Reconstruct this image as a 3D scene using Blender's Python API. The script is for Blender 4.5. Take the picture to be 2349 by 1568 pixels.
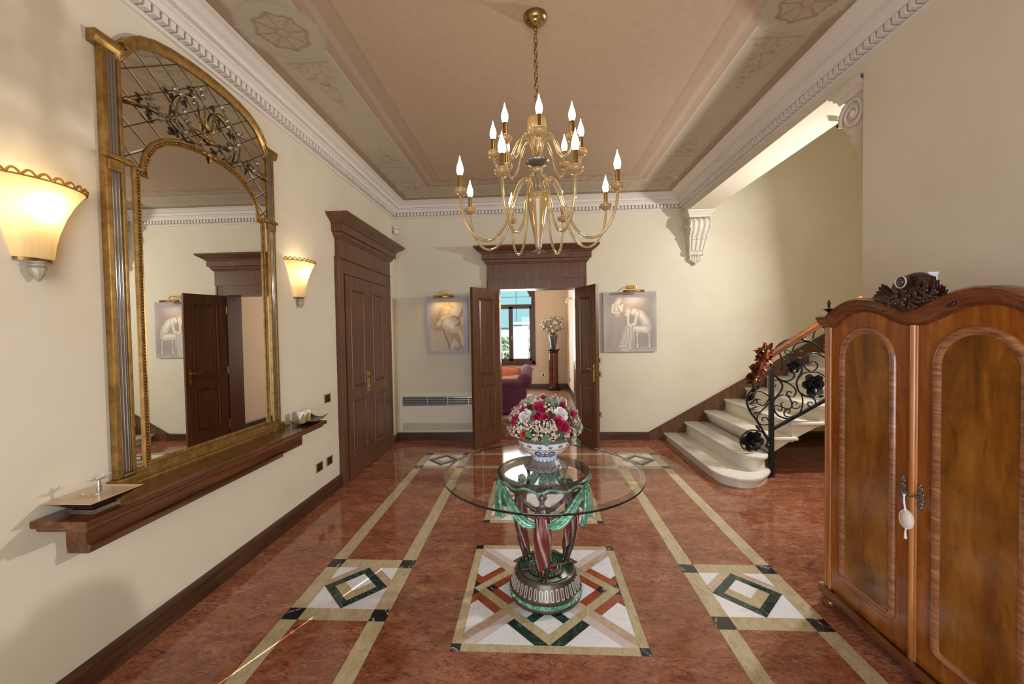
import bpy, bmesh, math, random
import numpy as np
from mathutils import Vector, Matrix
PI = math.pi
random.seed(7)
rng = np.random.default_rng(7)
SC = bpy.context.scene
for _o in list(bpy.data.objects):
    bpy.data.objects.remove(_o)
COL = SC.collection

# ------------------------------------------------------------------ camera
F_PX, YAW, PITCH, ROLL = 919.08, -0.054008, -0.024817, -0.016363
cam_d = bpy.data.cameras.new('camera')
cam = bpy.data.objects.new('camera', cam_d)
COL.objects.link(cam)
cam_d.sensor_fit = 'HORIZONTAL'
cam_d.sensor_width = 36.0
cam_d.lens = 36.0 * F_PX / 2349.0
cam_d.clip_start = 0.05
_fw = Vector((math.sin(YAW) * math.cos(PITCH), math.cos(YAW) * math.cos(PITCH), math.sin(PITCH)))
_r = Vector((math.cos(YAW), -math.sin(YAW), 0))
_u = _r.cross(_fw)
_r2 = math.cos(ROLL) * _r + math.sin(ROLL) * _u
_u2 = -math.sin(ROLL) * _r + math.cos(ROLL) * _u
cam.matrix_world = Matrix(((_r2.x, _u2.x, -_fw.x, 0), (_r2.y, _u2.y, -_fw.y, 0), (_r2.z, _u2.z, -_fw.z, 1.5), (0, 0, 0, 1)))
SC.camera = cam

# ------------------------------------------------------------------ world, lights, exposure
SC.view_settings.view_transform = 'Standard'
SC.view_settings.look = 'None'
SC.view_settings.exposure = -0.15
SC.view_settings.gamma = 1.0
SC.view_settings.use_curve_mapping = False
SC.cycles.use_denoising = True
SC.cycles.caustics_reflective = False
SC.cycles.caustics_refractive = False
SC.cycles.sample_clamp_indirect = 6.0
SC.cycles.max_bounces = 10
SC.cycles.diffuse_bounces = 5
SC.cycles.transparent_max_bounces = 16
W = bpy.data.worlds.new('sky')
SC.world = W
W.use_nodes = True
_bg = W.node_tree.nodes['Background']
_bg.inputs[0].default_value = (0.75, 0.87, 1.0, 1)
_bg.inputs[1].default_value = 1.0


def area_light(name, loc, target, sx, sy, power, color):
    d = bpy.data.lights.new(name, 'AREA')
    d.shape = 'RECTANGLE'
    d.size, d.size_y = sx, sy
    d.energy = power
    d.color = color
    o = bpy.data.objects.new(name, d)
    o.location = loc
    o.rotation_euler = (Vector(target) - Vector(loc)).to_track_quat('-Z', 'Y').to_euler()
    COL.objects.link(o)
    return o


def point_light(name, loc, power, color, rad=0.02):
    d = bpy.data.lights.new(name, 'POINT')
    d.energy, d.color, d.shadow_soft_size = power, color, rad
    o = bpy.data.objects.new(name, d)
    o.location = loc
    COL.objects.link(o)
    return o


area_light('entrance_daylight', (-0.1, -2.15, 1.3), (0.0, 3.0, 1.0), 3.0, 2.3, 132, (0.82, 0.92, 1.0))
area_light('stairwell_strobe', (3.6, 3.75, 2.4), (-1.9, 2.9, 1.7), 0.14, 0.14, 98, (1.0, 0.98, 0.96))  # unseen flash strobe in the stairwell, inferred from the cast shadows
area_light('living_room_daylight', (-0.6, 10.45, 1.6), (-0.3, 6.0, 0.9), 1.3, 1.8, 70, (0.95, 0.98, 1.0))
area_light('living_room_lamp', (-1.6, 7.6, 2.9), (0.2, 9.6, 0.6), 1.2, 1.2, 45, (1.0, 0.9, 0.78))
sun_d = bpy.data.lights.new('sun', 'SUN')
sun_d.energy = 9
sun_d.angle = 0.002
sun_d.color = (1.0, 0.95, 0.86)
sun = bpy.data.objects.new('sun', sun_d)
_sd = Vector((0.415, 0.91, -math.tan(math.radians(40))))
sun.rotation_euler = _sd.to_track_quat('-Z', 'Y').to_euler()
COL.objects.link(sun)

# ------------------------------------------------------------------ helpers


class MB:
    """collects faces for one mesh"""

    def __init__(self, T=None):
        self.v, self.f, self.T = [], [], T

    def add(self, vs, fs):
        n = len(self.v)
        if self.T:
            vs = [self.T(*p) for p in vs]
        self.v += [tuple(p) for p in vs]
        self.f += [tuple(i + n for i in q) for q in fs]
        return self

    def box(self, x0, y0, z0, x1, y1, z1):
        return self.add([(x0, y0, z0), (x1, y0, z0), (x1, y1, z0), (x0, y1, z0), (x0, y0, z1), (x1, y0, z1), (x1, y1, z1), (x0, y1, z1)],
                        [(0, 3, 2, 1), (4, 5, 6, 7), (0, 1, 5, 4), (1, 2, 6, 5), (2, 3, 7, 6), (3, 0, 4, 7)])

    def prism(self, poly, axis, a0, a1):
        n = len(poly)

        def mk(p, a):
            if axis == 'z':
                return (p[0], p[1], a)
            if axis == 'y':
                return (p[0], a, p[1])
            return (a, p[0], p[1])
        vs = [mk(p, a0) for p in poly] + [mk(p, a1) for p in poly]
        fs = [tuple(range(n))[::-1], tuple(range(n, 2 * n))] + [(i, (i + 1) % n, n + (i + 1) % n, n + i) for i in range(n)]
        return self.add(vs, fs)

    def lathe(self, prof, c=(0, 0, 0), seg=24, a0=0.0, a1=2 * PI, rmod=None, caps=True):
        full = abs(a1 - a0 - 2 * PI) < 1e-6
        na = seg if full else seg + 1
        vs = []
        for (r, z) in prof:
            for i in range(na):
                a = a0 + (a1 - a0) * i / seg
                rr = r * (rmod(a, z) if rmod else 1)
                vs.append((c[0] + rr * math.cos(a), c[1] + rr * math.sin(a), c[2] + z))
        fs = []
        for j in range(len(prof) - 1):
            for i in range(seg):
                k = (i + 1) % na
                fs.append((j * na + i, j * na + k, (j + 1) * na + k, (j + 1) * na + i))
        if full and caps:
            if prof[0][0] > 1e-5:
                fs.append(tuple(range(na))[::-1])
            if prof[-1][0] > 1e-5:
                fs.append(tuple(range((len(prof) - 1) * na, len(prof) * na)))
        return self.add(vs, fs)

    def tube(self, pts, r, seg=8, closed=False, caps=True, flat=1.0, up=None):
        pts = [Vector(p) for p in pts]
        n = len(pts)
        rs = r if isinstance(r, (list, tuple)) else [r] * n
        prev = None
        vs = []
        for i in range(n):
            if closed:
                t = pts[(i + 1) % n] - pts[i - 1]
            else:
                t = pts[min(i + 1, n - 1)] - pts[max(i - 1, 0)]
            if t.length < 1e-9:
                t = Vector((0, 0, 1))
            t.normalize()
            if prev is None:
                ref = Vector(up) if up else (Vector((0, 0, 1)) if abs(t.z) < 0.9 else Vector((1, 0, 0)))
                a = (ref - t * ref.dot(t)).normalized()
            else:
                a = prev - t * prev.dot(t)
                a = a.normalized() if a.length > 1e-6 else prev
            prev = a
            b = t.cross(a)
            for k in range(seg):
                an = 2 * PI * k / seg
                vs.append(pts[i] + a * math.cos(an) * rs[i] + b * math.sin(an) * rs[i] * flat)
        fs = []
        for i in range(n if closed else n - 1):
            j = (i + 1) % n
            for k in range(seg):
                m = (k + 1) % seg
                fs.append((i * seg + k, i * seg + m, j * seg + m, j * seg + k))
        if caps and not closed:
            fs.append(tuple(range(seg))[::-1])
            fs.append(tuple(range((n - 1) * seg, n * seg)))
        return self.add(vs, fs)

    def ball(self, c, rx, ry=None, rz=None, seg=12, rings=8):
        ry = rx if ry is None else ry
        rz = rx if rz is None else rz
        vs = [(c[0], c[1], c[2] - rz)]
        for j in range(1, rings):
            ph = -PI / 2 + PI * j / rings
            for i in range(seg):
                a = 2 * PI * i / seg
                vs.append((c[0] + rx * math.cos(ph) * math.cos(a), c[1] + ry * math.cos(ph) * math.sin(a), c[2] + rz * math.sin(ph)))
        vs.append((c[0], c[1], c[2] + rz))
        fs = [(0, 1 + (i + 1) % seg, 1 + i) for i in range(seg)]
        for j in range(rings - 2):
            for i in range(seg):
                k = (i + 1) % seg
                a = 1 + j * seg
                fs.append((a + i, a + k, a + seg + k, a + seg + i))
        b = 1 + (rings - 2) * seg
        fs += [(b + i, b + (i + 1) % seg, len(vs) - 1) for i in range(seg)]
        return self.add(vs, fs)

    def rings(self, path, prof, mapf, side=1):
        """mitred offsets of a 2D path: returns rows of 3D points"""
        P = [Vector((p[0], p[1])) for p in path]
        n = len(P)
        rows = []
        for i in range(n):
            t0 = (P[i] - P[i - 1]).normalized() if i > 0 else None
            t1 = (P[i + 1] - P[i]).normalized() if i < n - 1 else None
            t0 = t0 or t1
            t1 = t1 or t0
            n0 = Vector((-t0.y, t0.x)) * side
            n1 = Vector((-t1.y, t1.x)) * side
            m = n0 + n1
            m = m / max(0.25, m.dot(n0)) if m.length > 1e-6 else n0
            rows.append([mapf(P[i].x + m.x * o, P[i].y + m.y * o, d) for (o, d) in prof])
        return rows

    def sweep(self, path, prof, mapf, side=1, closed_prof=True, caps=True):
        rows = self.rings(path, prof, mapf, side)
        k = len(prof)
        vs = [p for row in rows for p in row]
        fs = []
        for i in range(len(rows) - 1):
            for j in range(k if closed_prof else k - 1):
                m = (j + 1) % k
                fs.append((i * k + j, i * k + m, (i + 1) * k + m, (i + 1) * k + j))
        if caps and closed_prof:
            fs.append(tuple(range(k))[::-1])
            fs.append(tuple(range((len(rows) - 1) * k, len(rows) * k)))
        return self.add(vs, fs)

    def leaf(self, base, d, n, L, wd, curl=0.2, cup=0.15, rows=4, rnd=False):
        """a pointed cupped leaf or petal"""
        b, d, n = Vector(base), Vector(d).normalized(), Vector(n)
        n = (n - d * n.dot(d))
        n = n.normalized() if n.length > 1e-6 else d.orthogonal().normalized()
        s = d.cross(n)
        vs = []
        for i in range(rows + 1):
            t = i / rows
            w = wd * 0.5 * (math.sin(PI * (0.14 + 0.68 * t)) if rnd else math.sin(PI * min(1, 0.12 + 0.88 * t)) ** 0.8)
            c = b + d * (L * t) + n * (curl * L * t * t)
            vs += [c - s * w + n * (cup * w), c, c + s * w + n * (cup * w)]
        fs = []
        for i in range(rows):
            a = i * 3
            fs += [(a, a + 1, a + 4, a + 3), (a + 1, a + 2, a + 5, a + 4)]
        return self.add([tuple(v) for v in vs], fs)


def tag(o, label=None, cat=None, group=None, kind=None):
    if label:
        o['label'] = label
    if cat:
        o['category'] = cat
    if group:
        o['group'] = group
    if kind:
        o['kind'] = kind
    return o


def attach(o, parent):
    o.parent = parent
    top = parent.type == 'EMPTY' and parent.parent is None
    o.matrix_parent_inverse = Matrix.Translation(-parent.location) if top else Matrix.Identity(4)


def build(name, mb, mat, parent=None, smooth=None, bevel=0, label=None, normals=True, cols=None):
    me = bpy.data.meshes.new(name)
    me.from_pydata(mb.v, [], mb.f)
    if normals or bevel:
        bm = bmesh.new()
        bm.from_mesh(me)
        if bevel:
            bmesh.ops.remove_doubles(bm, verts=bm.verts, dist=1e-6)
            bmesh.ops.recalc_face_normals(bm, faces=bm.faces)
            ed = [e for e in bm.edges if len(e.link_faces) == 2 and e.calc_face_angle(0) > 0.5]
            bmesh.ops.bevel(bm, geom=ed, offset=bevel, segments=2, profile=0.6, affect='EDGES', clamp_overlap=True)
        bmesh.ops.recalc_face_normals(bm, faces=bm.faces)
        bm.to_mesh(me)
        bm.free()
    if smooth:
        me.polygons.foreach_set('use_smooth', [True] * len(me.polygons))
        me.set_sharp_from_angle(angle=math.radians(smooth))
    if cols is not None:
        at = me.color_attributes.new('Col', 'FLOAT_COLOR', 'POINT')
        at.data.foreach_set('color', np.asarray(cols, dtype=np.float32).ravel())
    me.materials.append(mat)
    o = bpy.data.objects.new(name, me)
    COL.objects.link(o)
    if parent is not None:
        attach(o, parent)
    if label:
        o['label'] = label
    return o


def empty(name, loc, label=None, cat=None, group=None, kind=None):
    o = bpy.data.objects.new(name, None)
    o.location = loc
    o.empty_display_size = 0.1
    COL.objects.link(o)
    return tag(o, label, cat, group, kind)


def part_empty(name, loc, parent):
    """an empty that is a part and parents sub-parts (its children keep world coordinates)"""
    o = bpy.data.objects.new(name, None)
    o.empty_display_size = 0.05
    COL.objects.link(o)
    attach(o, parent)
    o.location = (0, 0, 0)
    return o


def dup(o, name=None, parent=None):
    c = o.copy()
    COL.objects.link(c)
    if parent is not None:
        c.parent = parent
    for ch in list(o.children):
        dup(ch, None, c)
    return c


def chain(pts, n=6):
    """Catmull-Rom through points"""
    P = [Vector(p) for p in pts]
    out = []
    for i in range(len(P) - 1):
        p0, p1, p2, p3 = P[max(i - 1, 0)], P[i], P[i + 1], P[min(i + 2, len(P) - 1)]
        for k in range(n):
            t = k / n
            out.append(0.5 * ((2 * p1) + (p2 - p0) * t + (2 * p0 - 5 * p1 + 4 * p2 - p3) * t * t + (3 * p1 - p0 - 3 * p2 + p3) * t ** 3))
    out.append(P[-1])
    return out


# ------------------------------------------------------------------ materials


def s2l(c):
    return tuple(((x / 255) / 12.92 if x / 255 <= 0.04045 else ((x / 255 + 0.055) / 1.055) ** 2.4) for x in c)


class NT:
    def __init__(self, name):
        self.m = bpy.data.materials.new(name)
        self.m.use_nodes = True
        self.t = self.m.node_tree
        self.b = self.t.nodes['Principled BSDF']
        self.out = self.t.nodes['Material Output']

    def n(self, typ, **kw):
        nd = self.t.nodes.new(typ)
        for k, v in kw.items():
            if k.startswith('i_'):
                nd.inputs[k[2:].replace('_', ' ')].default_value = v
            else:
                setattr(nd, k, v)
        return nd

    def l(self, a, b):
        self.t.links.new(a, b)

    def coords(self, scale=(1, 1, 1), rand=0.0, rot=(0, 0, 0)):
        tc = self.n('ShaderNodeTexCoord')
        mp = self.n('ShaderNodeMapping')
        mp.inputs['Scale'].default_value = scale
        mp.inputs['Rotation'].default_value = rot
        src = tc.outputs['Object']
        if rand:
            oi = self.n('ShaderNodeObjectInfo')
            ml = self.n('ShaderNodeVectorMath', operation='MULTIPLY_ADD')
            ml.inputs[1].default_value = (rand, rand * 1.7, rand * 0.6)
            self.l(oi.outputs['Random'], ml.inputs[0])
            self.l(src, ml.inputs[2])
            src = ml.outputs[0]
        self.l(src, mp.inputs[0])
        return mp.outputs[0]

    def noise(self, vec, scale, detail=4, rough=0.55, dist=0.0):
        nd = self.n('ShaderNodeTexNoise')
        nd.inputs['Scale'].default_value = scale
        nd.inputs['Detail'].default_value = detail
        nd.inputs['Roughness'].default_value = rough
        nd.inputs['Distortion'].default_value = dist
        self.l(vec, nd.inputs['Vector'])
        return nd.outputs['Fac']

    def ramp(self, fac, stops, interp='LINEAR'):
        nd = self.n('ShaderNodeValToRGB')
        cr = nd.color_ramp
        cr.interpolation = interp
        while len(cr.elements) < len(stops):
            cr.elements.new(0.5)
        for e, (p, c) in zip(cr.elements, stops):
            e.position = p
            e.color = (*c[:3], 1) if not isinstance(c, (int, float)) else (c, c, c, 1)
        self.l(fac, nd.inputs[0])
        return nd.outputs[0]

    def mix(self, fac, a, b, typ='MIX'):
        nd = self.n('ShaderNodeMix', data_type='RGBA', blend_type=typ)
        for s, v in ((0, fac), (6, a), (7, b)):
            if isinstance(v, (int, float)):
                nd.inputs[s].default_value = v
            elif isinstance(v, tuple):
                nd.inputs[s].default_value = (*v[:3], 1)
            else:
                self.l(v, nd.inputs[s])
        return nd.outputs[2]

    def vary(self, c, lo, hi):
        oi = self.n('ShaderNodeObjectInfo')
        mr = self.n('ShaderNodeMapRange')
        mr.inputs['To Min'].default_value, mr.inputs['To Max'].default_value = lo, hi
        self.l(oi.outputs['Random'], mr.inputs['Value'])
        hs = self.n('ShaderNodeHueSaturation')
        self.l(mr.outputs[0], hs.inputs['Value'])
        self.l(c, hs.inputs['Color'])
        return hs.outputs[0]

    def bump(self, h, strength=0.2, dist=0.01):
        nd = self.n('ShaderNodeBump')
        nd.inputs['Strength'].default_value = strength
        nd.inputs['Distance'].default_value = dist
        self.l(h, nd.inputs['Height'])
        self.l(nd.outputs[0], self.b.inputs['Normal'])

    def base(self, c):
        if isinstance(c, tuple):
            self.b.inputs['Base Color'].default_value = (*c[:3], 1)
        else:
            self.l(c, self.b.inputs['Base Color'])
        return self

    def set(self, **kw):
        for k, v in kw.items():
            self.b.inputs[k.replace('_', ' ')].default_value = v
        return self


def plain(name, c, rough=0.5, metal=0.0, var=0.0, scale=20, **kw):
    m = NT(name)
    c = s2l(c)
    if var:
        f = m.noise(m.coords(), scale, 3)
        m.base(m.mix(f, tuple(x * (1 - var) for x in c), tuple(min(1, x * (1 + var)) for x in c)))
    else:
        m.base(c)
    m.set(Roughness=rough, Metallic=metal)
    m.set(**kw)
    return m.m


def wood(name, dark, mid, light, scale=(30, 30, 2.2), rough=0.35, coat=0.0, figure=0.0, rot=(0, 0, 0)):
    m = NT(name)
    v = m.coords(scale, rand=3.0, rot=rot)
    f = m.noise(v, 1.0, 6, 0.6, 0.6)
    c = m.ramp(f, [(0.28, s2l(dark)), (0.5, s2l(mid)), (0.72, s2l(light))])
    if figure:
        f2 = m.noise(m.coords((3.5, 3.5, 1.8), rand=5.0), 1.6, 5, 0.6, 1.2)
        c = m.mix(m.ramp(f2, [(0.35, 1.0), (0.62, 0.0)]), c, m.mix(0.55, c, s2l(dark)))
        f5 = m.noise(m.coords((7, 7, 2.6), rand=11.0), 1.5, 6, 0.7, 2.0)
        c = m.mix(m.ramp(f5, [(0.58, 0.0), (0.74, 0.75)]), c, tuple(x * 0.45 for x in s2l(dark)))
        f3 = m.noise(m.coords((9, 9, 60), rand=5.0), 1.0, 3, 0.6, 0.3)
        c = m.mix(m.ramp(f3, [(0.45, 0.0), (0.75, figure)]), c, s2l(light))
    m.base(c).set(Roughness=rough, Coat_Weight=coat, Coat_Roughness=0.12)
    m.bump(f, 0.05, 0.002)
    return m.m


def marble(name, base, alt, vein, scale=3.0, veinw=0.03, rough=0.07, vein_amt=1.0, stretch=(1, 1, 1), rot=(0, 0, 0.5)):
    m = NT(name)
    v = m.coords(stretch, rand=9.0, rot=rot)
    f = m.noise(v, scale, 6, 0.6, 0.8)
    c = m.ramp(f, [(0.3, s2l(base)), (0.7, s2l(alt))])
    f2 = m.noise(v, scale * 0.8, 5, 0.6, 1.6)
    w = m.ramp(f2, [(0.5 - veinw, 0.0), (0.5, vein_amt), (0.5 + veinw, 0.0)])
    c = m.mix(w, c, s2l(vein))
    m.base(m.vary(c, 0.92, 1.06)).set(Roughness=rough, Specular_IOR_Level=0.5)
    return m.m


M = {}
# walls: pale cream plaster with soft mottling
m = NT('plaster_wall')
f = m.noise(m.coords(), 1.3, 5, 0.6)
f2 = m.noise(m.coords(), 60, 2, 0.5)
m.base(m.mix(m.ramp(f, [(0.35, 0.0), (0.7, 1.0)]), s2l((223, 214, 192)), s2l((215, 204, 180)))).set(Roughness=0.85)
m.bump(f2, 0.05, 0.002)
M['wall'] = m.m
M['wall_pink'] = plain('living_room_plaster', (226, 206, 180), 0.85, var=0.03, scale=2)
M['stucco'] = plain('white_stucco', (222, 214, 204), 0.7, var=0.03, scale=6)
M['finial'] = plain('aged_silver_leaf', (176, 164, 146), 0.5, 0.3, var=0.2, scale=60)
M['corbel'] = plain('aged_stucco', (216, 206, 190), 0.7, var=0.10, scale=25)
# ceiling fresco: colours from the painted attribute, worn by noise
m = NT('fresco')
a = m.n('ShaderNodeAttribute', attribute_name='Col')
f = m.noise(m.coords(), 2.2, 7, 0.65, 0.4)
f2 = m.noise(m.coords(), 26, 4, 0.6)
c = m.mix(m.ramp(f, [(0.3, 0.0), (0.75, 0.5)]), a.outputs['Color'], m.mix(0.45, a.outputs['Color'], s2l((198, 176, 152))))
c = m.mix(m.ramp(f2, [(0.4, 0.0), (0.8, 0.16)]), c, s2l((150, 112, 82)))
m.base(c).set(Roughness=0.9)
M['fresco'] = m.m
# painted surfaces (pictures, bowl)
m = NT('painted_canvas')
a = m.n('ShaderNodeAttribute', attribute_name='Col')
f = m.noise(m.coords(), 40, 4, 0.6)
m.base(m.mix(m.ramp(f, [(0.4, 0.0), (0.9, 0.2)]), a.outputs['Color'], s2l((150, 136, 124)))).set(Roughness=0.75)
M['canvas'] = m.m
m = NT('glazed_majolica')
a = m.n('ShaderNodeAttribute', attribute_name='Col')
m.base(a.outputs['Color']).set(Roughness=0.12)
M['majolica'] = m.m
# floor marbles
m = NT('red_marble')
v = m.coords((1.0, 1.9, 1), rand=7.0)
vd = m.n('ShaderNodeVectorMath', operation='MULTIPLY_ADD')
nz = m.n('ShaderNodeTexNoise')
nz.inputs['Scale'].default_value = 7
nz.inputs['Detail'].default_value = 4
m.l(v, nz.inputs['Vector'])
vd.inputs[1].default_value = (0.16, 0.16, 0)
m.l(nz.outputs['Color'], vd.inputs[0])
m.l(v, vd.inputs[2])
vo = m.n('ShaderNodeTexVoronoi', feature='DISTANCE_TO_EDGE')
vo.inputs['Scale'].default_value = 20
m.l(vd.outputs[0], vo.inputs['Vector'])
f = m.noise(v, 4.5, 6, 0.65, 0.5)
c = m.ramp(f, [(0.3, s2l((128, 74, 50))), (0.55, s2l((164, 104, 76))), (0.75, s2l((190, 136, 106)))])
f3 = m.noise(v, 9, 4, 0.6, 0.8)
wv = m.n('ShaderNodeMath', operation='MULTIPLY')
m.l(m.ramp(vo.outputs['Distance'], [(0.0, 1.0), (0.09, 0.0)]), wv.inputs[0])
m.l(m.ramp(f3, [(0.42, 0.0), (0.6, 0.75)]), wv.inputs[1])
c = m.mix(wv.outputs[0], c, s2l((84, 44, 32)))
vm = m.coords((17, 40, 1), rand=40.0)
f4 = m.noise(vm, 1.0, 3, 0.6, 1.4)
c = m.mix(m.ramp(f4, [(0.52, 0.0), (0.66, 0.6)]), c, s2l((92, 48, 36)))
c = m.mix(m.ramp(f4, [(0.28, 0.45), (0.42, 0.0)]), c, s2l((198, 148, 122)))
m.base(m.vary(c, 0.9, 1.06)).set(Roughness=0.09, Specular_IOR_Level=0.5)
M['red'] = m.m
M['yellow'] = marble('yellow_marble', (186, 168, 128), (206, 192, 158), (150, 130, 96), 9, 0.02, 0.09, 0.7, (3.0, 1, 1))
M['white_m'] = marble('white_marble', (244, 245, 250), (236, 237, 242), (200, 200, 206), 3, 0.015, 0.09, 0.4)
M['black_m'] = marble('black_marble', (26, 28, 36), (40, 42, 50), (225, 225, 230), 4, 0.008, 0.09, 0.9)
M['green_m'] = marble('green_marble', (20, 46, 40), (38, 66, 58), (120, 150, 138), 9, 0.02, 0.09, 0.5)
M['beige_m'] = marble('beige_marble', (186, 158, 134), (205, 180, 158), (228, 210, 190), 14, 0.03, 0.1, 0.6)
M['rose_m'] = marble('pale_rose_marble', (222, 208, 206), (212, 196, 192), (236, 226, 224), 8, 0.03, 0.1, 0.5)
M['brick_m'] = marble('deep_red_marble', (150, 72, 46), (172, 92, 62), (120, 52, 34), 12, 0.03, 0.09, 0.6)
M['grout'] = plain('floor_bed', (92, 60, 48), 0.5)
M['stair_m'] = marble('stair_marble', (238, 234, 224), (230, 224, 210), (206, 196, 178), 2.5, 0.02, 0.16, 0.35)
M['living_floor'] = marble('living_floor_marble', (120, 84, 62), (146, 108, 84), (92, 60, 44), 5, 0.03, 0.14, 0.5)
# woods
M['door'] = wood('door_walnut', (80, 50, 31), (98, 63, 41), (114, 76, 52), (26, 26, 1.8), 0.33)
M['shelf'] = wood('shelf_mahogany', (58, 30, 13), (92, 50, 22), (122, 72, 34), (26, 2.0, 26), 0.22, 0.3)
M['base_wood'] = wood('baseboard_wood', (52, 32, 20), (74, 46, 29), (92, 60, 40), (3, 3, 30), 0.35)
M['ward'] = wood('wardrobe_walnut', (116, 58, 12), (160, 90, 24), (186, 116, 40), (20, 20, 2.0), 0.2, 0.5, 0.1)
M['ward_burl'] = wood('wardrobe_burl', (92, 52, 12), (150, 93, 26), (184, 126, 46), (9, 9, 2.0), 0.2, 0.5, 0.08)
M['ward_dark'] = wood('wardrobe_dark_trim', (72, 36, 16), (108, 58, 26), (138, 80, 38), (24, 5, 24), 0.24, 0.4)
M['ward_bead'] = wood('wardrobe_light_bead', (130, 72, 30), (176, 108, 52), (206, 142, 82), (30, 30, 2.2), 0.25, 0.5)
M['band_in'] = wood('wardrobe_banding', (110, 66, 42), (152, 100, 66), (186, 136, 98), (6, 6, 70), 0.22, 0.5)
M['carved'] = wood('carved_dark_wood', (34, 18, 10), (56, 31, 18), (80, 46, 28), (20, 20, 20), 0.3, 0.3)
M['rail_w'] = wood('handrail_wood', (96, 50, 20), (130, 72, 32), (154, 92, 46), (3, 26, 26), 0.25, 0.5)
M['lion'] = wood('carved_reddish_wood', (96, 42, 18), (146, 74, 36), (186, 110, 66), (16, 16, 16), 0.22, 0.5)
M['win_w'] = wood('window_wood', (58, 34, 26), (82, 52, 40), (104, 70, 56), (26, 26, 2), 0.35)
# metals
m = NT('antique_gold')
f = m.noise(m.coords(), 26, 5, 0.65)
m.base(m.ramp(f, [(0.3, s2l((126, 94, 46))), (0.55, s2l((160, 124, 66))), (0.8, s2l((184, 150, 94)))])).set(Metallic=0.75, Roughness=0.36)
m.bump(f, 0.12, 0.003)
M['gold'] = m.m
M['brass'] = plain('polished_brass', (206, 170, 98), 0.2, 1.0)
M['brass_old'] = plain('aged_brass', (150, 124, 76), 0.3, 1.0, var=0.15, scale=40)
M['iron'] = plain('wrought_iron', (40, 42, 47), 0.3, 0.35, var=0.2, scale=30)
M['bronze_vine'] = plain('dark_bronze', (92, 82, 70), 0.35, 0.8, var=0.25, scale=60)
M['vine_leaf'] = plain('grey_bronze_leaf', (140, 128, 112), 0.35, 0.7, var=0.3, scale=80)
M['vine_stem'] = plain('gilt_bronze_stem', (128, 104, 66), 0.35, 0.75, var=0.25, scale=60)
M['silver'] = plain('old_silver', (134, 130, 122), 0.5, 0.45, var=0.3, scale=50)
M['chrome'] = plain('chrome', (220, 222, 226), 0.08, 1.0)
# glass and mirrors
m = NT('mirror_glass')
m.base((0.84, 0.84, 0.80)).set(Metallic=1.0, Roughness=0.0)
M['mirror'] = m.m
m = NT('smoked_mirror_glass')
m.base((0.76, 0.73, 0.66)).set(Metallic=1.0, Roughness=0.015)
M['mirror_dark'] = m.m
m = NT('glass_rod')
m.base((0.34, 0.32, 0.31)).set(Metallic=0.9, Roughness=0.1)
M['rod'] = m.m


def thin_glass(name, tint, ior=1.5, gloss=1.0):
    m = NT(name)
    tr = m.n('ShaderNodeBsdfTransparent')
    tr.inputs[0].default_value = (*tint, 1)
    gl = m.n('ShaderNodeBsdfGlossy')
    gl.inputs['Roughness'].default_value = 0.0
    gl.inputs[0].default_value = (gloss, gloss, gloss, 1)
    lw_ = m.n('ShaderNodeLayerWeight')
    lw_.inputs[0].default_value = 0.5
    pw = m.n('ShaderNodeMath', operation='POWER')
    pw.inputs[1].default_value = 5.0
    m.l(lw_.outputs['Facing'], pw.inputs[0])
    fr = m.n('ShaderNodeMath', operation='MULTIPLY_ADD')
    f0 = 1.6 * ((ior - 1) / (ior + 1)) ** 2
    fr.inputs[1].default_value = 1 - f0
    fr.inputs[2].default_value = f0
    m.l(pw.outputs[0], fr.inputs[0])
    mx = m.n('ShaderNodeMixShader')
    m.l(fr.outputs[0], mx.inputs[0])
    m.l(tr.outputs[0], mx.inputs[1])
    m.l(gl.outputs[0], mx.inputs[2])
    m.l(mx.outputs[0], m.out.inputs[0])
    return m.m


M['table_glass'] = thin_glass('table_glass', (0.95, 0.97, 0.95), 1.5)
M['bevel_glass'] = thin_glass('bevel_glass', (0.78, 0.84, 0.80), 1.6)
M['edge_glass'] = plain('glass_edge', (20, 32, 28), 0.05, 0.0)
M['window_glass'] = thin_glass('window_glass', (0.96, 0.98, 0.98), 1.3)
M['clear_glass'] = thin_glass('bottle_glass', (0.93, 0.93, 0.9), 1.4)
M['vase_glass'] = thin_glass('smoky_vase_glass', (0.62, 0.60, 0.60), 1.5)
m = NT('amber_glass')
m.base(s2l((222, 184, 124))).set(Roughness=0.08, Transmission_Weight=0.5, IOR=1.45, Coat_Weight=0.4)
M['amber'] = m.m
m = NT('clear_amber_glass')
m.base(s2l((240, 214, 160))).set(Roughness=0.04, Transmission_Weight=0.8, IOR=1.4, Coat_Weight=0.5)
M['amber_clear'] = m.m


def emit(name, c, s):
    m = NT(name)
    e = m.n('ShaderNodeEmission')
    e.inputs[0].default_value = (*c, 1)
    e.inputs[1].default_value = s
    m.l(e.outputs[0], m.out.inputs[0])
    return m.m


M['bulb'] = emit('lit_bulb', (1.0, 0.82, 0.56), 18.0)
m = NT('frosted_shade')
tl = m.n('ShaderNodeBsdfTranslucent')
tl.inputs[0].default_value = (*s2l((255, 232, 180)), 1)
f = m.noise(m.coords((60, 60, 6)), 1.0, 4, 0.6)
m.base(m.ramp(f, [(0.35, s2l((226, 206, 158))), (0.7, s2l((246, 234, 204)))])).set(Roughness=0.3)
mx = m.n('ShaderNodeMixShader')
mx.inputs[0].default_value = 0.6
m.l(m.b.outputs[0], mx.inputs[1])
m.l(tl.outputs[0], mx.inputs[2])
m.l(mx.outputs[0], m.out.inputs[0])
M['shade'] = m.m
m = NT('amber_rim_glass')
m.base(s2l((214, 160, 50))).set(Roughness=0.08, Transmission_Weight=0.5, IOR=1.45)
M['rim_amber'] = m.m
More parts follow.
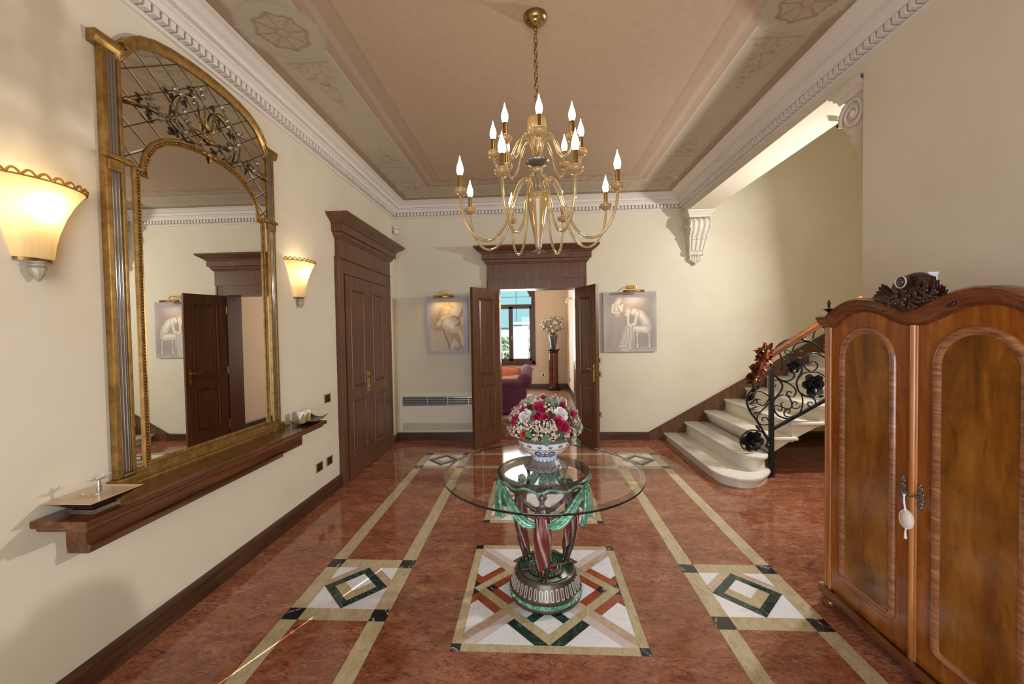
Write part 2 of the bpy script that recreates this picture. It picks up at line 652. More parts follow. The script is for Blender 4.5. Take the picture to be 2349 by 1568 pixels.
# caryatid table colours
M['bronze'] = plain('brown_bronze', (92, 82, 70), 0.32, 0.7, var=0.25, scale=50)
m = NT('red_drapery')
f = m.noise(m.coords(), 34, 4, 0.6)
m.base(m.ramp(f, [(0.36, s2l((112, 48, 42))), (0.55, s2l((142, 74, 66))), (0.72, s2l((206, 182, 170)))])).set(Roughness=0.35, Metallic=0.2)
M['drape'] = m.m
m = NT('worn_highlit_drapery')
a = m.n('ShaderNodeAttribute', attribute_name='Col')
m.base(a.outputs['Color']).set(Roughness=0.35, Metallic=0.15)
M['drape_worn_highlit'] = m.m
m = NT('verdigris')
f = m.noise(m.coords(), 45, 4, 0.6)
m.base(m.ramp(f, [(0.34, s2l((58, 116, 92))), (0.52, s2l((104, 168, 140))), (0.72, s2l((196, 226, 206)))])).set(Roughness=0.35, Metallic=0.15)
M['verdigris'] = m.m
M['dkgreen'] = plain('dark_green_enamel', (44, 78, 52), 0.25, 0.1, var=0.15, scale=30)
M['pale_flute'] = plain('pale_rubbed_metal', (196, 186, 180), 0.35, 0.3, var=0.2, scale=60)
# soft goods and flowers
M['hyd'] = plain('dried_hydrangea', (208, 188, 166), 0.9, var=0.22, scale=70)
M['hyd2'] = plain('pale_green_hydrangea', (196, 204, 178), 0.9, var=0.2, scale=70)
M['magenta'] = plain('magenta_petal', (186, 42, 88), 0.55, var=0.25, scale=40)
M['white_p'] = plain('white_petal', (238, 234, 232), 0.6, var=0.05, scale=30)
M['orange_p'] = plain('orange_petal', (206, 84, 40), 0.6, var=0.25, scale=40)
M['leaf'] = plain('eucalyptus_leaf', (84, 122, 92), 0.6, var=0.25, scale=30)
M['leaf_d'] = plain('dark_leaf', (50, 76, 40), 0.6, var=0.3, scale=30)
M['sofa'] = plain('purple_velvet', (96, 44, 72), 0.75, var=0.2, scale=14, Sheen_Weight=0.12)
M['cush_a'] = plain('coral_cushion', (206, 124, 96), 0.8, var=0.25, scale=16)
M['cush_b'] = plain('peach_cushion', (214, 164, 138), 0.8, var=0.25, scale=14)
M['black_stone'] = plain('black_stone', (16, 15, 15), 0.1)
M['red_column'] = marble('red_onyx', (74, 32, 20), (104, 48, 30), (50, 20, 12), 6, 0.03, 0.08, 0.5)
M['white_pl'] = plain('white_plastic', (226, 220, 210), 0.4)
M['black_pl'] = plain('black_plastic', (24, 28, 36), 0.35)
M['tray'] = plain('taupe_enamel', (210, 186, 154), 0.25, 0.1)
M['tray_u'] = plain('brown_enamel', (66, 38, 28), 0.2, 0.2)
M['dark_dish'] = plain('dark_metal_dish', (48, 36, 32), 0.22, 0.6)
M['wax'] = plain('white_wax', (236, 228, 224), 0.5, Subsurface_Weight=0.1)
M['wax_label'] = plain('botanical_wrap', (156, 140, 84), 0.6, var=0.35, scale=45)
M['satin_flower'] = plain('pale_satin', (232, 214, 206), 0.5)
M['grille'] = plain('cream_grille', (206, 200, 172), 0.45)
M['grille_d'] = plain('grille_dark', (44, 44, 46), 0.5)
M['grille_m'] = plain('grille_alu', (196, 198, 196), 0.3, 0.6)
M['cream_key'] = plain('cream_ceramic', (230, 221, 198), 0.5, var=0.06, scale=40)
M['pewter'] = plain('pewter', (138, 134, 128), 0.35, 0.85, var=0.35, scale=90)
M['pale_ring'] = plain('worn_pale_paint', (176, 178, 184), 0.5, var=0.3, scale=90)
M['paper'] = plain('white_card', (222, 228, 236), 0.6)
M['teal'] = plain('teal_facade', (108, 154, 164), 0.7, var=0.04, scale=3)
M['ext_white'] = plain('white_render', (178, 184, 188), 0.8)
M['hedge'] = plain('hedge_green', (120, 150, 104), 0.8, var=0.3, scale=9)
M['ext_ground'] = plain('pale_paving', (196, 198, 192), 0.8)
M['canvas_edge'] = plain('canvas_edge', (110, 104, 104), 0.8)

# ------------------------------------------------------------------ the room: floor
XL, XR, D, ZC = -1.9312, 2.0133, 5.5394, 3.283
XP = 2.32          # outer face of the right wall and beam
YP = 2.572         # end of the right wall (start of the stair opening)
ZB = 3.035         # underside of the beam
YN = -2.4          # rear wall
XS = 5.2           # end wall of the stairwell
Y2 = 10.684        # far wall of the living room
YJ = 5.80          # living room face of the back wall
DX0, DX1, DZ = -0.466, 0.570, 2.090   # back doorway

fl = build('floor', MB().box(XL - 0.1, YN, -0.06, XS, YJ, -0.006), M['grout'])
tag(fl, 'polished red marble floor with inlaid squares and yellow strips', 'floor', kind='structure')


def clip(poly, a, b, c):
    """keep a*x+b*y<=c"""
    out = []
    for i in range(len(poly)):
        p, q = poly[i], poly[(i + 1) % len(poly)]
        dp, dq = a * p[0] + b * p[1] - c, a * q[0] + b * q[1] - c
        if dp <= 0:
            out.append(p)
        if dp * dq < 0:
            t = dp / (dp - dq)
            out.append((p[0] + (q[0] - p[0]) * t, p[1] + (q[1] - p[1]) * t))
    return out


def parea(p):
    return 0.5 * sum(p[i][0] * p[(i + 1) % len(p)][1] - p[(i + 1) % len(p)][0] * p[i][1] for i in range(len(p)))


def piece(name, poly, mat, g=0.0006):
    cl = [poly[0]]
    for p in poly[1:]:
        if math.hypot(p[0] - cl[-1][0], p[1] - cl[-1][1]) > 1e-4:
            cl.append(p)
    if math.hypot(cl[0][0] - cl[-1][0], cl[0][1] - cl[-1][1]) < 1e-4:
        cl.pop()
    if len(cl) < 3 or abs(parea(cl)) < 4e-5:
        return
    if parea(cl) < 0:
        cl = cl[::-1]
    n = len(cl)
    ins = []
    for i in range(n):      # inset by the joint
        p0, p1, p2 = Vector(cl[i - 1]), Vector(cl[i]), Vector(cl[(i + 1) % n])
        t0, t1 = (p1 - p0).normalized(), (p2 - p1).normalized()
        n0, n1 = Vector((-t0.y, t0.x)), Vector((-t1.y, t1.x))
        mm = n0 + n1
        mm = mm / max(0.3, mm.dot(n0)) if mm.length > 1e-6 else n0
        ins.append(tuple(p1 + mm * g))
    build(name, MB().prism(ins, 'z', -0.006, 0.0), M[mat], fl, normals=False)


def rect(x0, y0, x1, y1):
    return [(x0, y0), (x1, y0), (x1, y1), (x0, y1)]


SW = 0.0905
xl1, xl2, xr1, xr2 = -1.3618, -0.798, 0.9018, 1.4668
yn1, yn2, yf1, yf2 = 2.0163, 2.5795, 4.3686, 4.9335


def slabs(x0, y0, x1, y1, nx, ny):
    for i in range(nx):
        for j in range(ny):
            piece('marble_slab', rect(x0 + (x1 - x0) * i / nx, y0 + (y1 - y0) * j / ny, x0 + (x1 - x0) * (i + 1) / nx, y0 + (y1 - y0) * (j + 1) / ny), 'red')


slabs(XL, YN, xl1, D, 1, 7)
slabs(xr2, YN, XR, D, 1, 7)
slabs(XR, YP, XS, D, 3, 3)
for a0, a1 in ((xl1, xl2), (xr1, xr2)):
    for y0, y1, n in ((YN, yn1, 4), (yn2, yf1, 2)):
        slabs(a0 + SW, y0, a1 - SW, y1, 1, n)
        for s0 in (a0, a1 - SW):
            for k in range(n):
                piece('marble_strip', rect(s0, y0 + (y1 - y0) * k / n, s0 + SW, y0 + (y1 - y0) * (k + 1) / n), 'yellow')
    slabs(a0, yf2, a1, D, 1, 1)
slabs(xl2, yf2, xr1, D, 2, 1)
slabs(xl2, yf1 + SW, xr1, yf2 - SW, 2, 1)
for k in range(2):
    xa, xb = xl2 + (xr1 - xl2) * k / 2, xl2 + (xr1 - xl2) * (k + 1) / 2
    piece('marble_strip', rect(xa, yf1, xb, yf1 + SW), 'yellow')
    piece('marble_strip', rect(xa, yf2 - SW, xb, yf2), 'yellow')
slabs(DX0 - 0.1, D, DX1 + 0.1, YJ, 1, 1)
cx0, cx1 = -0.4188, 0.5248
for y0, y1 in ((1.8355, 2.778), (3.110, 4.0525)):
    slabs(xl2, y0, cx0, y1, 1, 1)
    slabs(cx1, y0, xr1, y1, 1, 1)
slabs(xl2, YN, xr1, 1.8355, 2, 4)
slabs(xl2, 2.778, xr1, 3.110, 2, 1)
slabs(xl2, 4.0525, xr1, yf1, 2, 1)


def small_square(x0, y0, x1, y1):
    for (ax, ay) in ((x0, y0), (x1 - SW, y0), (x0, y1 - SW), (x1 - SW, y1 - SW)):
        piece('corner_block', rect(ax, ay, ax + SW, ay + SW), 'black_m')
    for r in (rect(x0 + SW, y0, x1 - SW, y0 + SW), rect(x0 + SW, y1 - SW, x1 - SW, y1), rect(x0, y0 + SW, x0 + SW, y1 - SW), rect(x1 - SW, y0 + SW, x1, y1 - SW)):
        piece('marble_strip', r, 'yellow')
    cx, cy, h = (x0 + x1) / 2, (y0 + y1) / 2, (x1 - x0) / 2 - SW
    a = h / math.sqrt(2)
    ai = a * 0.655

    def uv(poly, mat):
        q = [(cx + (u - v) / math.sqrt(2), cy + (u + v) / math.sqrt(2)) for u, v in poly]
        for (A, B, Cc) in ((1, 0, cx + h), (-1, 0, -(cx - h)), (0, 1, cy + h), (0, -1, -(cy - h))):
            if len(q) < 3:
                return
            q = clip(q, A, B, Cc)
        if len(q) >= 3:
            piece('inlay_piece', q, mat, 0.0004)
    b = a + 0.047
    B = 2 * h
    uv([(ai, -a), (a, -a), (a, a), (ai, ai)] if 0 else [(ai, -ai), (a, -a), (a, a), (ai, ai)], 'green_m')
    uv([(-a, -a), (-ai, -ai), (-ai, ai), (-a, a)], 'green_m')
    uv([(-a, -a), (a, -a), (ai, -ai), (-ai, -ai)], 'green_m')
    uv([(-ai, ai), (ai, ai), (a, a), (-a, a)], 'green_m')
    w = 0.34 * 2 * ai
    uv([(-ai + w, -ai + w), (ai, -ai + w), (ai, ai), (-ai + w, ai)], 'white_m')
    uv([(-ai, -ai), (ai, -ai), (ai, -ai + w), (-ai + w, -ai + w)], 'yellow')
    uv([(-ai, -ai), (-ai + w, -ai + w), (-ai + w, ai), (-ai, ai)], 'yellow')
    uv([(a, -B), (b, -B), (b, b), (a, a)], 'beige_m')
    uv([(-B, a), (a, a), (b, b), (-B, b)], 'beige_m')
    uv([(b, -B), (B, -B), (B, B), (b, b)], 'white_m')
    uv([(-B, b), (b, b), (B, B), (-B, B)], 'white_m')
    uv([(-B, -B), (-a, -a), (-a, B), (-B, B)], 'white_m')
    uv([(-B, -B), (B, -B), (B, -a), (-a, -a)], 'white_m')


for a0, a1 in ((xl1, xl2), (xr1, xr2)):
    small_square(a0, yn1, a1, yn2)
    small_square(a0, yf1, a1, yf2)


def big_square(x0, y0, x1, y1):
    s = 0.048
    for (ax, ay) in ((x0, y0), (x1 - s, y0), (x0, y1 - s), (x1 - s, y1 - s)):
        piece('corner_block', rect(ax, ay, ax + s, ay + s), 'black_m')
    for r in (rect(x0 + s, y0, x1 - s, y0 + s), rect(x0 + s, y1 - s, x1 - s, y1), rect(x0, y0 + s, x0 + s, y1 - s), rect(x1 - s, y0 + s, x1, y1 - s)):
        piece('marble_strip', r, 'yellow')
    cx, cy, h = (x0 + x1) / 2, (y0 + y1) / 2, (x1 - x0) / 2 - s
    A = h / math.sqrt(2)
    wy = 0.05
    cuts = [0.0, 0.05, 0.09, 0.14, 0.2, A - wy, A, A + 0.05, 2 * h]
    cs = [-c for c in cuts[:0:-1]] + cuts

    def colour(u, v):
        p, q = abs(u), abs(v)
        hi, lo = max(p, q), min(p, q)
        nf = u * v > 0
        if A - wy < hi < A:
            return 'yellow'
        if lo < 0.05 and hi > 0.14:
            return 'rose_m' if nf else 'beige_m'
        if hi > A:
            if nf:
                return 'green_m' if (hi < A + 0.05 and lo < A) else 'white_m'
            if A - wy < lo < A:
                return 'black_m'
            if 0.2 < lo < A - wy:
                return 'brick_m'
            if hi < A + 0.05 and lo < 0.2:
                return 'brick_m'
            return 'white_m'
        if nf:
            return 'green_m' if (0.09 < lo < 0.14 and hi > 0.14) else 'white_m'
        if hi > 0.2:
            return 'black_m' if lo > 0.2 else 'brick_m'
        return 'white_m'
    n = len(cs) - 1
    grid = [[colour((cs[i] + cs[i + 1]) / 2, (cs[j] + cs[j + 1]) / 2) for j in range(n)] for i in range(n)]
    done = set()
    for i in range(n):
        for j in range(n):
            if (i, j) in done:
                continue
            c = grid[i][j]
            j2 = j
            while j2 + 1 < n and grid[i][j2 + 1] == c and (i, j2 + 1) not in done:
                j2 += 1
            i2 = i
            while i2 + 1 < n and all(grid[i2 + 1][k] == c and (i2 + 1, k) not in done for k in range(j, j2 + 1)):
                i2 += 1
            for a in range(i, i2 + 1):
                for b in range(j, j2 + 1):
                    done.add((a, b))
            q = [(cx + (u - v) / math.sqrt(2), cy + (u + v) / math.sqrt(2)) for u, v in rect(cs[i], cs[j], cs[i2 + 1], cs[j2 + 1])]
            for (a_, b_, c_) in ((1, 0, cx + h), (-1, 0, -(cx - h)), (0, 1, cy + h), (0, -1, -(cy - h))):
                if len(q) >= 3:
                    q = clip(q, a_, b_, c_)
            if len(q) >= 3:
                piece('inlay_piece', q, c, 0.0003)


big_square(cx0, 1.8355, cx1, 2.778)
big_square(cx0, 3.110, cx1, 4.0525)

# ------------------------------------------------------------------ walls


def struct(name, mb, mat, label, cat='wall', **kw):
    return tag(build(name, mb, mat, **kw), label, cat, kind='structure')


wl = MB().box(XL - 0.2, 0.43, 0, XL, YJ, ZC + 0.1).box(XL - 0.2, YN, 0, XL, -1.0, ZC + 0.1).box(XL - 0.2, -1.0, 2.3, XL, 0.43, ZC + 0.1)
struct('wall_left', wl, M['wall'], 'cream plaster wall carrying the tall gilt mirror')
wb = MB().box(XL - 0.2, D, 0, DX0 - 0.02, YJ, 5.2).box(DX1 + 0.02, D, 0, XS, YJ, 5.2).box(DX0 - 0.02, D, DZ + 0.02, DX1 + 0.02, YJ, 5.2)
struct('wall_back', wb, M['wall'], 'cream plaster wall around the open brown double door')
struct('wall_right', MB().box(XR, YN, 0, XP, YP, 5.2), M['wall'], 'cream plaster wall behind the walnut wardrobe')
struct('beam', MB().box(XR, YP, ZB, XP, D, 5.2), M['wall'], 'cream plaster beam over the stair opening', 'beam')
struct('wall_stair_end', MB().box(XS, YP - 0.2, 0, XS + 0.15, YJ, 5.2), M['wall'], 'end wall of the stairwell')
struct('wall_stair_near', MB().box(XP, YP - 0.2, 0, XS, YP, 5.2), M['wall'], 'near wall of the stairwell')
struct('wall_rear', MB().box(XL - 0.2, YN - 0.15, 0, -1.5, YN, ZC + 0.1).box(1.5, YN - 0.15, 0, XP, YN, ZC + 0.1).box(-1.5, YN - 0.15, 2.7, 1.5, YN, ZC + 0.1),
       M['wall'], 'wall behind the viewer with the wide entrance opening')
struct('ceiling_stair', MB().box(XP, YP - 0.2, 5.2, XS, YJ, 5.3), M['wall'], 'high ceiling of the stairwell', 'ceiling')
# unseen casement added in the left wall, gap and bars shaped for the sunbeam
w2 = empty('window_2', (XL, -0.3, 0), 'unseen wooden shutter added in the mirror wall to shape the sunbeam', 'window', kind='structure')
build('shutter', MB().box(XL - 0.006, -1.0, 0, XL - 0.001, 0.396, 2.3), M['door'], w2)
build('sunbeam_bar', MB().box(XL - 0.006, 0.396, 1.98, XL - 0.001, 0.43, 2.3).box(XL - 0.006, 0.396, 1.50, XL - 0.001, 0.43, 1.645).box(XL - 0.006, 0.396, 0, XL - 0.001, 0.43, 0.35), M['door'], w2)

# ceiling: a fine grid painted point by point
nx, ny = 300, 400
ys0 = 1.2
X = np.linspace(XL, XR, nx)
Y = np.linspace(ys0, D, ny)
GX, GY = np.meshgrid(X, Y)
ex0, ex1, ey1 = XL + 0.219, XR - 0.219, D - 0.219
dx = np.minimum(GX - ex0, ex1 - GX)
dyv = ey1 - GY
d = np.minimum(dx, dyv)
TAN = np.array(s2l((184, 161, 134)))
LIGHT = np.array(s2l((186, 178, 156)))
PINK = np.array(s2l((176, 151, 128)))
LINE = np.array(s2l((132, 106, 84)))
PALE = np.array(s2l((206, 194, 172)))
OUTER = np.array(s2l((160, 138, 112)))
colr = np.empty((ny, nx, 3))
colr[:] = TAN


def paint(mask, c, a=1.0):
    mk = (np.clip(mask, 0, 1) * a)[..., None]
    colr[:] = colr * (1 - mk) + c * mk


def band(dd, a, b, soft=0.006):
    return np.clip((dd - a) / soft, 0, 1) * np.clip((b - dd) / soft, 0, 1)


inside = d < 0.66
paint(band(d, -1, 0.65), PINK, 0.85)
paint(band(d, -1, 0.07), OUTER)
paint(band(d, 0.07, 0.45, 0.02), LIGHT)
paint(band(d, 0.07, 0.085), LINE, 0.6)
paint(band(d, 0.11, 0.125), PALE)
paint(band(d, 0.43, 0.45), PALE)
paint(band(d, 0.45, 0.458), LINE, 0.6)
paint(band(d, 0.50, 0.56, 0.02), PALE, 0.35)
paint(band(d, 0.645, 0.655), LINE, 0.7)


def ell(cx, cy, rx, ry):
    return np.sqrt(((GX - cx) / rx) ** 2 + ((GY - cy) / ry) ** 2)


def squig(sc, seed):
    r = np.random.default_rng(seed)
    o = np.zeros_like(GX)
    for k in range(7):
        a, ph, s = r.uniform(0, 2 * PI), r.uniform(0, 2 * PI), sc * r.uniform(0.6, 1.6)
        o += np.sin((GX * math.cos(a) + GY * math.sin(a)) * s + ph + 1.5 * np.sin(GX * s * 0.7 + ph) + 1.2 * np.cos(GY * s * 0.6))
    return o / 2.2


def motif(cx, cy, rx, ry, sc, seed, dark=LINE, a=0.75):
    e = ell(cx, cy, rx, ry)
    s = squig(sc, seed)
    ln = np.clip(1 - np.abs(s) / 0.38, 0, 1) * np.clip((1 - e) / 0.12, 0, 1)
    paint(ln, dark, a)


bx = 0.26
for sx in (ex0 + bx, ex1 - bx):
    for cy in (2.33, 0.4):
        e = ell(sx, cy, 0.15, 0.15)
        th = np.arctan2(GY - cy, GX - sx)
        paint(np.clip((1.62 - e) / 0.04, 0, 1), LIGHT)
        paint(band(e, 1.5, 1.58, 0.03), LINE, 0.35)
        paint(np.clip((0.98 + 0.07 * np.cos(8 * th) - e) / 0.05, 0, 1), np.array(s2l((178, 162, 136))), 0.8)
        paint(np.clip(1 - np.abs(np.sin(4 * th)) / (0.2 + 0.16 / (e + 0.2)), 0, 1) * (e < 0.98) * (e > 0.25), LINE, 0.75)
        paint(band(e, 0.93 + 0.06 * np.cos(8 * th) - 0.06, 0.99 + 0.06 * np.cos(8 * th), 0.03), LINE, 0.8)
        paint(band(e, 0.16, 0.28, 0.05), LINE, 0.7)
        paint(np.clip(1 - np.abs(np.sin(4 * th + PI / 2)) / 0.25, 0, 1) * (e < 0.7) * (e > 0.4), LINE, 0.35)
    for k, cy in enumerate((2.86, 4.02, 1.62)):
        rx, ry = 0.125, 0.26 if k != 1 else 0.19
        far = 1 if k == 0 else -1
        # tapering spray
        tt = (GY - cy) / ry * far
        wdt = np.clip(0.5 - 0.5 * tt, 0.08, 1) * rx
        s = squig(42, 11 + k)
        mk = (np.abs(GX - sx) < wdt * (0.8 + 0.25 * np.sin(GY * 55))) & (np.abs(tt) < 1)
        paint(np.clip(1 - np.abs(s) / 0.5, 0, 1) * mk, LINE, 0.8)
        paint(mk.astype(float), np.array(s2l((188, 160, 130))), 0.25)
        paint(np.clip(1 - np.abs(np.abs(GX - sx) - wdt) / 0.01, 0, 1) * (np.abs(tt) < 1), LINE, 0.35)
    # inner panel frame of the side band
    fr = np.maximum(np.abs(GX - sx) / 0.155, np.abs(GY - 3.43) / 0.86)
    paint(band(fr, 0.955, 0.99, 0.012), LINE, 0.45)
    # corner ovals
    e = ell(sx, ey1 - bx - 0.17, 0.19, 0.15)
    paint(np.clip((1.1 - e) / 0.05, 0, 1), LIGHT)
    paint(band(e, 0.82, 1.0, 0.05), PALE)
    paint(band(e, 1.0, 1.06, 0.03), LINE, 0.6)
    motif(sx, ey1 - bx - 0.17, 0.12, 0.09, 60, 3, LINE, 0.9)
    motif(sx, ey1 - bx - 0.17, 0.34, 0.3, 26, 5, LINE, 0.35)
for sx, sd in ((-0.62, 21), (0.70, 22)):
    motif(sx, ey1 - 0.62, 0.36, 0.14, 40, sd, PALE, 0.8)
    motif(sx, ey1 - 0.60, 0.38, 0.16, 34, sd + 9, LINE, 0.55)
for sx in (-0.75, 0.04, 0.83):
    e = np.maximum(np.abs(GX - sx) / 0.36, np.abs(GY - (ey1 - bx)) / 0.13)
    paint(band(e, 0.94, 1.0, 0.02), LINE, 0.4)
    motif(sx, ey1 - bx, 0.2, 0.09, 48, int(40 + sx * 10), LINE, 0.6)
mb = MB()
mb.v = [(float(x), float(y), ZC) for x, y in zip(GX.ravel(), GY.ravel())]
mb.f = [(j * nx + i, j * nx + i + 1, (j + 1) * nx + i + 1, (j + 1) * nx + i) for j in range(ny - 1) for i in range(nx - 1)]
ce = build('ceiling', mb, M['fresco'], normals=False, cols=np.concatenate([colr.reshape(-1, 3), np.ones((nx * ny, 1))], 1))
tag(ce, 'pink tan frescoed ceiling with painted border of rosettes and scrolls', 'ceiling', kind='structure')
struct('ceiling_near', MB().box(XL, YN, ZC, XR, ys0, ZC + 0.05), plain('fresco_ground', (194, 164, 138), 0.9, var=0.06, scale=3), 'plain stretch of the tan ceiling above the viewer', 'ceiling')
struct('roof_slab', MB().box(XL - 0.2, YN - 0.15, ZC + 0.06, XP, YJ, ZC + 0.12), M['wall'], 'slab over the frescoed ceiling', 'ceiling')

# cornice: moulded profile (distance from wall, height) with dentils
CP = [(0.0, 3.097), (0.018, 3.100), (0.022, 3.112), (0.012, 3.118), (0.010, 3.124), (0.010, 3.166), (0.058, 3.170), (0.064, 3.180), (0.070, 3.196),
      (0.088, 3.206), (0.090, 3.214), (0.120, 3.216), (0.124, 3.238), (0.134, 3.244), (0.150, 3.248), (0.170, 3.258), (0.186, 3.270), (0.200, 3.272), (0.219, 3.276), (0.219, 3.283), (0.0, 3.283)]
cpath = [(XL, YN), (XL, D), (XR, D), (XR, YN)]
rows = MB().rings(cpath, CP, lambda a, b, z: (a, b, z), side=-1)
k = len(CP)
for i, (nm, lb) in enumerate((('trim_1', 'white dentil cornice along the mirror wall'), ('trim_2', 'white dentil cornice above the open double door'), ('trim_3', 'white dentil cornice along the stair opening beam'))):
    mb = MB().add(rows[i] + rows[i + 1], [(j, (j + 1) % k, k + (j + 1) % k, k + j) for j in range(k)])
    tr = build(nm, mb, M['stucco'], smooth=35)
    tag(tr, lb, 'cornice', kind='structure')
    a, b = Vector(cpath[i]), Vector(cpath[i + 1])
    L = (b - a).length
    t = (b - a) / L
    nrm = Vector((t.y, -t.x))
    n = int((L - 0.06) / 0.047)
    start = 0
    dm = None
    for q in range(n):
        s = 0.03 + q * 0.047
        c0 = a + t * s
        if i != 1 and c0.y < 0.9:
            continue
        if dm is None:
            dmb = MB()
            p = [(0, 0), (0.028, 0), (0.028, 0.047), (0, 0.047)]
            dmb.add([(t.x * u + nrm.x * (0.009 + w), t.y * u + nrm.y * (0.009 + w), z) for z in (3.125, 3.166) for u, w in p],
                    [(3, 2, 1, 0), (4, 5, 6, 7), (0, 1, 5, 4), (1, 2, 6, 5), (2, 3, 7, 6), (3, 0, 4, 7)])
            o = build('dentil', dmb, M['stucco'], tr)
            dm = o
        else:
            o = dm.copy()
            COL.objects.link(o)
        o.location = (c0.x, c0.y, 0)

# baseboards
BP = [(0, 0), (0.02, 0), (0.02, 0.085), (0.014, 0.10), (0.008, 0.108), (0, 0.108)]


def baseboard(name, path, label, side=-1, hgt=0.108):
    s = hgt / 0.108
    struct(name, MB().sweep(path, [(o, z * s) for o, z in BP], lambda a, b, z: (a, b, z), side), M['base_wood'], label, 'baseboard')


baseboard('baseboard_left', [(XL, YN), (XL, 3.815)], 'dark brown baseboard below the mirror shelf', hgt=0.125)
baseboard('baseboard_left_corner', [(XL, 5.24), (XL, D), (-0.66, D)], 'dark brown baseboard turning the corner below the convector')
baseboard('baseboard_back', [(0.765, D), (1.56, D)], 'dark brown baseboard from the open door to the stairs')
baseboard('baseboard_stair', [(2.9, D), (XS, D)], 'dark brown baseboard in the shade under the stairs')
sk = MB().prism([(1.53, 0.0), (1.53, 0.108), (1.556, 0.108), (4.8, 0.108 + 0.567 * (4.8 - 1.556)), (4.8, 1.62), (2.0, 0.03), (1.78, 0.0)], 'y', D - 0.018, D)
struct('trim_4', sk, M['door'], 'brown wooden skirting climbing beside the marble stairs', 'skirting')
mb = MB().prism([(1.556, 0.100), (4.8, 0.100 + 0.567 * (4.8 - 1.556)), (4.8, 0.115 + 0.567 * (4.8 - 1.556)), (1.553, 0.115)], 'y', D - 0.026, D - 0.018)
build('skirting_cap', mb, M['door'], bpy.data.objects['trim_4'])

# ------------------------------------------------------------------ doors


def door_leaf(name, parent, hinge, ang, wid, hgt, sgn, handle=True, handle_in=0.055, t0=0.0, thick=0.045):
    """leaf from the hinge point along angle ang; sgn picks which face has t>0"""
    dx, dy = math.cos(ang), math.sin(ang)
    nx_, ny_ = -dy * sgn, dx * sgn
    T = lambda u, t, z: (hinge[0] + dx * u + nx_ * (t + t0), hinge[1] + dy * u + ny_ * (t + t0), z)
    z0 = 0.012
    st, lock = 0.105, (0.80, 0.93)
    pn = [(st, z0 + 0.20, wid - st, lock[0]), (st, lock[1], wid - st, hgt - 0.13)]
    mb = MB(T)
    mb.box(0, 0, z0, st, thick, hgt).box(wid - st, 0, z0, wid, thick, hgt)
    mb.box(st, 0, z0, wid - st, thick, z0 + 0.20).box(st, 0, lock[0], wid - st, thick, lock[1]).box(st, 0, hgt - 0.13, wid - st, thick, hgt)
    lf = build(name, mb, M['door'], parent)
    for (a, b, c, e) in pn:
        m2 = MB(T)
        for q0, q1 in ((0.0, 0.012), (thick - 0.012, thick)):
            pass
        m2.box(a, 0.012, b, c, thick - 0.012, e)
        i1 = 0.05
        m2.add([(a + .02, 0.012, b + .02), (c - .02, 0.012, b + .02), (c - .02, 0.012, e - .02), (a + .02, 0.012, e - .02), (a + i1, 0.004, b + i1), (c - i1, 0.004, b + i1), (c - i1, 0.004, e - i1), (a + i1, 0.004, e - i1)],
               [(0, 1, 5, 4), (1, 2, 6, 5), (2, 3, 7, 6), (3, 0, 4, 7), (4, 5, 6, 7)])
        m2.add([(a + .02, thick - 0.012, b + .02), (c - .02, thick - 0.012, b + .02), (c - .02, thick - 0.012, e - .02), (a + .02, thick - 0.012, e - .02), (a + i1, thick - 0.004, b + i1), (c - i1, thick - 0.004, b + i1), (c - i1, thick - 0.004, e - i1), (a + i1, thick - 0.004, e - i1)],
               [(0, 1, 5, 4), (1, 2, 6, 5), (2, 3, 7, 6), (3, 0, 4, 7), (4, 5, 6, 7)])
        build('panel', m2, M['door'], lf)
        m3 = MB(T)
        for yy, s in ((0.0, -1), (thick, 1)):
            prof = [(0, 0), (0.004, 0.008), (0.012, 0.007), (0.02, -0.004), (0.022, -0.012), (0, -0.012)]
            path = [((a + c) / 2, b), (a, b), (a, e), (c, e), (c, b), ((a + c) / 2 - 0.001, b)]
            m3.sweep(path, prof, lambda u, z, q, yy=yy, s=s: (u, yy + s * q, z), side=-1, caps=False)
        build('panel_moulding', m3, M['door'], lf, smooth=40)
    for hz in (0.22, 0.98, hgt - 0.25):
        hb = MB(T)
        for tt in (-0.004,):
            hb.tube([(-0.006, tt, hz), (-0.006, tt, hz + 0.09)], 0.008, 8)
            hb.ball((-0.006, tt, hz - 0.008), 0.007, seg=8, rings=6).ball((-0.006, tt, hz + 0.098), 0.007, seg=8, rings=6)
        build('hinge', hb, M['brass'], lf, smooth=40, label='polished brass hinge')
    if handle:
        hm = MB(T)
        u0 = wid - handle_in
        for yy, s in ((0.0, -1), (thick, 1)):
            hm.box(u0 - 0.018, yy, 0.86, u0 + 0.018, yy + s * 0.006, 1.08)
            hm.ball((u0, yy + s * 0.006, 1.02), 0.012, 0.012, 0.012, 8, 6)
            hm.tube(chain([(u0, yy + s * 0.004, 1.02), (u0, yy + s * 0.045, 1.02), (u0 - 0.03, yy + s * 0.052, 1.022), (u0 - 0.07, yy + s * 0.05, 1.014), (u0 - 0.105, yy + s * 0.046, 1.026), (u0 - 0.115, yy + s * 0.046, 1.034)], 4), 0.0075, 8)
            hm.ball((u0, yy + s * 0.006, 0.91), 0.007, 0.007, 0.01, 8, 6)
        build('handle', hm, M['brass'], lf, smooth=40, label='polished brass lever handle')
    return lf


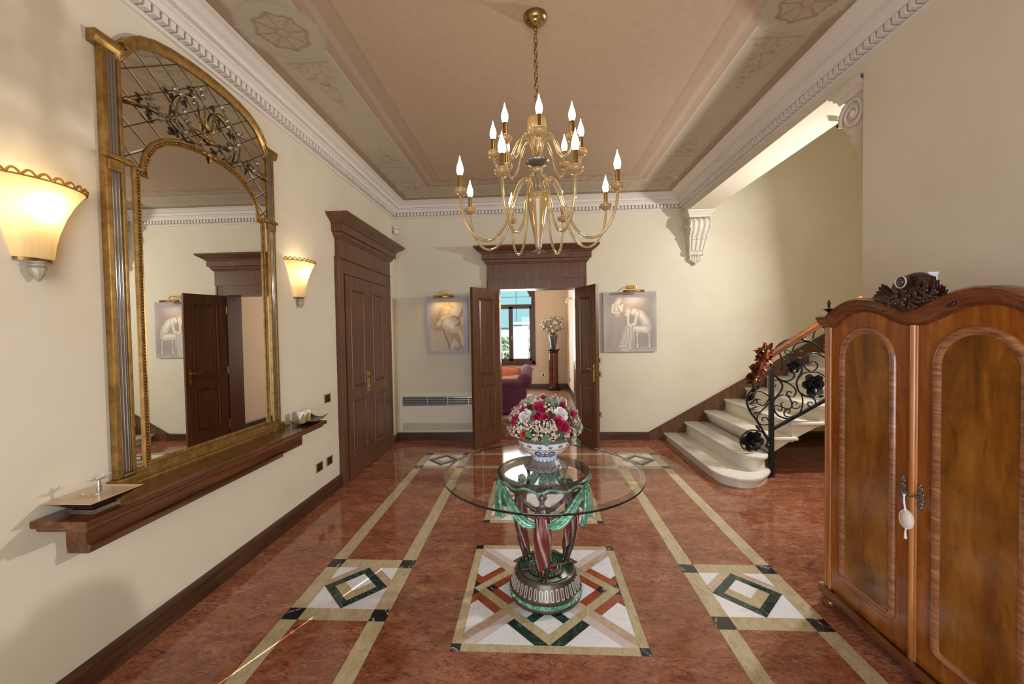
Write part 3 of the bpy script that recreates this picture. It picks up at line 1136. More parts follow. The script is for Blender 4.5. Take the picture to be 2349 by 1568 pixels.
def lintel(parent, T, w0, w1, z0, z_fr, z_top, dep):
    """frieze and stepped cornice; T maps (along, out, z)"""
    mb = MB(T)
    mb.box(w0, 0, z0, w1, dep, z_fr)
    build('frieze', mb, M['door'], parent)
    hh = z_top - z_fr
    P = [(0.0, 0.0), (0.012, 0.02), (0.018, 0.09), (0.030, 0.11), (0.040, 0.24), (0.062, 0.27), (0.062, 0.60), (0.078, 0.63), (0.082, 0.68), (0.11, 0.76), (0.15, 0.88), (0.160, 0.93), (0.160, 1.0), (-0.001, 1.0)]
    path = [(w0, 0), (w0, dep), (w1, dep), (w1, 0)]
    mb = MB(T).sweep(path, [(o, z_fr + z * hh) for o, z in P], lambda a, b, z: (a, b, z), side=1)
    build('cornice', mb, M['door'], parent, smooth=28)


def casing(parent, T, w0, w1, o0, o1, ztop, zhead, dep):
    """two jambs and a head around the opening o0..o1; outer edges w0,w1"""
    for a, b, s in ((w0, o0, 1), (w1, o1, -1)):
        mb = MB(T)
        prof = [(0, 0), (0, dep * 0.75), (0.012 * 1, dep), (0.03, dep), (0.036, dep * 0.8), (abs(b - a) - 0.02, dep * 0.7), (abs(b - a) - 0.008, dep * 0.55), (abs(b - a), dep * 0.5), (abs(b - a), 0)]
        poly = [(a + s * p, q) for p, q in prof]
        n = len(poly)
        mb.add([(p, q, z) for z in (0, ztop) for p, q in poly], [tuple(range(n))[::-1], tuple(range(n, 2 * n))] + [(i, (i + 1) % n, n + (i + 1) % n, n + i) for i in range(n)])
        build('jamb', mb, M['door'], parent)
    mb = MB(T).box(w0 + 0.02, 0, zhead, w1 - 0.02, dep * 0.7, ztop - 0.001)
    build('door_head', mb, M['door'], parent)
    mb = MB(T).box(w0 - 0.002, 0, ztop - 0.012, w1 + 0.002, dep + 0.004, ztop)
    build('head_bead', mb, M['door'], parent)


# closed pair of leaves in the left wall
d1 = empty('door_1', (XL, 4.5, 0), 'closed brown panelled double door in the mirror wall', 'door', kind='structure')
TL = lambda a, o, z: (XL + o, a, z)
casing(d1, TL, 3.825, 5.235, 3.965, 5.10, 2.27, 2.115, 0.05)
lintel(d1, TL, 3.845, 5.215, 2.27, 2.44, 2.66, 0.05)
build('recess', MB().box(XL - 0.002, 3.96, 0, XL + 0.003, 5.105, 2.12), M['carved'], d1)
door_leaf('leaf', d1, (XL + 0.004, 3.972), PI / 2, 0.562, 2.108, -1, True, 0.05, 0, 0.032)
door_leaf('leaf', d1, (XL + 0.004, 5.098), -PI / 2, 0.562, 2.108, 1, False, 0.05, 0, 0.032)
# open pair in the back wall
d2 = empty('door_2', (0.05, D, 0), 'open brown panelled double door in the far wall leading to the living room', 'door', kind='structure')
TB = lambda a, o, z: (a, D - o, z)
casing(d2, TB, -0.632, 0.732, DX0, DX1, 2.24, DZ, 0.04)
lintel(d2, TB, -0.628, 0.728, 2.24, 2.43, 2.66, 0.045)
mb = MB().box(DX0 - 0.02, D, 0, DX0, YJ, DZ + 0.02).box(DX1, D, 0, DX1 + 0.02, YJ, DZ + 0.02).box(DX0, D, DZ, DX1, YJ, DZ + 0.02)
build('door_lining', mb, M['door'], d2)
door_leaf('leaf', d2, (DX0 - 0.002, D - 0.05), math.atan2(-0.42, -0.30), 0.515, 2.08, -1, False, 0.05, 0.0, 0.042)
door_leaf('leaf', d2, (DX1 + 0.002, D - 0.05), math.atan2(-0.44, 0.185), 0.515, 2.08, 1, True, 0.05, 0.0, 0.042)

# ------------------------------------------------------------------ corbels under the beam


def corbel(name, T, label):
    """T(across, out, z)"""
    root = empty(name, T(0, 0, 3.03), label, 'corbel', 'pair of stucco corbels')
    P = [(0.0, 2.945), (0.215, 2.945), (0.222, 2.962), (0.226, 2.975), (0.240, 2.980), (0.246, 3.000), (0.262, 3.006), (0.266, 3.030), (0.0, 3.030)]
    rows = []
    for (o, z) in P[1:-1]:
        w = 0.135 + (o - 0.215) * 0.75
        rows.append([(-w, 0, z), (-w, o, z), (w, o, z), (w, 0, z)])
    mb = MB(T)
    vs = [p for r_ in rows for p in r_]
    fs = [(i * 4 + j, i * 4 + j + 1, (i + 1) * 4 + j + 1, (i + 1) * 4 + j) for i in range(len(rows) - 1) for j in range(3)]
    fs += [(0, 1, 2, 3), (len(vs) - 4, len(vs) - 3, len(vs) - 2, len(vs) - 1)]
    mb.add(vs, fs)
    build('cap', mb, M['corbel'], root)
    prof = [(0.150, 2.945, .125), (0.205, 2.93, .125), (0.228, 2.895, .124), (0.232, 2.85, .122), (0.215, 2.80, .118), (0.182, 2.755, .112), (0.150, 2.722, .108), (0.136, 2.705, .108),
            (0.150, 2.70, .112), (0.150, 2.675, .111), (0.134, 2.67, .104), (0.128, 2.64, .101), (0.112, 2.60, .096), (0.092, 2.56, .091), (0.080, 2.535, .088)]
    nc = 25
    mb = MB(T)
    vs = []
    for (o, z, w) in prof:
        for i in range(nc):
            t = -1 + 2 * i / (nc - 1)
            fl_ = 0.010 * (math.cos(t * PI * 3.5) - 0.3) if abs(t) < 0.97 else 0
            vs.append((t * w, o + fl_, z))
    n = len(prof)
    fs = [(j * nc + i, j * nc + i + 1, (j + 1) * nc + i + 1, (j + 1) * nc + i) for j in range(n - 1) for i in range(nc - 1)]
    b = len(vs)
    for (o, z, w) in prof:
        vs += [(-w, 0, z), (w, 0, z)]
    for j in range(n - 1):
        fs += [(b + 2 * j, j * nc, (j + 1) * nc, b + 2 * j + 2), (j * nc + nc - 1, b + 2 * j + 1, b + 2 * j + 3, (j + 1) * nc + nc - 1)]
    mb.add(vs, fs)
    build('bracket', mb, M['corbel'], root, smooth=50)
    for s in (-1, 1):
        pts = []
        for i in range(46):
            a = -0.4 + i / 45 * 4.4 * PI
            r_ = 0.098 * (1 - i / 45 * 0.86)
            pts.append((s * 0.126, 0.118 + r_ * math.cos(a), 2.845 + r_ * 0.98 * math.sin(a)))
        mb = MB(T).tube(pts, [0.016 - 0.009 * i / 45 for i in range(46)], 7).ball((s * 0.126, 0.118, 2.845), 0.018, 0.026, 0.026, 10, 8)
        build('volute', mb, M['corbel'], root, smooth=60)
    mb = MB(T).tube([(-0.09, 0.062, 2.507), (0.09, 0.062, 2.507)], 0.033, 14)
    for k_ in (-0.085, -0.02, 0.02, 0.085):
        mb.tube([(k_ - 0.007, 0.062, 2.507), (k_ + 0.007, 0.062, 2.507)], 0.037, 14)
    mb.box(-0.085, 0, 2.475, 0.085, 0.062, 2.535)
    build('lower_roll', mb, M['corbel'], root, smooth=40)
    mb = MB(T)
    for k_ in range(5):
        x_ = -0.064 + 0.032 * k_
        hgt = 0.125 - abs(k_ - 2) * 0.022
        mb.ball((x_, 0.03, 2.482 - hgt * 0.45), 0.021, 0.034, hgt * 0.52, 10, 8)
        mb.ball((x_ * 0.7, 0.05, 2.482 - hgt * 0.78), 0.013, 0.018, 0.022, 8, 6)
    mb.ball((0, 0.03, 2.368), 0.02, 0.025, 0.02, 10, 6)
    build('leaf_drop', mb, M['corbel'], root, smooth=60)
    return root


XB = (XR + XP) / 2
corbel('corbel', lambda a, o, z: (XB - a, D - o, z), 'white scrolled stucco corbel on the far wall seen from the front')
corbel('corbel', lambda a, o, z: (XB + a, YP + o, z), 'white scrolled stucco corbel high beside the near end of the beam, seen from its side')

# ------------------------------------------------------------------ staircase
stair = empty('staircase', (2.4, 4.8, 0), 'white marble staircase climbing to the right along the far wall', 'staircase')
NOSE = [1.75, 2.018, 2.285, 2.545, 2.817, 3.087, 3.357, 3.627, 3.897, 4.167, 4.437]
ZT = [0.10 + 0.152 * i for i in range(11)]
YE = 4.12


def arc_plan(x, yb, cor, r_end):
    return [(x, D - 0.004), (x, yb)] + cor + [(r_end, D - 0.004)]


def tread(poly, z, th, parent):
    # rounded nosing: three inset rings
    def off(pl, d_):
        n = len(pl)
        out = []
        for i in range(n):
            p0, p1, p2 = Vector(pl[i - 1]), Vector(pl[i]), Vector(pl[(i + 1) % n])
            t0, t1 = (p1 - p0).normalized(), (p2 - p1).normalized()
            n0, n1 = Vector((-t0.y, t0.x)), Vector((-t1.y, t1.x))
            m_ = n0 + n1
            m_ = m_ / max(0.4, m_.dot(n0)) if m_.length > 1e-6 else n0
            out.append(p1 + m_ * d_)
        return out
    if parea(poly) < 0:
        poly = poly[::-1]
    n = len(poly)
    lay = [(0.012, 0), (0.003, 0.006), (0.0, th / 2), (0.003, th - 0.006), (0.012, th)]
    vs, fs = [], []
    for (d_, h_) in lay:
        vs += [(p.x, min(p.y, D - 0.004), z - th + h_) for p in off(poly, d_)]
    for j in range(len(lay) - 1):
        for i in range(n):
            k_ = (i + 1) % n
            fs.append((j * n + i, j * n + k_, (j + 1) * n + k_, (j + 1) * n + i))
    fs += [tuple(range(n))[::-1], tuple(range((len(lay) - 1) * n, len(lay) * n))]
    return build('tread', MB().add(vs, fs), M['stair_m'], parent, smooth=35)


p1 = [(1.75, D - 0.004), (1.75, 4.15)] + [tuple(p.xy) for p in chain([(1.752, 4.06, 0), (1.785, 3.93, 0), (1.87, 3.835, 0), (1.98, 3.80, 0), (2.10, 3.84, 0), (2.22, 3.935, 0), (2.31, 4.04, 0), (2.335, 4.11, 0)], 3)] + [(2.34, 4.2), (2.34, D - 0.004)]
p2 = [(2.018, D - 0.004), (2.018, 4.28)] + [tuple(p.xy) for p in chain([(2.022, 4.2, 0), (2.045, 4.08, 0), (2.10, 4.005, 0), (2.18, 3.98, 0), (2.26, 4.01, 0), (2.31, 4.08, 0), (2.325, 4.14, 0)], 3)] + [(2.33, 4.25), (2.33, D - 0.004)]


def shrink(poly, d_):
    pl = poly if parea(poly) > 0 else poly[::-1]
    n = len(pl)
    out = []
    for i in range(n):
        q0, q1, q2 = Vector(pl[i - 1]), Vector(pl[i]), Vector(pl[(i + 1) % n])
        t0, t1 = (q1 - q0).normalized(), (q2 - q1).normalized()
        n0, n1 = Vector((-t0.y, t0.x)), Vector((-t1.y, t1.x))
        m_ = n0 + n1
        m_ = m_ / max(0.4, m_.dot(n0)) if m_.length > 1e-6 else n0
        q = q1 + m_ * d_
        out.append((q.x, min(q.y, D - 0.004)))
    return out


for poly, z, zb in ((p1, ZT[0], 0.0), (p2, ZT[1], ZT[0])):
    tread(poly, z, 0.036, stair)
    rp = shrink(poly, 0.028)
    build('riser', MB().prism(rp, 'z', zb, z - 0.036), M['stair_m'], stair, smooth=35)
    build('riser_moulding', MB().prism(shrink(poly, 0.02), 'z', z - 0.046, z - 0.036), M['stair_m'], stair, smooth=35)
under = lambda x: 0.268 + 0.535 * (x - 2.37)
for i in range(2, 11):
    x, z = NOSE[i], ZT[i]
    x1 = NOSE[i] + 0.335
    tread([(x, D - 0.004), (x, YE - 0.012), (x1, YE - 0.012), (x1, D - 0.004)], z, 0.036, stair)
    xa, xb = x + 0.024, x1 - 0.04
    build('riser', MB().prism([(max(xa, 2.365) if i == 2 else xa, under(xa)), (xa, z - 0.036), (xb, z - 0.036), (xb, under(xb))], 'y', YE + 0.012, D - 0.004), M['stair_m'], stair)
    build('riser_moulding', MB().box(x + 0.016, YE + 0.003, z - 0.047, xb, D - 0.004, z - 0.036), M['stair_m'], stair)

# ------------------------------------------------------------------ railing
rl = empty('stair_railing', (2.36, 4.11, 0), 'wrought iron scroll railing with wooden handrail at the stair foot', 'railing')
YR = 4.105
R3 = lambda p, dy=0: (p[0], YR + dy, p[1])
mb = MB()
mb.box(2.334, YR - 0.019, 0.012, 2.372, YR + 0.019, 1.12)
build('post', mb, M['iron'], rl, bevel=0.003)
build('post_shoe', MB().box(2.325, YR - 0.028, 0.0, 2.381, YR + 0.028, 0.012), M['chrome'], rl, bevel=0.002, label='bright metal shoe')
mb = MB()
sl = 0.567
mb.prism([(2.37, 0.478), (4.3, 0.478 + sl * 1.93), (4.3, 0.510 + sl * 1.93), (2.37, 0.510)], 'y', YR - 0.014, YR + 0.014)
build('bottom_rail', mb, M['iron'], rl)
hp = [(2.24, YR, 1.168), (2.6, YR, 1.40), (3.0, YR, 1.648), (3.5, YR, 1.935), (4.3, YR, 2.39)]
hr = MB().tube(chain(hp, 6), 0.031, 12, flat=0.85)
hr.tube([(p[0], p[1], p[2] - 0.026) for p in chain(hp, 6)], 0.019, 8, flat=1.3)
build('handrail', hr, M['rail_w'], rl, smooth=50)
SCR = [
    ([(2.866, 1.244), (2.803, 1.301), (2.731, 1.353), (2.65, 1.38), (2.569, 1.384), (2.478, 1.362), (2.406, 1.306), (2.36, 1.222), (2.351, 1.128), (2.379, 1.043), (2.433, 0.986), (2.506, 0.971), (2.56, 0.994), (2.574, 1.032), (2.551, 1.065)], .0125),
    ([(2.46, 1.108), (2.451, 1.193), (2.433, 1.259), (2.438, 1.315), (2.46, 1.343)], .008),
    ([(2.713, 1.353), (2.641, 1.354), (2.578, 1.323), (2.555, 1.267), (2.533, 1.243), (2.497, 1.239), (2.483, 1.263), (2.506, 1.277), (2.537, 1.262)], .0075),
    ([(2.46, 1.19), (2.50, 1.185), (2.555, 1.248), (2.587, 1.205), (2.641, 1.195), (2.668, 1.218), (2.659, 1.261), (2.623, 1.266)], .006),
    ([(2.65, 1.19), (2.65, 1.106), (2.642, 1.059), (2.614, 1.003), (2.596, 0.947), (2.615, 0.871), (2.66, 0.828), (2.732, 0.814), (2.795, 0.846), (2.822, 0.907), (2.822, 0.944)], .0095),
    ([(2.866, 1.197), (2.803, 1.235), (2.731, 1.241), (2.668, 1.209), (2.659, 1.143), (2.687, 1.091), (2.732, 1.063), (2.777, 1.081), (2.795, 1.123), (2.768, 1.161), (2.732, 1.157), (2.723, 1.133)], .0085),
    ([(2.614, 1.0), (2.66, 1.045), (2.732, 1.058), (2.804, 1.048), (2.867, 1.01)], .0085),
    ([(2.433, 0.976), (2.46, 0.929), (2.442, 0.863), (2.388, 0.797), (2.365, 0.722), (2.388, 0.665), (2.433, 0.617), (2.497, 0.598), (2.57, 0.607), (2.624, 0.649), (2.651, 0.72), (2.651, 0.805), (2.624, 0.862)], .0095),
    ([(2.369, 0.769), (2.415, 0.816), (2.479, 0.835), (2.524, 0.806), (2.551, 0.749), (2.542, 0.702), (2.506, 0.693), (2.46, 0.712), (2.447, 0.745), (2.47, 0.759)], .008),
    ([(2.515, 0.693), (2.479, 0.664), (2.483, 0.626), (2.524, 0.612), (2.57, 0.617)], .007),
    ([(2.479, 0.679), (2.506, 0.688), (2.533, 0.674), (2.529, 0.655), (2.511, 0.657)], .006),
    ([(2.388, 0.674), (2.378, 0.712), (2.415, 0.726), (2.451, 0.712), (2.451, 0.683), (2.429, 0.674), (2.417, 0.693)], .007),
    ([(2.551, 0.74), (2.56, 0.702), (2.606, 0.697), (2.633, 0.72)], .006),
    ([(2.556, 0.744), (2.569, 0.763), (2.597, 0.758), (2.597, 0.735)], .006),
    ([(2.451, 0.972), (2.533, 0.938), (2.587, 0.881), (2.578, 0.824), (2.542, 0.815), (2.506, 0.834), (2.51, 0.863), (2.542, 0.862), (2.547, 0.848)], .0075),
    ([(2.351, 0.949), (2.365, 0.977), (2.406, 0.981), (2.424, 0.977), (2.46, 0.95)], .0065),
    ([(2.351, 0.949), (2.365, 0.916), (2.392, 0.92), (2.397, 0.939)], .006),
    ([(2.633, 0.852), (2.696, 0.814), (2.768, 0.809), (2.83, 0.813)], .0065),
    ([(2.732, 0.814), (2.773, 0.776), (2.773, 0.729), (2.737, 0.71), (2.705, 0.729), (2.71, 0.757), (2.741, 0.757), (2.746, 0.738)], .007),
    ([(2.749, 1.386), (2.76, 1.43), (2.776, 1.469)], .008),
    ([(2.324, 0.371), (2.296, 0.428), (2.25, 0.514), (2.205, 0.59), (2.15, 0.666), (2.118, 0.761), (2.132, 0.837), (2.178, 0.903), (2.168, 0.951), (2.132, 0.961), (2.109, 0.942)], .0115),
    ([(2.335, 0.817), (2.296, 0.845), (2.26, 0.865), (2.214, 0.865), (2.196, 0.846)], .0065),
    ([(2.335, 0.80), (2.31, 0.76), (2.278, 0.727), (2.232, 0.742), (2.214, 0.77), (2.228, 0.789), (2.251, 0.784)], .0065),
    ([(2.325, 0.75), (2.305, 0.722), (2.26, 0.675), (2.218, 0.618), (2.228, 0.561), (2.269, 0.533), (2.335, 0.542)], .0075),
    ([(2.33, 0.57), (2.305, 0.604), (2.269, 0.604), (2.264, 0.58), (2.283, 0.575)], .0065),
    ([(2.205, 1.026), (2.228, 0.979), (2.228, 0.931), (2.21, 0.903)], .0065),
    ([(2.306, 1.016), (2.287, 0.959), (2.242, 0.912), (2.219, 0.884)], .0065),
    ([(2.324, 0.39), (2.287, 0.447), (2.214, 0.476), (2.14, 0.476), (2.076, 0.428), (2.053, 0.371), (2.075, 0.304), (2.14, 0.278), (2.204, 0.29)], .0085),
    ([(2.29, 0.42), (2.278, 0.442), (2.241, 0.485), (2.218, 0.514)], .006),
]
for pts, r_ in SCR:
    c_ = chain([R3(p) for p in pts], 5)
    n_ = len(c_)
    build('scroll', MB().tube(c_, [r_ * (1 - 0.35 * (i / n_) ** 2) for i in range(n_)], 7), M['iron'], rl, smooth=60)
for i in range(3):      # the same panel repeats up the stairs behind the wardrobe
    sh = 0.62 * (i + 1)
    for pts, r_ in (SCR[0], SCR[4], SCR[7]):
        c_ = chain([(p[0] + sh, YR, p[1] + sh * sl) for p in pts], 4)
        build('scroll', MB().tube(c_, r_, 6), M['iron'], rl, smooth=60)


def iron_rose(c, r_, seed):
    rr = random.Random(seed)
    mb = MB()
    for ring, (nn, L_, wd_, tilt) in enumerate(((6, r_ * 1.02, 0.9, 0.05), (5, r_ * 0.70, 0.8, 0.55), (4, r_ * 0.42, 0.8, 1.3))):
        for i in range(nn):
            a = 2 * PI * (i + 0.5 * ring) / nn + rr.uniform(-.12, .12)
            d_ = Vector((math.cos(a), -tilt - 0.12 * rr.random(), math.sin(a)))
            mb.leaf((c[0] + 0.012 * math.cos(a), c[1] - 0.010 - 0.008 * ring, c[2] + 0.012 * math.sin(a)), d_, (0, -1, 0), L_, L_ * wd_, rr.uniform(-.12, .3), rr.choice((-.25, .3, .3)), 6, True)
    mb.ball((c[0], c[1] - 0.02, c[2]), r_ * 0.2, seg=10, rings=6)
    build('iron_rose', mb, M['iron'], rl, smooth=70)


iron_rose((2.556, YR, 1.118), 0.062, 1)
iron_rose((2.740, YR, 0.93), 0.098, 2)
iron_rose((2.158, YR, 0.378), 0.095, 3)
mb = MB().ball((2.312, YR - 0.012, 0.325), 0.026, seg=12, rings=8).ball((2.312, YR - 0.012, 0.36), 0.012, seg=8, rings=6)
build('collar', mb, M['iron'], rl, smooth=60)
for (x, z, dx_, dz_, L_) in ((2.241, 0.485, -0.5, 0.6, 0.06), (2.196, 0.846, -0.7, -0.2, 0.05), (2.21, 0.903, 0.8, 0.5, 0.065), (2.80, 0.813, 1, 0.1, 0.06), (2.228, 0.789, -0.8, -0.1, 0.05), (2.776, 1.469, -0.6, 0.8, 0.05), (2.46, 1.115, -0.3, -1, 0.05)):
    mb = MB()
    for s in (-1, 1):
        mb.leaf((x, YR, z), (dx_, 0.25 * s, dz_), (0, -s, 0), L_, L_ * 0.45, 0.2, 0.3, 5)
    mb.ball((x + dx_ * L_ * .4, YR, z + dz_ * L_ * .4), L_ * 0.18, L_ * 0.18, L_ * 0.3, 8, 6)
    build('iron_bud', mb, M['iron'], rl, smooth=70)
for i, (x, z, a) in enumerate(((2.128, 0.80, -0.4), (2.135, 0.74, -0.6), (2.14, 0.69, -0.9), (2.16, 0.86, -0.2), (2.175, 0.65, -1.0), (2.12, 0.77, 0.3))):
    mb = MB()
    for k_ in range(3):
        an = a + 0.5 * k_
        mb.leaf((x, YR - 0.006, z), (math.cos(an), -0.4, math.sin(an)), (-math.sin(an), -0.3, math.cos(an)), 0.075, 0.036, 0.45, 0.4, 6)
    build('iron_acanthus', mb, M['iron'], rl, smooth=70)


def remesh(o, vox, smooth_it=2):
    md = o.modifiers.new('fuse', 'REMESH')
    md.mode = 'VOXEL'
    md.voxel_size = vox
    md.use_smooth_shade = True
    if smooth_it:
        ms = o.modifiers.new('soften', 'SMOOTH')
        ms.iterations = smooth_it
        ms.factor = 0.5
    return o


# carved foliage mask that ends the handrail
mb = MB()
rr = random.Random(4)
for i in range(26):
    t = i / 25
    cx_, cz_ = 2.30 - 0.125 * t, 1.235 - 0.255 * t
    w_ = 0.075 * (1 - 0.55 * t) + 0.01
    mb.ball((cx_, YR, cz_), w_ * 0.55, w_ * 0.6, 0.03, 10, 6)
for i in range(80):
    t = rr.random()
    side = rr.uniform(-1.35, 1.35)
    cx_, cz_ = 2.30 - 0.125 * t, 1.27 - 0.28 * t
    w_ = 0.095 * (1 - 0.5 * t)
    b = Vector((cx_ - 0.35 * w_ + rr.uniform(-.2, .2) * w_, YR - w_ * 0.7 * math.cos(side), cz_ + w_ * 0.5 * math.sin(side)))
    d_ = Vector((-0.75 + rr.uniform(-.4, .5), -0.5 * math.cos(side), 0.6 - 1.5 * t + rr.uniform(-.3, .5)))
    L_ = rr.uniform(0.055, 0.095)
    for q in (0, 1):
        mb.leaf(b + Vector((0, 0.004 * q, 0)), d_, (-0.4, -0.7, 0.5), L_, L_ * 0.5, 0.65, 0.5, 6)
for i in range(70):
    t = rr.random() ** 1.3
    an = rr.uniform(0, 2 * PI)
    w_ = 0.075 * (1 - 0.55 * t)
    b = Vector((2.305 - 0.135 * t + w_ * 0.6 * math.cos(an), YR - rr.uniform(-.2, .9) * w_, 1.285 - 0.28 * t + w_ * 0.6 * math.sin(an)))
    d_ = Vector((math.cos(an) - 0.3, rr.uniform(-.9, .2), math.sin(an) + 0.2 - 0.5 * t))
    L_ = rr.uniform(0.04, 0.07)
    for q in (0, 1):
        mb.leaf(b + Vector((0, 0.004 * q, 0)), d_, (0.2, -1, 0.2), L_, L_ * 0.6, rr.uniform(-.3, .6), 0.45, 5)
mb.tube(chain([(2.17, YR - .03, 1.02), (2.155, YR - .04, 1.045), (2.16, YR - .04, 1.075)], 4), [0.018 * (1 - 0.06 * i) for i in range(9)], 8)
build('carved_finial', mb, M['lion'], rl, smooth=60, label='carved reddish wood foliage finial')

# ------------------------------------------------------------------ wall shelf under the mirror
sh = empty('wall_shelf', (XL, 2.4, 0.62), 'long dark mahogany shelf with moulded front under the mirror', 'shelf')
SY0, SY1 = 1.525, 3.06


def shelf_part(name, prof, y0, y1, ov=True):
    vs = []
    for (o, z) in prof:
        e = 0.85 * max(0, o - 0.096) if ov else 0
        vs += [(XL, y0 - e, z), (XL + o, y0 - e, z), (XL + o, y1 + e, z), (XL, y1 + e, z)]
    n = len(prof)
    fs = [(i * 4 + j, i * 4 + j + 1, (i + 1) * 4 + j + 1, (i + 1) * 4 + j) for i in range(n - 1) for j in range(3)]
    fs += [(0, 1, 2, 3), tuple(range(4 * (n - 1), 4 * n))]
    return build(name, MB().add(vs, fs), M['shelf'], sh, smooth=25)


shelf_part('shelf_top', [(0.226, 0.776), (0.230, 0.779), (0.232, 0.784), (0.232, 0.802), (0.228, 0.806)], SY0, SY1)
shelf_part('shelf_cornice', [(0.104, 0.722), (0.112, 0.724), (0.116, 0.730), (0.150, 0.735), (0.174, 0.744), (0.188, 0.756), (0.206, 0.757), (0.209, 0.762), (0.209, 0.776)], SY0, SY1)
shelf_part('shelf_body', [(0.088, 0.636), (0.088, 0.714), (0.102, 0.714), (0.102, 0.722)], SY0, SY1, False)
shelf_part('shelf_bead', [(0.090, 0.620), (0.098, 0.622), (0.104, 0.630), (0.098, 0.640), (0.106, 0.646), (0.106, 0.652), (0.088, 0.660)], SY0 + 0.002, 2.80, False)

# ------------------------------------------------------------------ the tall mirror
XM = XL
ZS = 0.806
mir = empty('mirror', (XL, 2.295, ZS), 'tall gilt arched mirror with smoked lattice top and bronze vines', 'mirror')
YC = 2.300
TM = lambda a, o, z: (XM + o * 0.47, YC + a, 1.5 + (z - 1.5) * 1.0245 if z > 0.9 else 0.806 + (z - 0.806) * 0.842)
HW = 0.588
ARCH = [(-0.505, 2.79), (-0.485, 2.83), (-0.45, 2.875), (-0.405, 2.912), (-0.33, 2.945), (-0.24, 2.966), (-0.12, 2.98), (0.0, 2.985)]
ARCH = ARCH + [(-a, b) for a, b in ARCH[-2::-1]]
out = [(-HW, ZS), (HW, ZS), (HW, 2.80)] + [(a, b) for a, b in ARCH[::-1]] + [(-HW, 2.80)]
build('back_board', MB(TM).prism([(a, b) for a, b in out], 'y', 0.0, 0.052), M['gold'], mir)
for s in (-1, 1):
    e = lambda a0, a1, o0, o1, z0, z1: MB(TM).box(min(s * a0, s * a1), o0, z0, max(s * a0, s * a1), o1, z1)
    build('outer_stile', e(0.566, 0.590, 0.0, 0.072, 0.865, 2.80), M['gold'], mir, bevel=0.004)
    build('inner_stile', e(0.508, 0.524, 0.05, 0.082, 0.885, 2.80), M['gold'], mir, bevel=0.003)
    build('rod_backing', e(0.522, 0.568, 0.052, 0.055, 0.885, 2.78), M['black_stone'], mir)
    for z0, z1 in ((0.89, 2.26), (2.31, 2.78)):
        for q in range(3):
            a_ = 0.530 + q * 0.0145
            build('glass_rod', MB(TM).tube([(s * a_, 0.062, z0), (s * a_, 0.062, z1)], 0.0075, 10), M['rod'], mir, smooth=60)
    build('capital', e(0.516, 0.584, 0.05, 0.094, 2.245, 2.295), M['gold'], mir, bevel=0.004)
    build('capital_rail', e(0.470, 0.604, 0.05, 0.104, 2.296, 2.318), M['gold'], mir, bevel=0.006)
    ftm = e(0.505, 0.612, 0.0, 0.105, 0.806, 0.865)
    build('plinth_block', ftm, M['gold'], mir, bevel=0.004)
    build('rod_sill', e(0.522, 0.568, 0.05, 0.088, 0.868, 0.886), M['gold'], mir, bevel=0.003)
bm_ = MB(TM)
bm_.sweep([(-0.52, 0.0), (0.52, 0.0)], [(0.0, 0.806), (0.11, 0.806), (0.112, 0.82), (0.104, 0.828), (0.106, 0.842), (0.094, 0.85), (0.092, 0.868), (0.080, 0.876), (0.078, 0.892), (0.0, 0.892)], lambda a, b, z: (a, b, z), side=1)
build('base_moulding', bm_, M['gold'], mir)
CPROF = [(0.024, 0.0), (0.024, 0.094), (0.018, 0.104), (0.010, 0.104), (0.006, 0.098), (-0.006, 0.096), (-0.012, 0.088), (-0.024, 0.084), (-0.030, 0.074), (-0.030, 0.0)]
cp_ = [(-0.622, 2.80), (-0.505, 2.80)] + ARCH + [(0.505, 2.80), (0.622, 2.80)]
build('crown_moulding', MB(TM).sweep(cp_, CPROF, lambda a, b, o: (a, o, b), side=1), M['gold'], mir, smooth=30)
# smoked panes between lattice bars
reg = [(-0.505, 2.24), (0.505, 2.24)] + [(a, b) for a, b in ARCH[::-1]]
ang = math.radians(35)
P_ = 0.115
pane_n = 0


def region_clip(poly):
    n = len(reg)
    for i in range(n):
        p, q = reg[i], reg[(i + 1) % n]
        A_, B_ = q[1] - p[1], -(q[0] - p[0])
        if abs(A_) + abs(B_) < 1e-9:
            continue
        poly = clip(poly, A_, B_, A_ * p[0] + B_ * p[1])
        if len(poly) < 3:
            return None
    return poly


rr = random.Random(3)
u1, u2 = (math.cos(ang), math.sin(ang)), (-math.cos(ang), math.sin(ang))
for i in range(-9, 10):
    for j in range(-9, 10):
        g = 0.003
        c0 = (0.0 + (i * u1[0] + j * u2[0]) * P_, 2.55 + (i * u1[1] + j * u2[1]) * P_)
        q = [(c0[0] + (a * u1[0] + b * u2[0]) * P_, c0[1] + (a * u1[1] + b * u2[1]) * P_) for a, b in ((0.025, 0.025), (0.975, 0.025), (0.975, 0.975), (0.025, 0.975))]
        q = region_clip(q)
        if not q or abs(parea(q)) < 1e-4:
            continue
        ta, tb = rr.uniform(-.012, .012), rr.uniform(-.012, .012)
        mx_, mz_ = sum(p[0] for p in q) / len(q), sum(p[1] for p in q) / len(q)
        n = len(q)
        # bevelled edge pane
        rim = [TM(p[0], 0.0585, p[1]) for p in q]
        inn = [(mx_ + (p[0] - mx_) * 0.86, mz_ + (p[1] - mz_) * 0.86) for p in q]
        inn = [TM(p[0], 0.0605 + ta * (p[0] - mx_) + tb * (p[1] - mz_), p[1]) for p in inn]
        build('mirror_pane', MB().add(rim + inn, [tuple(range(n, 2 * n))] + [(k_, (k_ + 1) % n, n + (k_ + 1) % n, n + k_) for k_ in range(n)]), M['mirror_dark'], mir)
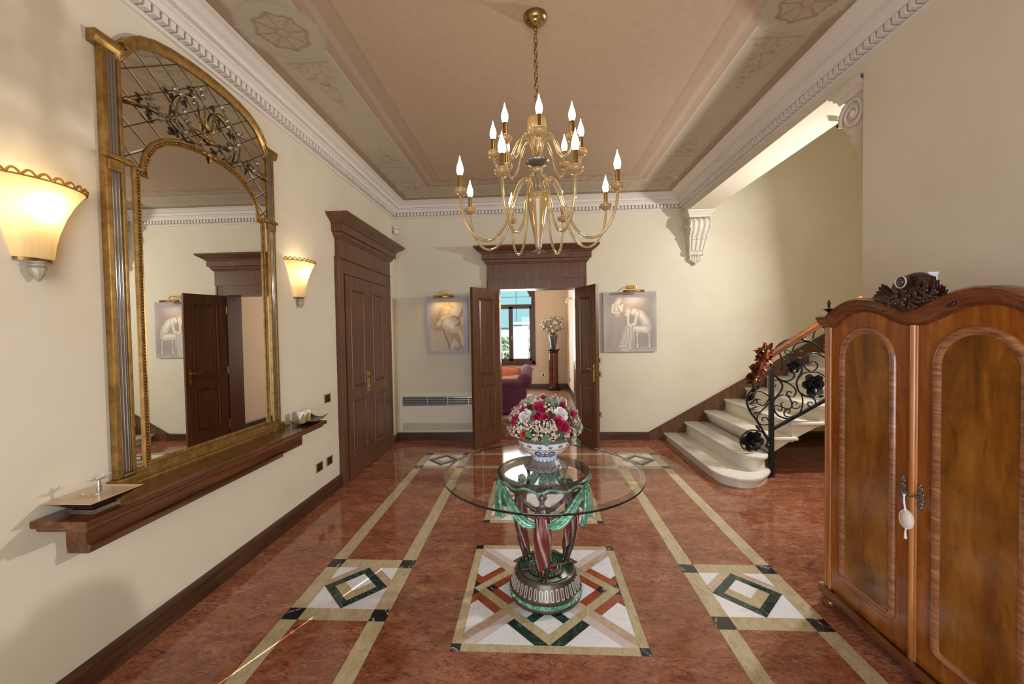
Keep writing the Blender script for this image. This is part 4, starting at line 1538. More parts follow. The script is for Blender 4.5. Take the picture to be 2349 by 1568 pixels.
for fam, (dv, ov) in enumerate(((u1, u2), (u2, u1))):
    for j in range(-9, 10):
        base_ = (ov[0] * j * P_, 2.55 + ov[1] * j * P_)
        ins = []
        for t in np.linspace(-1.3, 1.3, 400):
            p = (base_[0] + dv[0] * t, base_[1] + dv[1] * t)
            ok = all((reg[(i + 1) % len(reg)][1] - reg[i][1]) * (p[0] - reg[i][0]) - (reg[(i + 1) % len(reg)][0] - reg[i][0]) * (p[1] - reg[i][1]) <= 1e-6 for i in range(len(reg)))
            if ok:
                ins.append(p)
        if len(ins) > 8:
            build('lattice_bar', MB(TM).tube([(ins[0][0], 0.060, ins[0][1]), (ins[-1][0], 0.060, ins[-1][1])], 0.0018, 5), M['bronze_vine'], mir)
# inner mirror plate and its beaded frame
IN = [(-0.405, 2.295), (-0.402, 2.33), (-0.385, 2.385), (-0.35, 2.44), (-0.29, 2.488), (-0.21, 2.52), (-0.11, 2.54), (0.0, 2.546)]
IN = IN + [(-a, b) for a, b in IN[-2::-1]]
plate = [(-0.44, 0.885), (0.44, 0.885), (0.44, 2.285)] + IN[::-1] + [(-0.44, 2.285)]
n = len(plate)
build('mirror_glass', MB(TM).add([(a, 0.0665, b) for a, b in plate], [tuple(range(n))]), M['mirror'], mir, normals=False)
build('plate_backing', MB(TM).prism(plate, 'y', 0.055, 0.0655), M['black_stone'], mir)
for s in (-1, 1):
    a0, a1 = sorted((s * 0.465, s * 0.508))
    build('side_mirror', MB(TM).add([(a0, 0.064, 0.895), (a1, 0.064, 0.895), (a1, 0.064, 2.245), (a0, 0.064, 2.245)], [(0, 1, 2, 3)]), M['mirror'], mir, normals=False)
fpath = [(-0.447, 0.885), (-0.447, 2.285), (-0.405, 2.285)] + IN + [(0.405, 2.285), (0.447, 2.285), (0.447, 0.885)]
for nm_, pr_, mt_ in (('inner_frame', [(0.022, 0.055), (0.022, 0.074), (0.016, 0.086), (0.008, 0.084), (0.005, 0.076), (0.005, 0.055)], M['gold']),
                      ('bead_channel', [(0.006, 0.055), (0.006, 0.069), (-0.007, 0.069), (-0.007, 0.055)], M['ward_dark']),  # dark strip added for contrast, deepening the gaps between the beads
                      ('sight_edge', [(-0.006, 0.055), (-0.006, 0.078), (-0.011, 0.081), (-0.015, 0.073), (-0.015, 0.055)], M['gold'])):
    build(nm_, MB(TM).sweep(fpath, pr_, lambda a, b, o: (a, o, b), side=1), mt_, mir, smooth=30)
build('inner_sill', MB(TM).box(-0.46, 0.055, 0.885, 0.46, 0.082, 0.905), M['gold'], mir, bevel=0.004)
bd = MB(TM)
full = [(-0.447, 0.905), (-0.447, 2.285), (-0.405, 2.285)] + IN + [(0.405, 2.285), (0.447, 2.285), (0.447, 0.905), (-0.447, 0.905)]
for i in range(len(full) - 1):
    p, q = Vector(full[i]), Vector(full[i + 1])
    L_ = (q - p).length
    for k_ in range(int(L_ / 0.0155)):
        c_ = p + (q - p) * ((k_ + 0.5) * 0.0155 / L_)
        bd.ball((c_.x - 0.0005, 0.074, c_.y), 0.0062, 0.015, 0.0058, 6, 4)
tag(build('beading', bd, M['gold'], mir, smooth=80), kind='stuff')
cl_ = MB(TM).ball((0, 0.088, 2.546), 0.03, 0.016, 0.016, 10, 8).ball((-0.04, 0.084, 2.545), 0.02, 0.012, 0.012, 8, 6).ball((0.04, 0.084, 2.545), 0.02, 0.012, 0.012, 8, 6).ball((0, 0.088, 2.52), 0.014, 0.012, 0.02, 8, 6)
build('clasp', cl_, M['gold'], mir, smooth=60)
VINES = [[(2.157, 2.56), (2.11, 2.565), (2.06, 2.59), (1.999, 2.613), (1.942, 2.619), (1.877, 2.618), (1.835, 2.6), (1.79, 2.593)],
         [(2.047, 2.589), (2.017, 2.606), (2.006, 2.637), (2.015, 2.705), (2.042, 2.763), (2.094, 2.809), (2.155, 2.828), (2.188, 2.802), (2.193, 2.735), (2.199, 2.716)],
         [(2.157, 2.56), (2.097, 2.566), (2.079, 2.588), (2.099, 2.618), (2.147, 2.638), (2.188, 2.63)],
         [(2.385, 2.551), (2.438, 2.598), (2.46, 2.684), (2.436, 2.75), (2.379, 2.796), (2.315, 2.812), (2.276, 2.797), (2.251, 2.743), (2.25, 2.713)],
         [(2.385, 2.551), (2.474, 2.607), (2.548, 2.618), (2.616, 2.598), (2.698, 2.588)],
         [(2.411, 2.568), (2.335, 2.552), (2.378, 2.591), (2.363, 2.628), (2.315, 2.631), (2.261, 2.618)]]
for v_ in VINES:
    v_ = [(a * 1.03, 1.5 + (b - 1.5) * 1.03) for a, b in v_]
    c_ = chain([(XM + 0.047, a, b) for a, b in v_], 5)
    build('vine_stem', MB().tube(c_, 0.0052, 7), M['vine_stem'], mir, smooth=60)
    a, b = v_[-1]
    d_ = Vector((0, v_[-1][0] - v_[-2][0], v_[-1][1] - v_[-2][1])).normalized()
    mb = MB().ball((0, 0, 0), 0.011, 0.011, 0.032, 10, 8)
    q_ = d_.to_track_quat('Z', 'Y')
    mb.v = [tuple(q_ @ Vector(p) + Vector((XM + 0.047, a, b)) + d_ * 0.02) for p in mb.v]
    build('bud', mb, M['gold'], mir, smooth=60)
LV = [(1.857, 2.657), (1.846, 2.626), (1.903, 2.613), (1.907, 2.58), (1.994, 2.772), (2.03, 2.767), (2.051, 2.688), (2.062, 2.645), (2.087, 2.636), (2.021, 2.575), (2.052, 2.58), (2.113, 2.799), (2.112, 2.77), (2.157, 2.868), (2.169, 2.842), (2.309, 2.851), (2.346, 2.792), (2.353, 2.759), (2.437, 2.756), (2.472, 2.76), (2.36, 2.639), (2.406, 2.654), (2.434, 2.691), (2.298, 2.593), (2.313, 2.585), (2.151, 2.579), (2.437, 2.572), (2.453, 2.555), (2.598, 2.645), (2.566, 2.585)]
for i, (a, b) in enumerate(LV):
    mb = MB()
    a, b = a * 1.03, 1.5 + (b - 1.5) * 1.03
    an = rr.uniform(0, 6.28)
    for k_ in range(3):
        t = an + 2.1 * k_
        mb.leaf((XM + 0.047, a, b), (0.25, math.cos(t), math.sin(t)), (1, 0, 0), 0.026, 0.024, 0.25, 0.55, 4, True)
    build('vine_leaf', mb, M['vine_leaf'], mir, smooth=60)

# ------------------------------------------------------------------ sconces


def sconce(y, label):
    root = empty('wall_sconce', (XL, y, 1.72), label, 'sconce', 'glass sconces beside the mirror')
    c = (XL + 0.004, y, 0)
    prof = [(0.060, 1.812), (0.066, 1.822), (0.072, 1.87), (0.085, 1.925), (0.106, 1.985), (0.132, 2.04), (0.154, 2.075), (0.170, 2.095)]
    # half bell, two skins
    sqz = lambda q: setattr(q, 'v', [(c[0] + (p[0] - c[0]) * 0.72, p[1], p[2]) for p in q.v])
    mb = MB().lathe(prof, c, 28, -PI / 2, PI / 2)
    sqz(mb)
    build('shade', mb, M['shade'], root, smooth=60, label='frosted amber glass half-bell shade')
    rim = MB()
    for k_ in range(13):
        a0 = -PI / 2 + PI * k_ / 13
        pts = []
        for q in range(11):
            t = q / 10
            a = a0 + (PI / 13) * t
            r_ = 0.171 + 0.004 * math.sin(PI * t)
            pts.append((c[0] + r_ * math.cos(a), c[1] + r_ * math.sin(a), 2.094 + 0.020 * math.sin(PI * t)))
        rim.tube(pts, 0.0048, 6)
    rim.tube([(c[0] + 0.170 * math.cos(-PI / 2 + PI * q / 30), c[1] + 0.170 * math.sin(-PI / 2 + PI * q / 30), 2.095) for q in range(31)], 0.0035, 6)
    sqz(rim)
    build('scalloped_rim', rim, M['rim_amber'], root, smooth=60, label='clear amber scalloped glass rim')
    mb = MB().lathe([(0.058, 1.800), (0.062, 1.812), (0.0, 1.812)], c, 20, -PI / 2, PI / 2)
    sqz(mb)
    build('shade_seat', mb, M['brass_old'], root, smooth=50)
    cf = (XL + 0.026, y, 0)
    mb = MB().lathe([(0.0, 1.722), (0.006, 1.728), (0.016, 1.746), (0.023, 1.766), (0.024, 1.776), (0.020, 1.780), (0.026, 1.784), (0.026, 1.790), (0.021, 1.794), (0.025, 1.802), (0.0, 1.803)], cf, 20, rmod=lambda a, z: 1 + 0.05 * math.cos(10 * a))
    build('finial', mb, M['finial'], root, smooth=50)
    mb = MB().lathe([(0.0, 1.90), (0.012, 1.905), (0.014, 1.93), (0.026, 1.955), (0.027, 1.98), (0.014, 2.005), (0.0, 2.01)], (XL + 0.05, y, 0.05), 12)
    build('bulb', mb, M['bulb'], root, smooth=60)
    pl = point_light('sconce_lamp', (XL + 0.065, y, 2.03), 4.5, (1.0, 0.76, 0.42), 0.03)
    attach(pl, root)
    return root


sconce(1.452, 'lit amber glass sconce on the near side of the mirror')
sconce(3.20, 'lit amber glass sconce between the mirror and the closed door')

# ------------------------------------------------------------------ things on the shelf
tr_ = empty('tray', (-1.83, 1.545, ZS), 'square flared taupe tray on a small foot on the near end of the shelf', 'tray')
T4 = [(0.105, 0.0), (0.062, 0.0)]
ctr = (-1.824, 1.548)


def sq(h, k=1.0):
    return [(ctr[0] - h, ctr[1] - h * k), (ctr[0] + h, ctr[1] - h * k), (ctr[0] + h, ctr[1] + h * k), (ctr[0] - h, ctr[1] + h * k)]


def frustum(levels):
    vs = [(p[0], p[1], z) for h, z in levels for p in sq(h)]
    fs = [(j * 4 + i, j * 4 + (i + 1) % 4, (j + 1) * 4 + (i + 1) % 4, (j + 1) * 4 + i) for j in range(len(levels) - 1) for i in range(4)]
    fs += [(0, 1, 2, 3), tuple(range(len(vs) - 4, len(vs)))]
    return MB().add(vs, fs)


build('foot', frustum([(0.05, 0.806), (0.052, 0.807), (0.052, 0.813), (0.048, 0.815)]), M['chrome'], tr_, label='thin chrome foot')
build('underside', frustum([(0.044, 0.815), (0.050, 0.820), (0.098, 0.855), (0.099, 0.857), (0.0, 0.857)]) if 0 else frustum([(0.044, 0.815), (0.050, 0.820), (0.100, 0.856)]), M['tray_u'], tr_, label='dark brown underside')
build('tray_bowl', frustum([(0.100, 0.8565), (0.104, 0.8585), (0.104, 0.8605), (0.098, 0.8605), (0.060, 0.845)]), M['tray'], tr_)
fb = empty('perfume_bottle', (-1.80, 1.535, 0.845), 'clear glass bottle with chrome neck and pale satin flower standing in the square tray', 'bottle')
mb = MB().lathe([(0.026, 0.845), (0.028, 0.848), (0.028, 0.872), (0.026, 0.876), (0.01, 0.878)], (-1.795, 1.54, 0), 20)
build('flask', mb, M['clear_glass'], fb, smooth=50)
mb = MB().lathe([(0.006, 0.850), (0.006, 0.872), (0.009, 0.874), (0.009, 0.893), (0.006, 0.896), (0.005, 0.919), (0.0, 0.920)], (-1.795, 1.54, 0), 14)
build('stopper', mb, M['chrome'], fb, smooth=40)
mb = MB()
rr = random.Random(12)
for k_ in range(13):
    a = 2 * PI * k_ / 13 + rr.uniform(-.2, .2)
    el = rr.uniform(0.05, 0.7)
    mb.leaf((-1.795, 1.54, 0.918), (math.cos(a), math.sin(a), el), (0, 0, 1), rr.uniform(0.036, 0.054), 0.017, rr.uniform(-.3, .3), 0.25, 5)
mb.ball((-1.795, 1.54, 0.924), 0.009, seg=8, rings=6)
build('flower', mb, M['satin_flower'], fb, smooth=60)
st_ = empty('glass_stopper', (-1.84, 1.50, 0.846), 'small amber glass knob lying in the square tray', 'stopper')
mb = MB().lathe([(0.012, 0.845), (0.018, 0.850), (0.018, 0.858), (0.010, 0.866), (0.012, 0.874), (0.0, 0.880)], (-1.835, 1.51, 0), 10)
build('knob', mb, M['clear_glass'], st_)
# dark dish with two candles at the far end
dc = (-1.80, 3.10)
dd = empty('dish', (dc[0], dc[1], ZS), 'dark shallow dish with upturned corners on the far end of the shelf', 'dish')
nn = 14
vs, fs = [], []
for j in range(nn):
    for i in range(nn):
        u, v_ = -1 + 2 * i / (nn - 1), -1 + 2 * j / (nn - 1)
        h_ = 0.806 + 0.003 + 0.028 * (u * u * v_ * v_) + 0.010 * max(abs(u), abs(v_)) ** 4
        vs.append((dc[0] + 0.075 * u, dc[1] + 0.15 * v_, h_))
fs = [(j * nn + i, j * nn + i + 1, (j + 1) * nn + i + 1, (j + 1) * nn + i) for j in range(nn - 1) for i in range(nn - 1)]
do = build('dish_body', MB().add(vs, fs), M['dark_dish'], dd, smooth=60)
sm = do.modifiers.new('thick', 'SOLIDIFY')
sm.thickness = 0.003
for (cx_, cy_, lb) in ((-1.83, 3.035, 'white wrapped candle nearer the mirror in the dark dish'), (-1.835, 3.115, 'white wrapped candle farther from the mirror in the dark dish')):
    cd = empty('candle', (cx_, cy_, 0.811), lb, 'candle', 'candles in the dark dish')
    build('wax_pillar', MB().lathe([(0.030, 0.812), (0.031, 0.815), (0.031, 0.903), (0.028, 0.907), (0.0, 0.905)], (cx_, cy_, 0), 24), M['wax'], cd, smooth=40)
    mb = MB()
    hs = [0.030 + 0.024 * math.sin(0.7 + q * 0.55) * (1 if q % 2 else 0.8) for q in range(25)]
    vs = []
    for q in range(25):
        a = -2.6 + q * 0.16
        for z_ in (0.813, 0.838 + hs[q]):
            vs.append((cx_ + 0.0315 * math.cos(a), cy_ + 0.0315 * math.sin(a), z_))
    mb.add(vs, [(2 * q, 2 * q + 2, 2 * q + 3, 2 * q + 1) for q in range(24)])
    build('botanical_wrap', mb, M['wax_label'], cd, smooth=60, label='yellow green botanical wrap')
    build('wick', MB().tube([(cx_, cy_, 0.904), (cx_ + 0.001, cy_, 0.914)], 0.0012, 5), M['black_pl'], cd)

# ------------------------------------------------------------------ switches, sockets, detector, convector


def switch(name, T, w, h, label, n=1, cat='switch', sock=False):
    root = empty(name, T(0, 0, 0), label, cat)
    build('plate', MB(T).box(-w / 2, 0, -h / 2, w / 2, 0.008, h / 2), M['brass'], root, bevel=0.002)
    build('insert', MB(T).box(-w / 2 * 0.62, 0.008, -h / 2 * 0.72, w / 2 * 0.62, 0.010, h / 2 * 0.72), M['black_pl'], root)
    for k_ in range(3):
        x0 = -w / 2 * 0.6 + k_ * w * 0.2 + 0.001
        if sock:
            mb = MB(T)
            for z_ in (-0.012, 0, 0.012):
                mb.tube([(x0 + w * 0.1, 0.0095, z_), (x0 + w * 0.1, 0.0108, z_)], 0.0028, 8)
            build('socket_hole', mb, M['black_stone'], root)
        else:
            build('rocker', MB(T).add([(x0, 0.010, -h * 0.33), (x0 + w * 0.19, 0.010, -h * 0.33), (x0 + w * 0.19, 0.010, h * 0.33), (x0, 0.010, h * 0.33), (x0, 0.013, -h * 0.33), (x0 + w * 0.19, 0.013, -h * 0.33), (x0 + w * 0.19, 0.0105, h * 0.33), (x0, 0.0105, h * 0.33)],
                                      [(4, 5, 6, 7), (0, 1, 5, 4), (1, 2, 6, 5), (2, 3, 7, 6), (3, 0, 4, 7)]), M['black_pl'], root)
    return root


lw = lambda y, z: (lambda a, o, zz: (XL + o, y + a, z + zz))
bw = lambda x, z: (lambda a, o, zz: (x + a, D - o, z + zz))
switch('light_switch', lw(3.622, 0.912), 0.105, 0.078, 'brass framed black switch above the shelf end beside the closed door')
switch('socket', lw(3.452, 0.325), 0.105, 0.078, 'brass framed black socket low on the mirror wall, the one farther from the door', 1, 'socket', True)
switch('socket', lw(3.628, 0.325), 0.105, 0.078, 'brass framed black socket low on the mirror wall, the one next to the door', 1, 'socket', True)
switch('light_switch', bw(0.868, 1.093), 0.125, 0.075, 'brass framed black switch beside the open door, topmost of three')
switch('light_switch', bw(0.868, 0.906), 0.125, 0.075, 'brass framed black switch beside the open door at handle height')
switch('socket', bw(0.862, 0.348), 0.125, 0.075, 'brass framed black socket low beside the open door', 1, 'socket', True)
al = empty('motion_detector', (XL, D - 0.08, 2.93), 'small white motion detector in the corner above the closed door', 'detector')
c_ = Vector((XL + 0.055, D - 0.055, 2.93))
mb = MB().box(-0.028, -0.02, -0.05, 0.028, 0.02, 0.05)
rt = Matrix.Rotation(math.radians(40), 3, 'Z') @ Matrix.Rotation(math.radians(-14), 3, 'X')
mb.v = [tuple(rt @ Vector(p) + c_) for p in mb.v]
build('housing', mb, M['white_pl'], al, bevel=0.006)
mb = MB().box(-0.026, -0.0225, 0.008, 0.026, -0.019, 0.014)
mb.v = [tuple(rt @ Vector(p) + c_) for p in mb.v]
build('slot', mb, M['black_pl'], al)
build('bracket', MB().tube([(XL, D - 0.03, 2.94), tuple(c_)], 0.012, 8), M['white_pl'], al, smooth=50)

cvx = empty('convector_panel', (-1.27, D, 0.13), 'flush cream convector panel with two slatted grilles on the far wall', 'convector')
build('panel', MB(TB).box(-1.895, 0, 0.128, -0.64, 0.012, 0.665), M['cream_key'], cvx, bevel=0.003)
for (z0, z1, nm) in ((0.490, 0.612, 'upper_grille'), (0.150, 0.240, 'lower_grille')):
    pe = part_empty(nm, (0, 0, 0), cvx)
    build('grille_bed', MB(TB).box(-1.85, 0.012, z0, -0.645, 0.0135, z1), M['grille_d'] if nm == 'upper_grille' else M['grille'], pe)
    fr = MB(TB)
    fr.box(-1.858, 0.010, z0 - 0.006, -0.642, 0.018, z0).box(-1.858, 0.010, z1, -0.642, 0.018, z1 + 0.006).box(-1.858, 0.010, z0, -1.852, 0.018, z1)
    build('grille_frame', fr, M['grille_m'], pe)
    ns = 5 if nm == 'upper_grille' else 6
    for k_ in range(ns):
        zz = z0 + (z1 - z0) * (k_ + 0.5) / ns
        build('slat', MB(TB).add([(-1.85, 0.013, zz + 0.004), (-0.645, 0.013, zz + 0.004), (-0.645, 0.021, zz - 0.004), (-1.85, 0.021, zz - 0.004), (-1.85, 0.013, zz + 0.0025), (-0.645, 0.013, zz + 0.0025), (-0.645, 0.021, zz - 0.0055), (-1.85, 0.021, zz - 0.0055)],
                                 [(0, 1, 2, 3), (7, 6, 5, 4), (0, 4, 5, 1), (1, 5, 6, 2), (2, 6, 7, 3), (3, 7, 4, 0)]), M['grille_m'] if nm == 'upper_grille' else M['grille'], pe)
    if nm == 'upper_grille':
        for k_ in range(4):
            xx = -1.50 + k_ * 0.29
            build('divider', MB(TB).box(xx - 0.004, 0.012, z0, xx + 0.004, 0.022, z1), M['grille_m'], pe)

# ------------------------------------------------------------------ pictures with brass lamps


def picture(name, x0, z0, x1, z1, fn, label, dep=0.032, res=(150, 176)):
    root = empty(name, ((x0 + x1) / 2, D, z0), label, 'picture')
    nx_, nz_ = res
    U, V_ = np.meshgrid(np.linspace(0, 1, nx_), np.linspace(0, 1, nz_))
    img = fn(U, V_)
    mb = MB()
    mb.v = [(x0 + (x1 - x0) * float(u), D - dep, z0 + (z1 - z0) * float(v)) for u, v in zip(U.ravel(), V_.ravel())]
    mb.f = [(j * nx_ + i, j * nx_ + i + 1, (j + 1) * nx_ + i + 1, (j + 1) * nx_ + i) for j in range(nz_ - 1) for i in range(nx_ - 1)]
    build('canvas', mb, M['canvas'], root, normals=False, cols=np.concatenate([img.reshape(-1, 3), np.ones((nx_ * nz_, 1))], 1))
    build('stretcher', MB().box(x0, D - dep + 0.0006, z0, x1, D, z1), M['canvas_edge'], root)
    return root


class Paint:
    def __init__(self, U, V_, asp, bg):
        self.U, self.V, self.a = U * asp, V_, asp
        self.img = np.empty(U.shape + (3,))
        self.img[:] = s2l(bg)

    def lay(self, mask, c, al_=1.0):
        mk = (np.clip(mask, 0, 1) * al_)[..., None]
        self.img = self.img * (1 - mk) + np.array(s2l(c)) * mk
        return self

    def dist(self, pts):
        dd_ = np.full(self.U.shape, 9.0)
        tt = np.zeros(self.U.shape)
        n = len(pts) - 1
        for i in range(n):
            x0, y0, x1, y1 = pts[i][0] * self.a, pts[i][1], pts[i + 1][0] * self.a, pts[i + 1][1]
            vx, vy = x1 - x0, y1 - y0
            t = np.clip(((self.U - x0) * vx + (self.V - y0) * vy) / max(vx * vx + vy * vy, 1e-9), 0, 1)
            q = np.hypot(self.U - x0 - t * vx, self.V - y0 - t * vy)
            tt = np.where(q < dd_, (i + t) / n, tt)
            dd_ = np.minimum(dd_, q)
        return dd_, tt

    def stroke(self, pts, w, c, al_=1.0, soft=0.012, w1=None):
        d_, t = self.dist(pts)
        ww = w if w1 is None else w + (w1 - w) * t
        return self.lay((ww - d_) / soft + 0.5, c, al_)

    def limb(self, pts, w, c, w1=None, edge=(120, 100, 84)):
        self.stroke(pts, w + 0.010, edge, 0.65, 0.024, None if w1 is None else w1 + 0.008)
        self.stroke(pts, w, c, 0.92, 0.022, w1)
        off_ = [(p[0] - 0.25 * w, p[1] + 0.25 * w) for p in pts]
        return self.stroke(off_, w * 0.45, (240, 232, 222), 0.6, 0.03, None if w1 is None else w1 * 0.45)

    def cloud(self, sc, c, al_, seed):
        r = np.random.default_rng(seed)
        o = np.zeros(self.U.shape)
        for k_ in range(9):
            a = r.uniform(0, 6.28)
            s = sc * r.uniform(0.5, 2)
            o += np.sin((self.U * math.cos(a) + self.V * math.sin(a)) * s + r.uniform(0, 6.28)) / 3
        return self.lay(np.clip(0.5 + 0.5 * o, 0, 1), c, al_)


def pic_reader(U, V_):
    p = Paint(U, V_, 0.74, (186, 182, 192))
    e = np.maximum(np.abs(U - 0.49) / 0.40, np.abs(V_ - 0.51) / 0.455)
    p.lay((1 - e) / 0.02, (222, 200, 168))
    ins_ = np.clip((1 - e) / 0.02, 0, 1)
    b0 = p.img.copy()
    p.cloud(9, (196, 172, 138), 0.5, 3)
    p.stroke([(0.12, 0.45), (0.3, 0.55), (0.55, 0.5), (0.8, 0.35), (0.9, 0.1)], 0.16, (168, 146, 118), 0.55, 0.1)
    p.stroke([(0.13, 0.1), (0.2, 0.3), (0.3, 0.45)], 0.17, (214, 198, 172), 0.8, 0.1)
    p.stroke([(0.22, 0.44), (0.4, 0.42), (0.52, 0.18), (0.55, 0.08)], 0.015, (120, 98, 74), 0.7)
    p.stroke([(0.25, 0.5), (0.35, 0.62), (0.4, 0.78)], 0.12, (188, 160, 120), 0.7, 0.08)
    p.limb([(0.30, 0.52), (0.38, 0.64), (0.42, 0.62)], 0.05, (214, 192, 160))
    p.limb([(0.42, 0.62), (0.58, 0.58), (0.72, 0.5), (0.85, 0.3), (0.88, 0.15)], 0.055, (212, 192, 164), 0.04)
    p.limb([(0.52, 0.52), (0.66, 0.44)], 0.11, (216, 200, 176), 0.09)
    p.stroke([(0.62, 0.66), (0.72, 0.64), (0.8, 0.6), (0.8, 0.52), (0.7, 0.48)], 0.014, (116, 92, 66), 0.7)
    p.stroke([(0.75, 0.62), (0.82, 0.66), (0.9, 0.78)], 0.03, (150, 122, 90), 0.7, 0.03)
    p.stroke([(0.5, 0.76), (0.52, 0.72)], 0.085, (218, 190, 146), 0.95, 0.02)
    p.stroke([(0.28, 0.6), (0.34, 0.74), (0.44, 0.85), (0.56, 0.87), (0.62, 0.82)], 0.035, (182, 142, 88), 0.8, 0.03)
    p.stroke([(0.44, 0.84), (0.42, 0.74), (0.40, 0.68)], 0.03, (198, 160, 108), 0.7, 0.03)
    for (a, b) in ((0.49, 0.77), (0.56, 0.765)):
        p.stroke([(a - 0.02, b), (a + 0.02, b)], 0.006, (110, 80, 54), 0.7, 0.008)
    p.stroke([(0.54, 0.76), (0.55, 0.725), (0.53, 0.72)], 0.005, (130, 98, 66), 0.6, 0.008)
    p.stroke([(0.50, 0.695), (0.555, 0.695)], 0.006, (140, 84, 62), 0.6, 0.008)
    p.limb([(0.62, 0.1), (0.68, 0.22), (0.74, 0.14)], 0.05, (206, 190, 164))
    for k_ in range(9):
        a = 0.2 + 0.07 * k_
        p.stroke([(a, 0.08), (a + 0.05, 0.22), (a + 0.02 + 0.03 * math.sin(k_ * 1.7), 0.36)], 0.006, (140, 118, 94), 0.25, 0.03)
    p.img = b0 * (1 - ins_[..., None]) + p.img * ins_[..., None]
    return p.img


def pic_relief(U, V_):
    p = Paint(U, V_, 0.88, (158, 146, 139))
    p.cloud(7, (186, 174, 166), 0.55, 9)
    v_ = np.clip(np.maximum(np.abs(U - 0.5) / 0.5, np.abs(V_ - 0.5) / 0.5) - 0.78, 0, 1) * 4
    p.lay(v_, (190, 184, 184), 0.7)
    A = (196, 178, 162)
    p.stroke([(0.30, 0.8), (0.36, 0.5), (0.36, 0.1)], 0.13, (138, 124, 116), 0.45, 0.12)
    p.stroke([(0.55, 0.75), (0.75, 0.7), (0.9, 0.5), (0.93, 0.15)], 0.09, (142, 130, 124), 0.4, 0.12)
    # standing figure
    p.stroke([(0.26, 0.58), (0.25, 0.3), (0.22, 0.08)], 0.11, (176, 160, 148), 0.8, 0.04, 0.13)
    for k_ in range(10):
        a = 0.14 + 0.025 * k_
        p.stroke([(a + 0.05, 0.58), (a + 0.01 * math.sin(k_ * 2.1), 0.3), (a - 0.03 + 0.02 * math.sin(k_), 0.08)], 0.006, (204, 190, 176) if k_ % 2 else (146, 132, 122), 0.42, 0.024)
    p.limb([(0.24, 0.76), (0.27, 0.62)], 0.075, A, 0.06)
    p.limb([(0.19, 0.78), (0.17, 0.66), (0.30, 0.645)], 0.026, (212, 198, 184), 0.02)
    p.limb([(0.30, 0.77), (0.35, 0.68), (0.36, 0.78)], 0.022, (212, 198, 184), 0.018)
    p.stroke([(0.30, 0.88), (0.28, 0.845)], 0.045, (216, 200, 184), 0.95)
    p.stroke([(0.25, 0.86), (0.29, 0.92), (0.34, 0.90), (0.34, 0.84)], 0.018, (186, 164, 144), 0.85)
    # seat
    p.limb([(0.64, 0.33), (0.85, 0.34)], 0.014, (200, 192, 186))
    p.limb([(0.86, 0.33), (0.87, 0.07)], 0.02, (190, 182, 176))
    p.limb([(0.64, 0.33), (0.64, 0.07)], 0.018, (182, 174, 168))
    p.stroke([(0.68, 0.2), (0.82, 0.2)], 0.08, (150, 142, 138), 0.5, 0.05)
    # seated figure leaning forward, head in hands
    p.limb([(0.58, 0.66), (0.70, 0.62), (0.79, 0.50), (0.81, 0.38)], 0.062, (202, 190, 176), 0.085)
    p.limb([(0.80, 0.37), (0.62, 0.38), (0.50, 0.40)], 0.062, (208, 198, 186), 0.05)
    p.stroke([(0.49, 0.40), (0.47, 0.26), (0.42, 0.09)], 0.07, (198, 188, 178), 0.95, 0.02, 0.10)
    for k_ in range(8):
        a = 0.40 + 0.028 * k_
        p.stroke([(a + 0.03, 0.38), (a + 0.04, 0.24), (a - 0.03 + 0.01 * k_, 0.08)], 0.0055, (222, 212, 202) if k_ % 2 else (146, 134, 126), 0.5, 0.02)
    p.limb([(0.42, 0.10), (0.30, 0.085)], 0.022, (206, 194, 182), 0.012)
    p.limb([(0.64, 0.64), (0.60, 0.46), (0.49, 0.44)], 0.03, (216, 204, 192), 0.02)
    p.limb([(0.52, 0.42), (0.47, 0.46), (0.465, 0.62)], 0.024, (214, 202, 190), 0.018)
    p.stroke([(0.46, 0.68), (0.45, 0.64)], 0.048, (218, 204, 190), 0.95)
    p.stroke([(0.40, 0.66), (0.43, 0.735), (0.50, 0.735), (0.53, 0.69)], 0.024, (178, 158, 140), 0.85)
    p.stroke([(0.41, 0.66), (0.40, 0.63)], 0.006, (130, 112, 98), 0.6)
    for k_ in range(7):
        a = 0.60 + 0.03 * k_
        p.stroke([(a, 0.63 - 0.02 * k_), (a + 0.03, 0.52 - 0.015 * k_), (a + 0.02, 0.42)], 0.005, (150, 134, 122), 0.5, 0.012)
    return p.img


pcL = picture('picture', -1.481, 1.213, -0.905, 2.003, pic_reader, 'beige sketch of a seated woman on a lilac grey mount left of the open door')
pcR = picture('picture', 0.950, 1.208, 1.660, 2.018, pic_relief, 'grey beige classical drawing of a standing and a seated figure right of the open door')


def picture_lamp(xc, z, label):
    root = empty('picture_lamp', (xc, D, z), label, 'lamp', 'brass picture lamps')
    build('wall_plate', MB(TB).box(xc - 0.065, 0, z + 0.045, xc + 0.065, 0.014, z + 0.088), M['brass'], root, bevel=0.003)
    build('arm', MB().tube(chain([(xc, D - 0.012, z + 0.066), (xc, D - 0.08, z + 0.075), (xc, D - 0.125, z + 0.05), (xc, D - 0.13, z + 0.012)], 5), 0.006, 8), M['brass'], root, smooth=60)
    mb = MB().lathe([(0.0175, -0.135), (0.0175, 0.135)], (0, 0, 0), 16, -PI / 2 + 0.5, 1.5 * PI - 0.5)
    mb.v = [(xc + p[2], D - 0.13 + p[0], z + p[1]) for p in mb.v]
    o = build('hood', mb, M['brass'], root, smooth=60)
    sm_ = o.modifiers.new('thick', 'SOLIDIFY')
    sm_.thickness = 0.002
    l_ = area_light('picture_light', (xc, D - 0.128, z - 0.004), (xc, D - 0.03, z - 0.32), 0.22, 0.02, 2.6, (1.0, 0.80, 0.56))
    attach(l_, root)


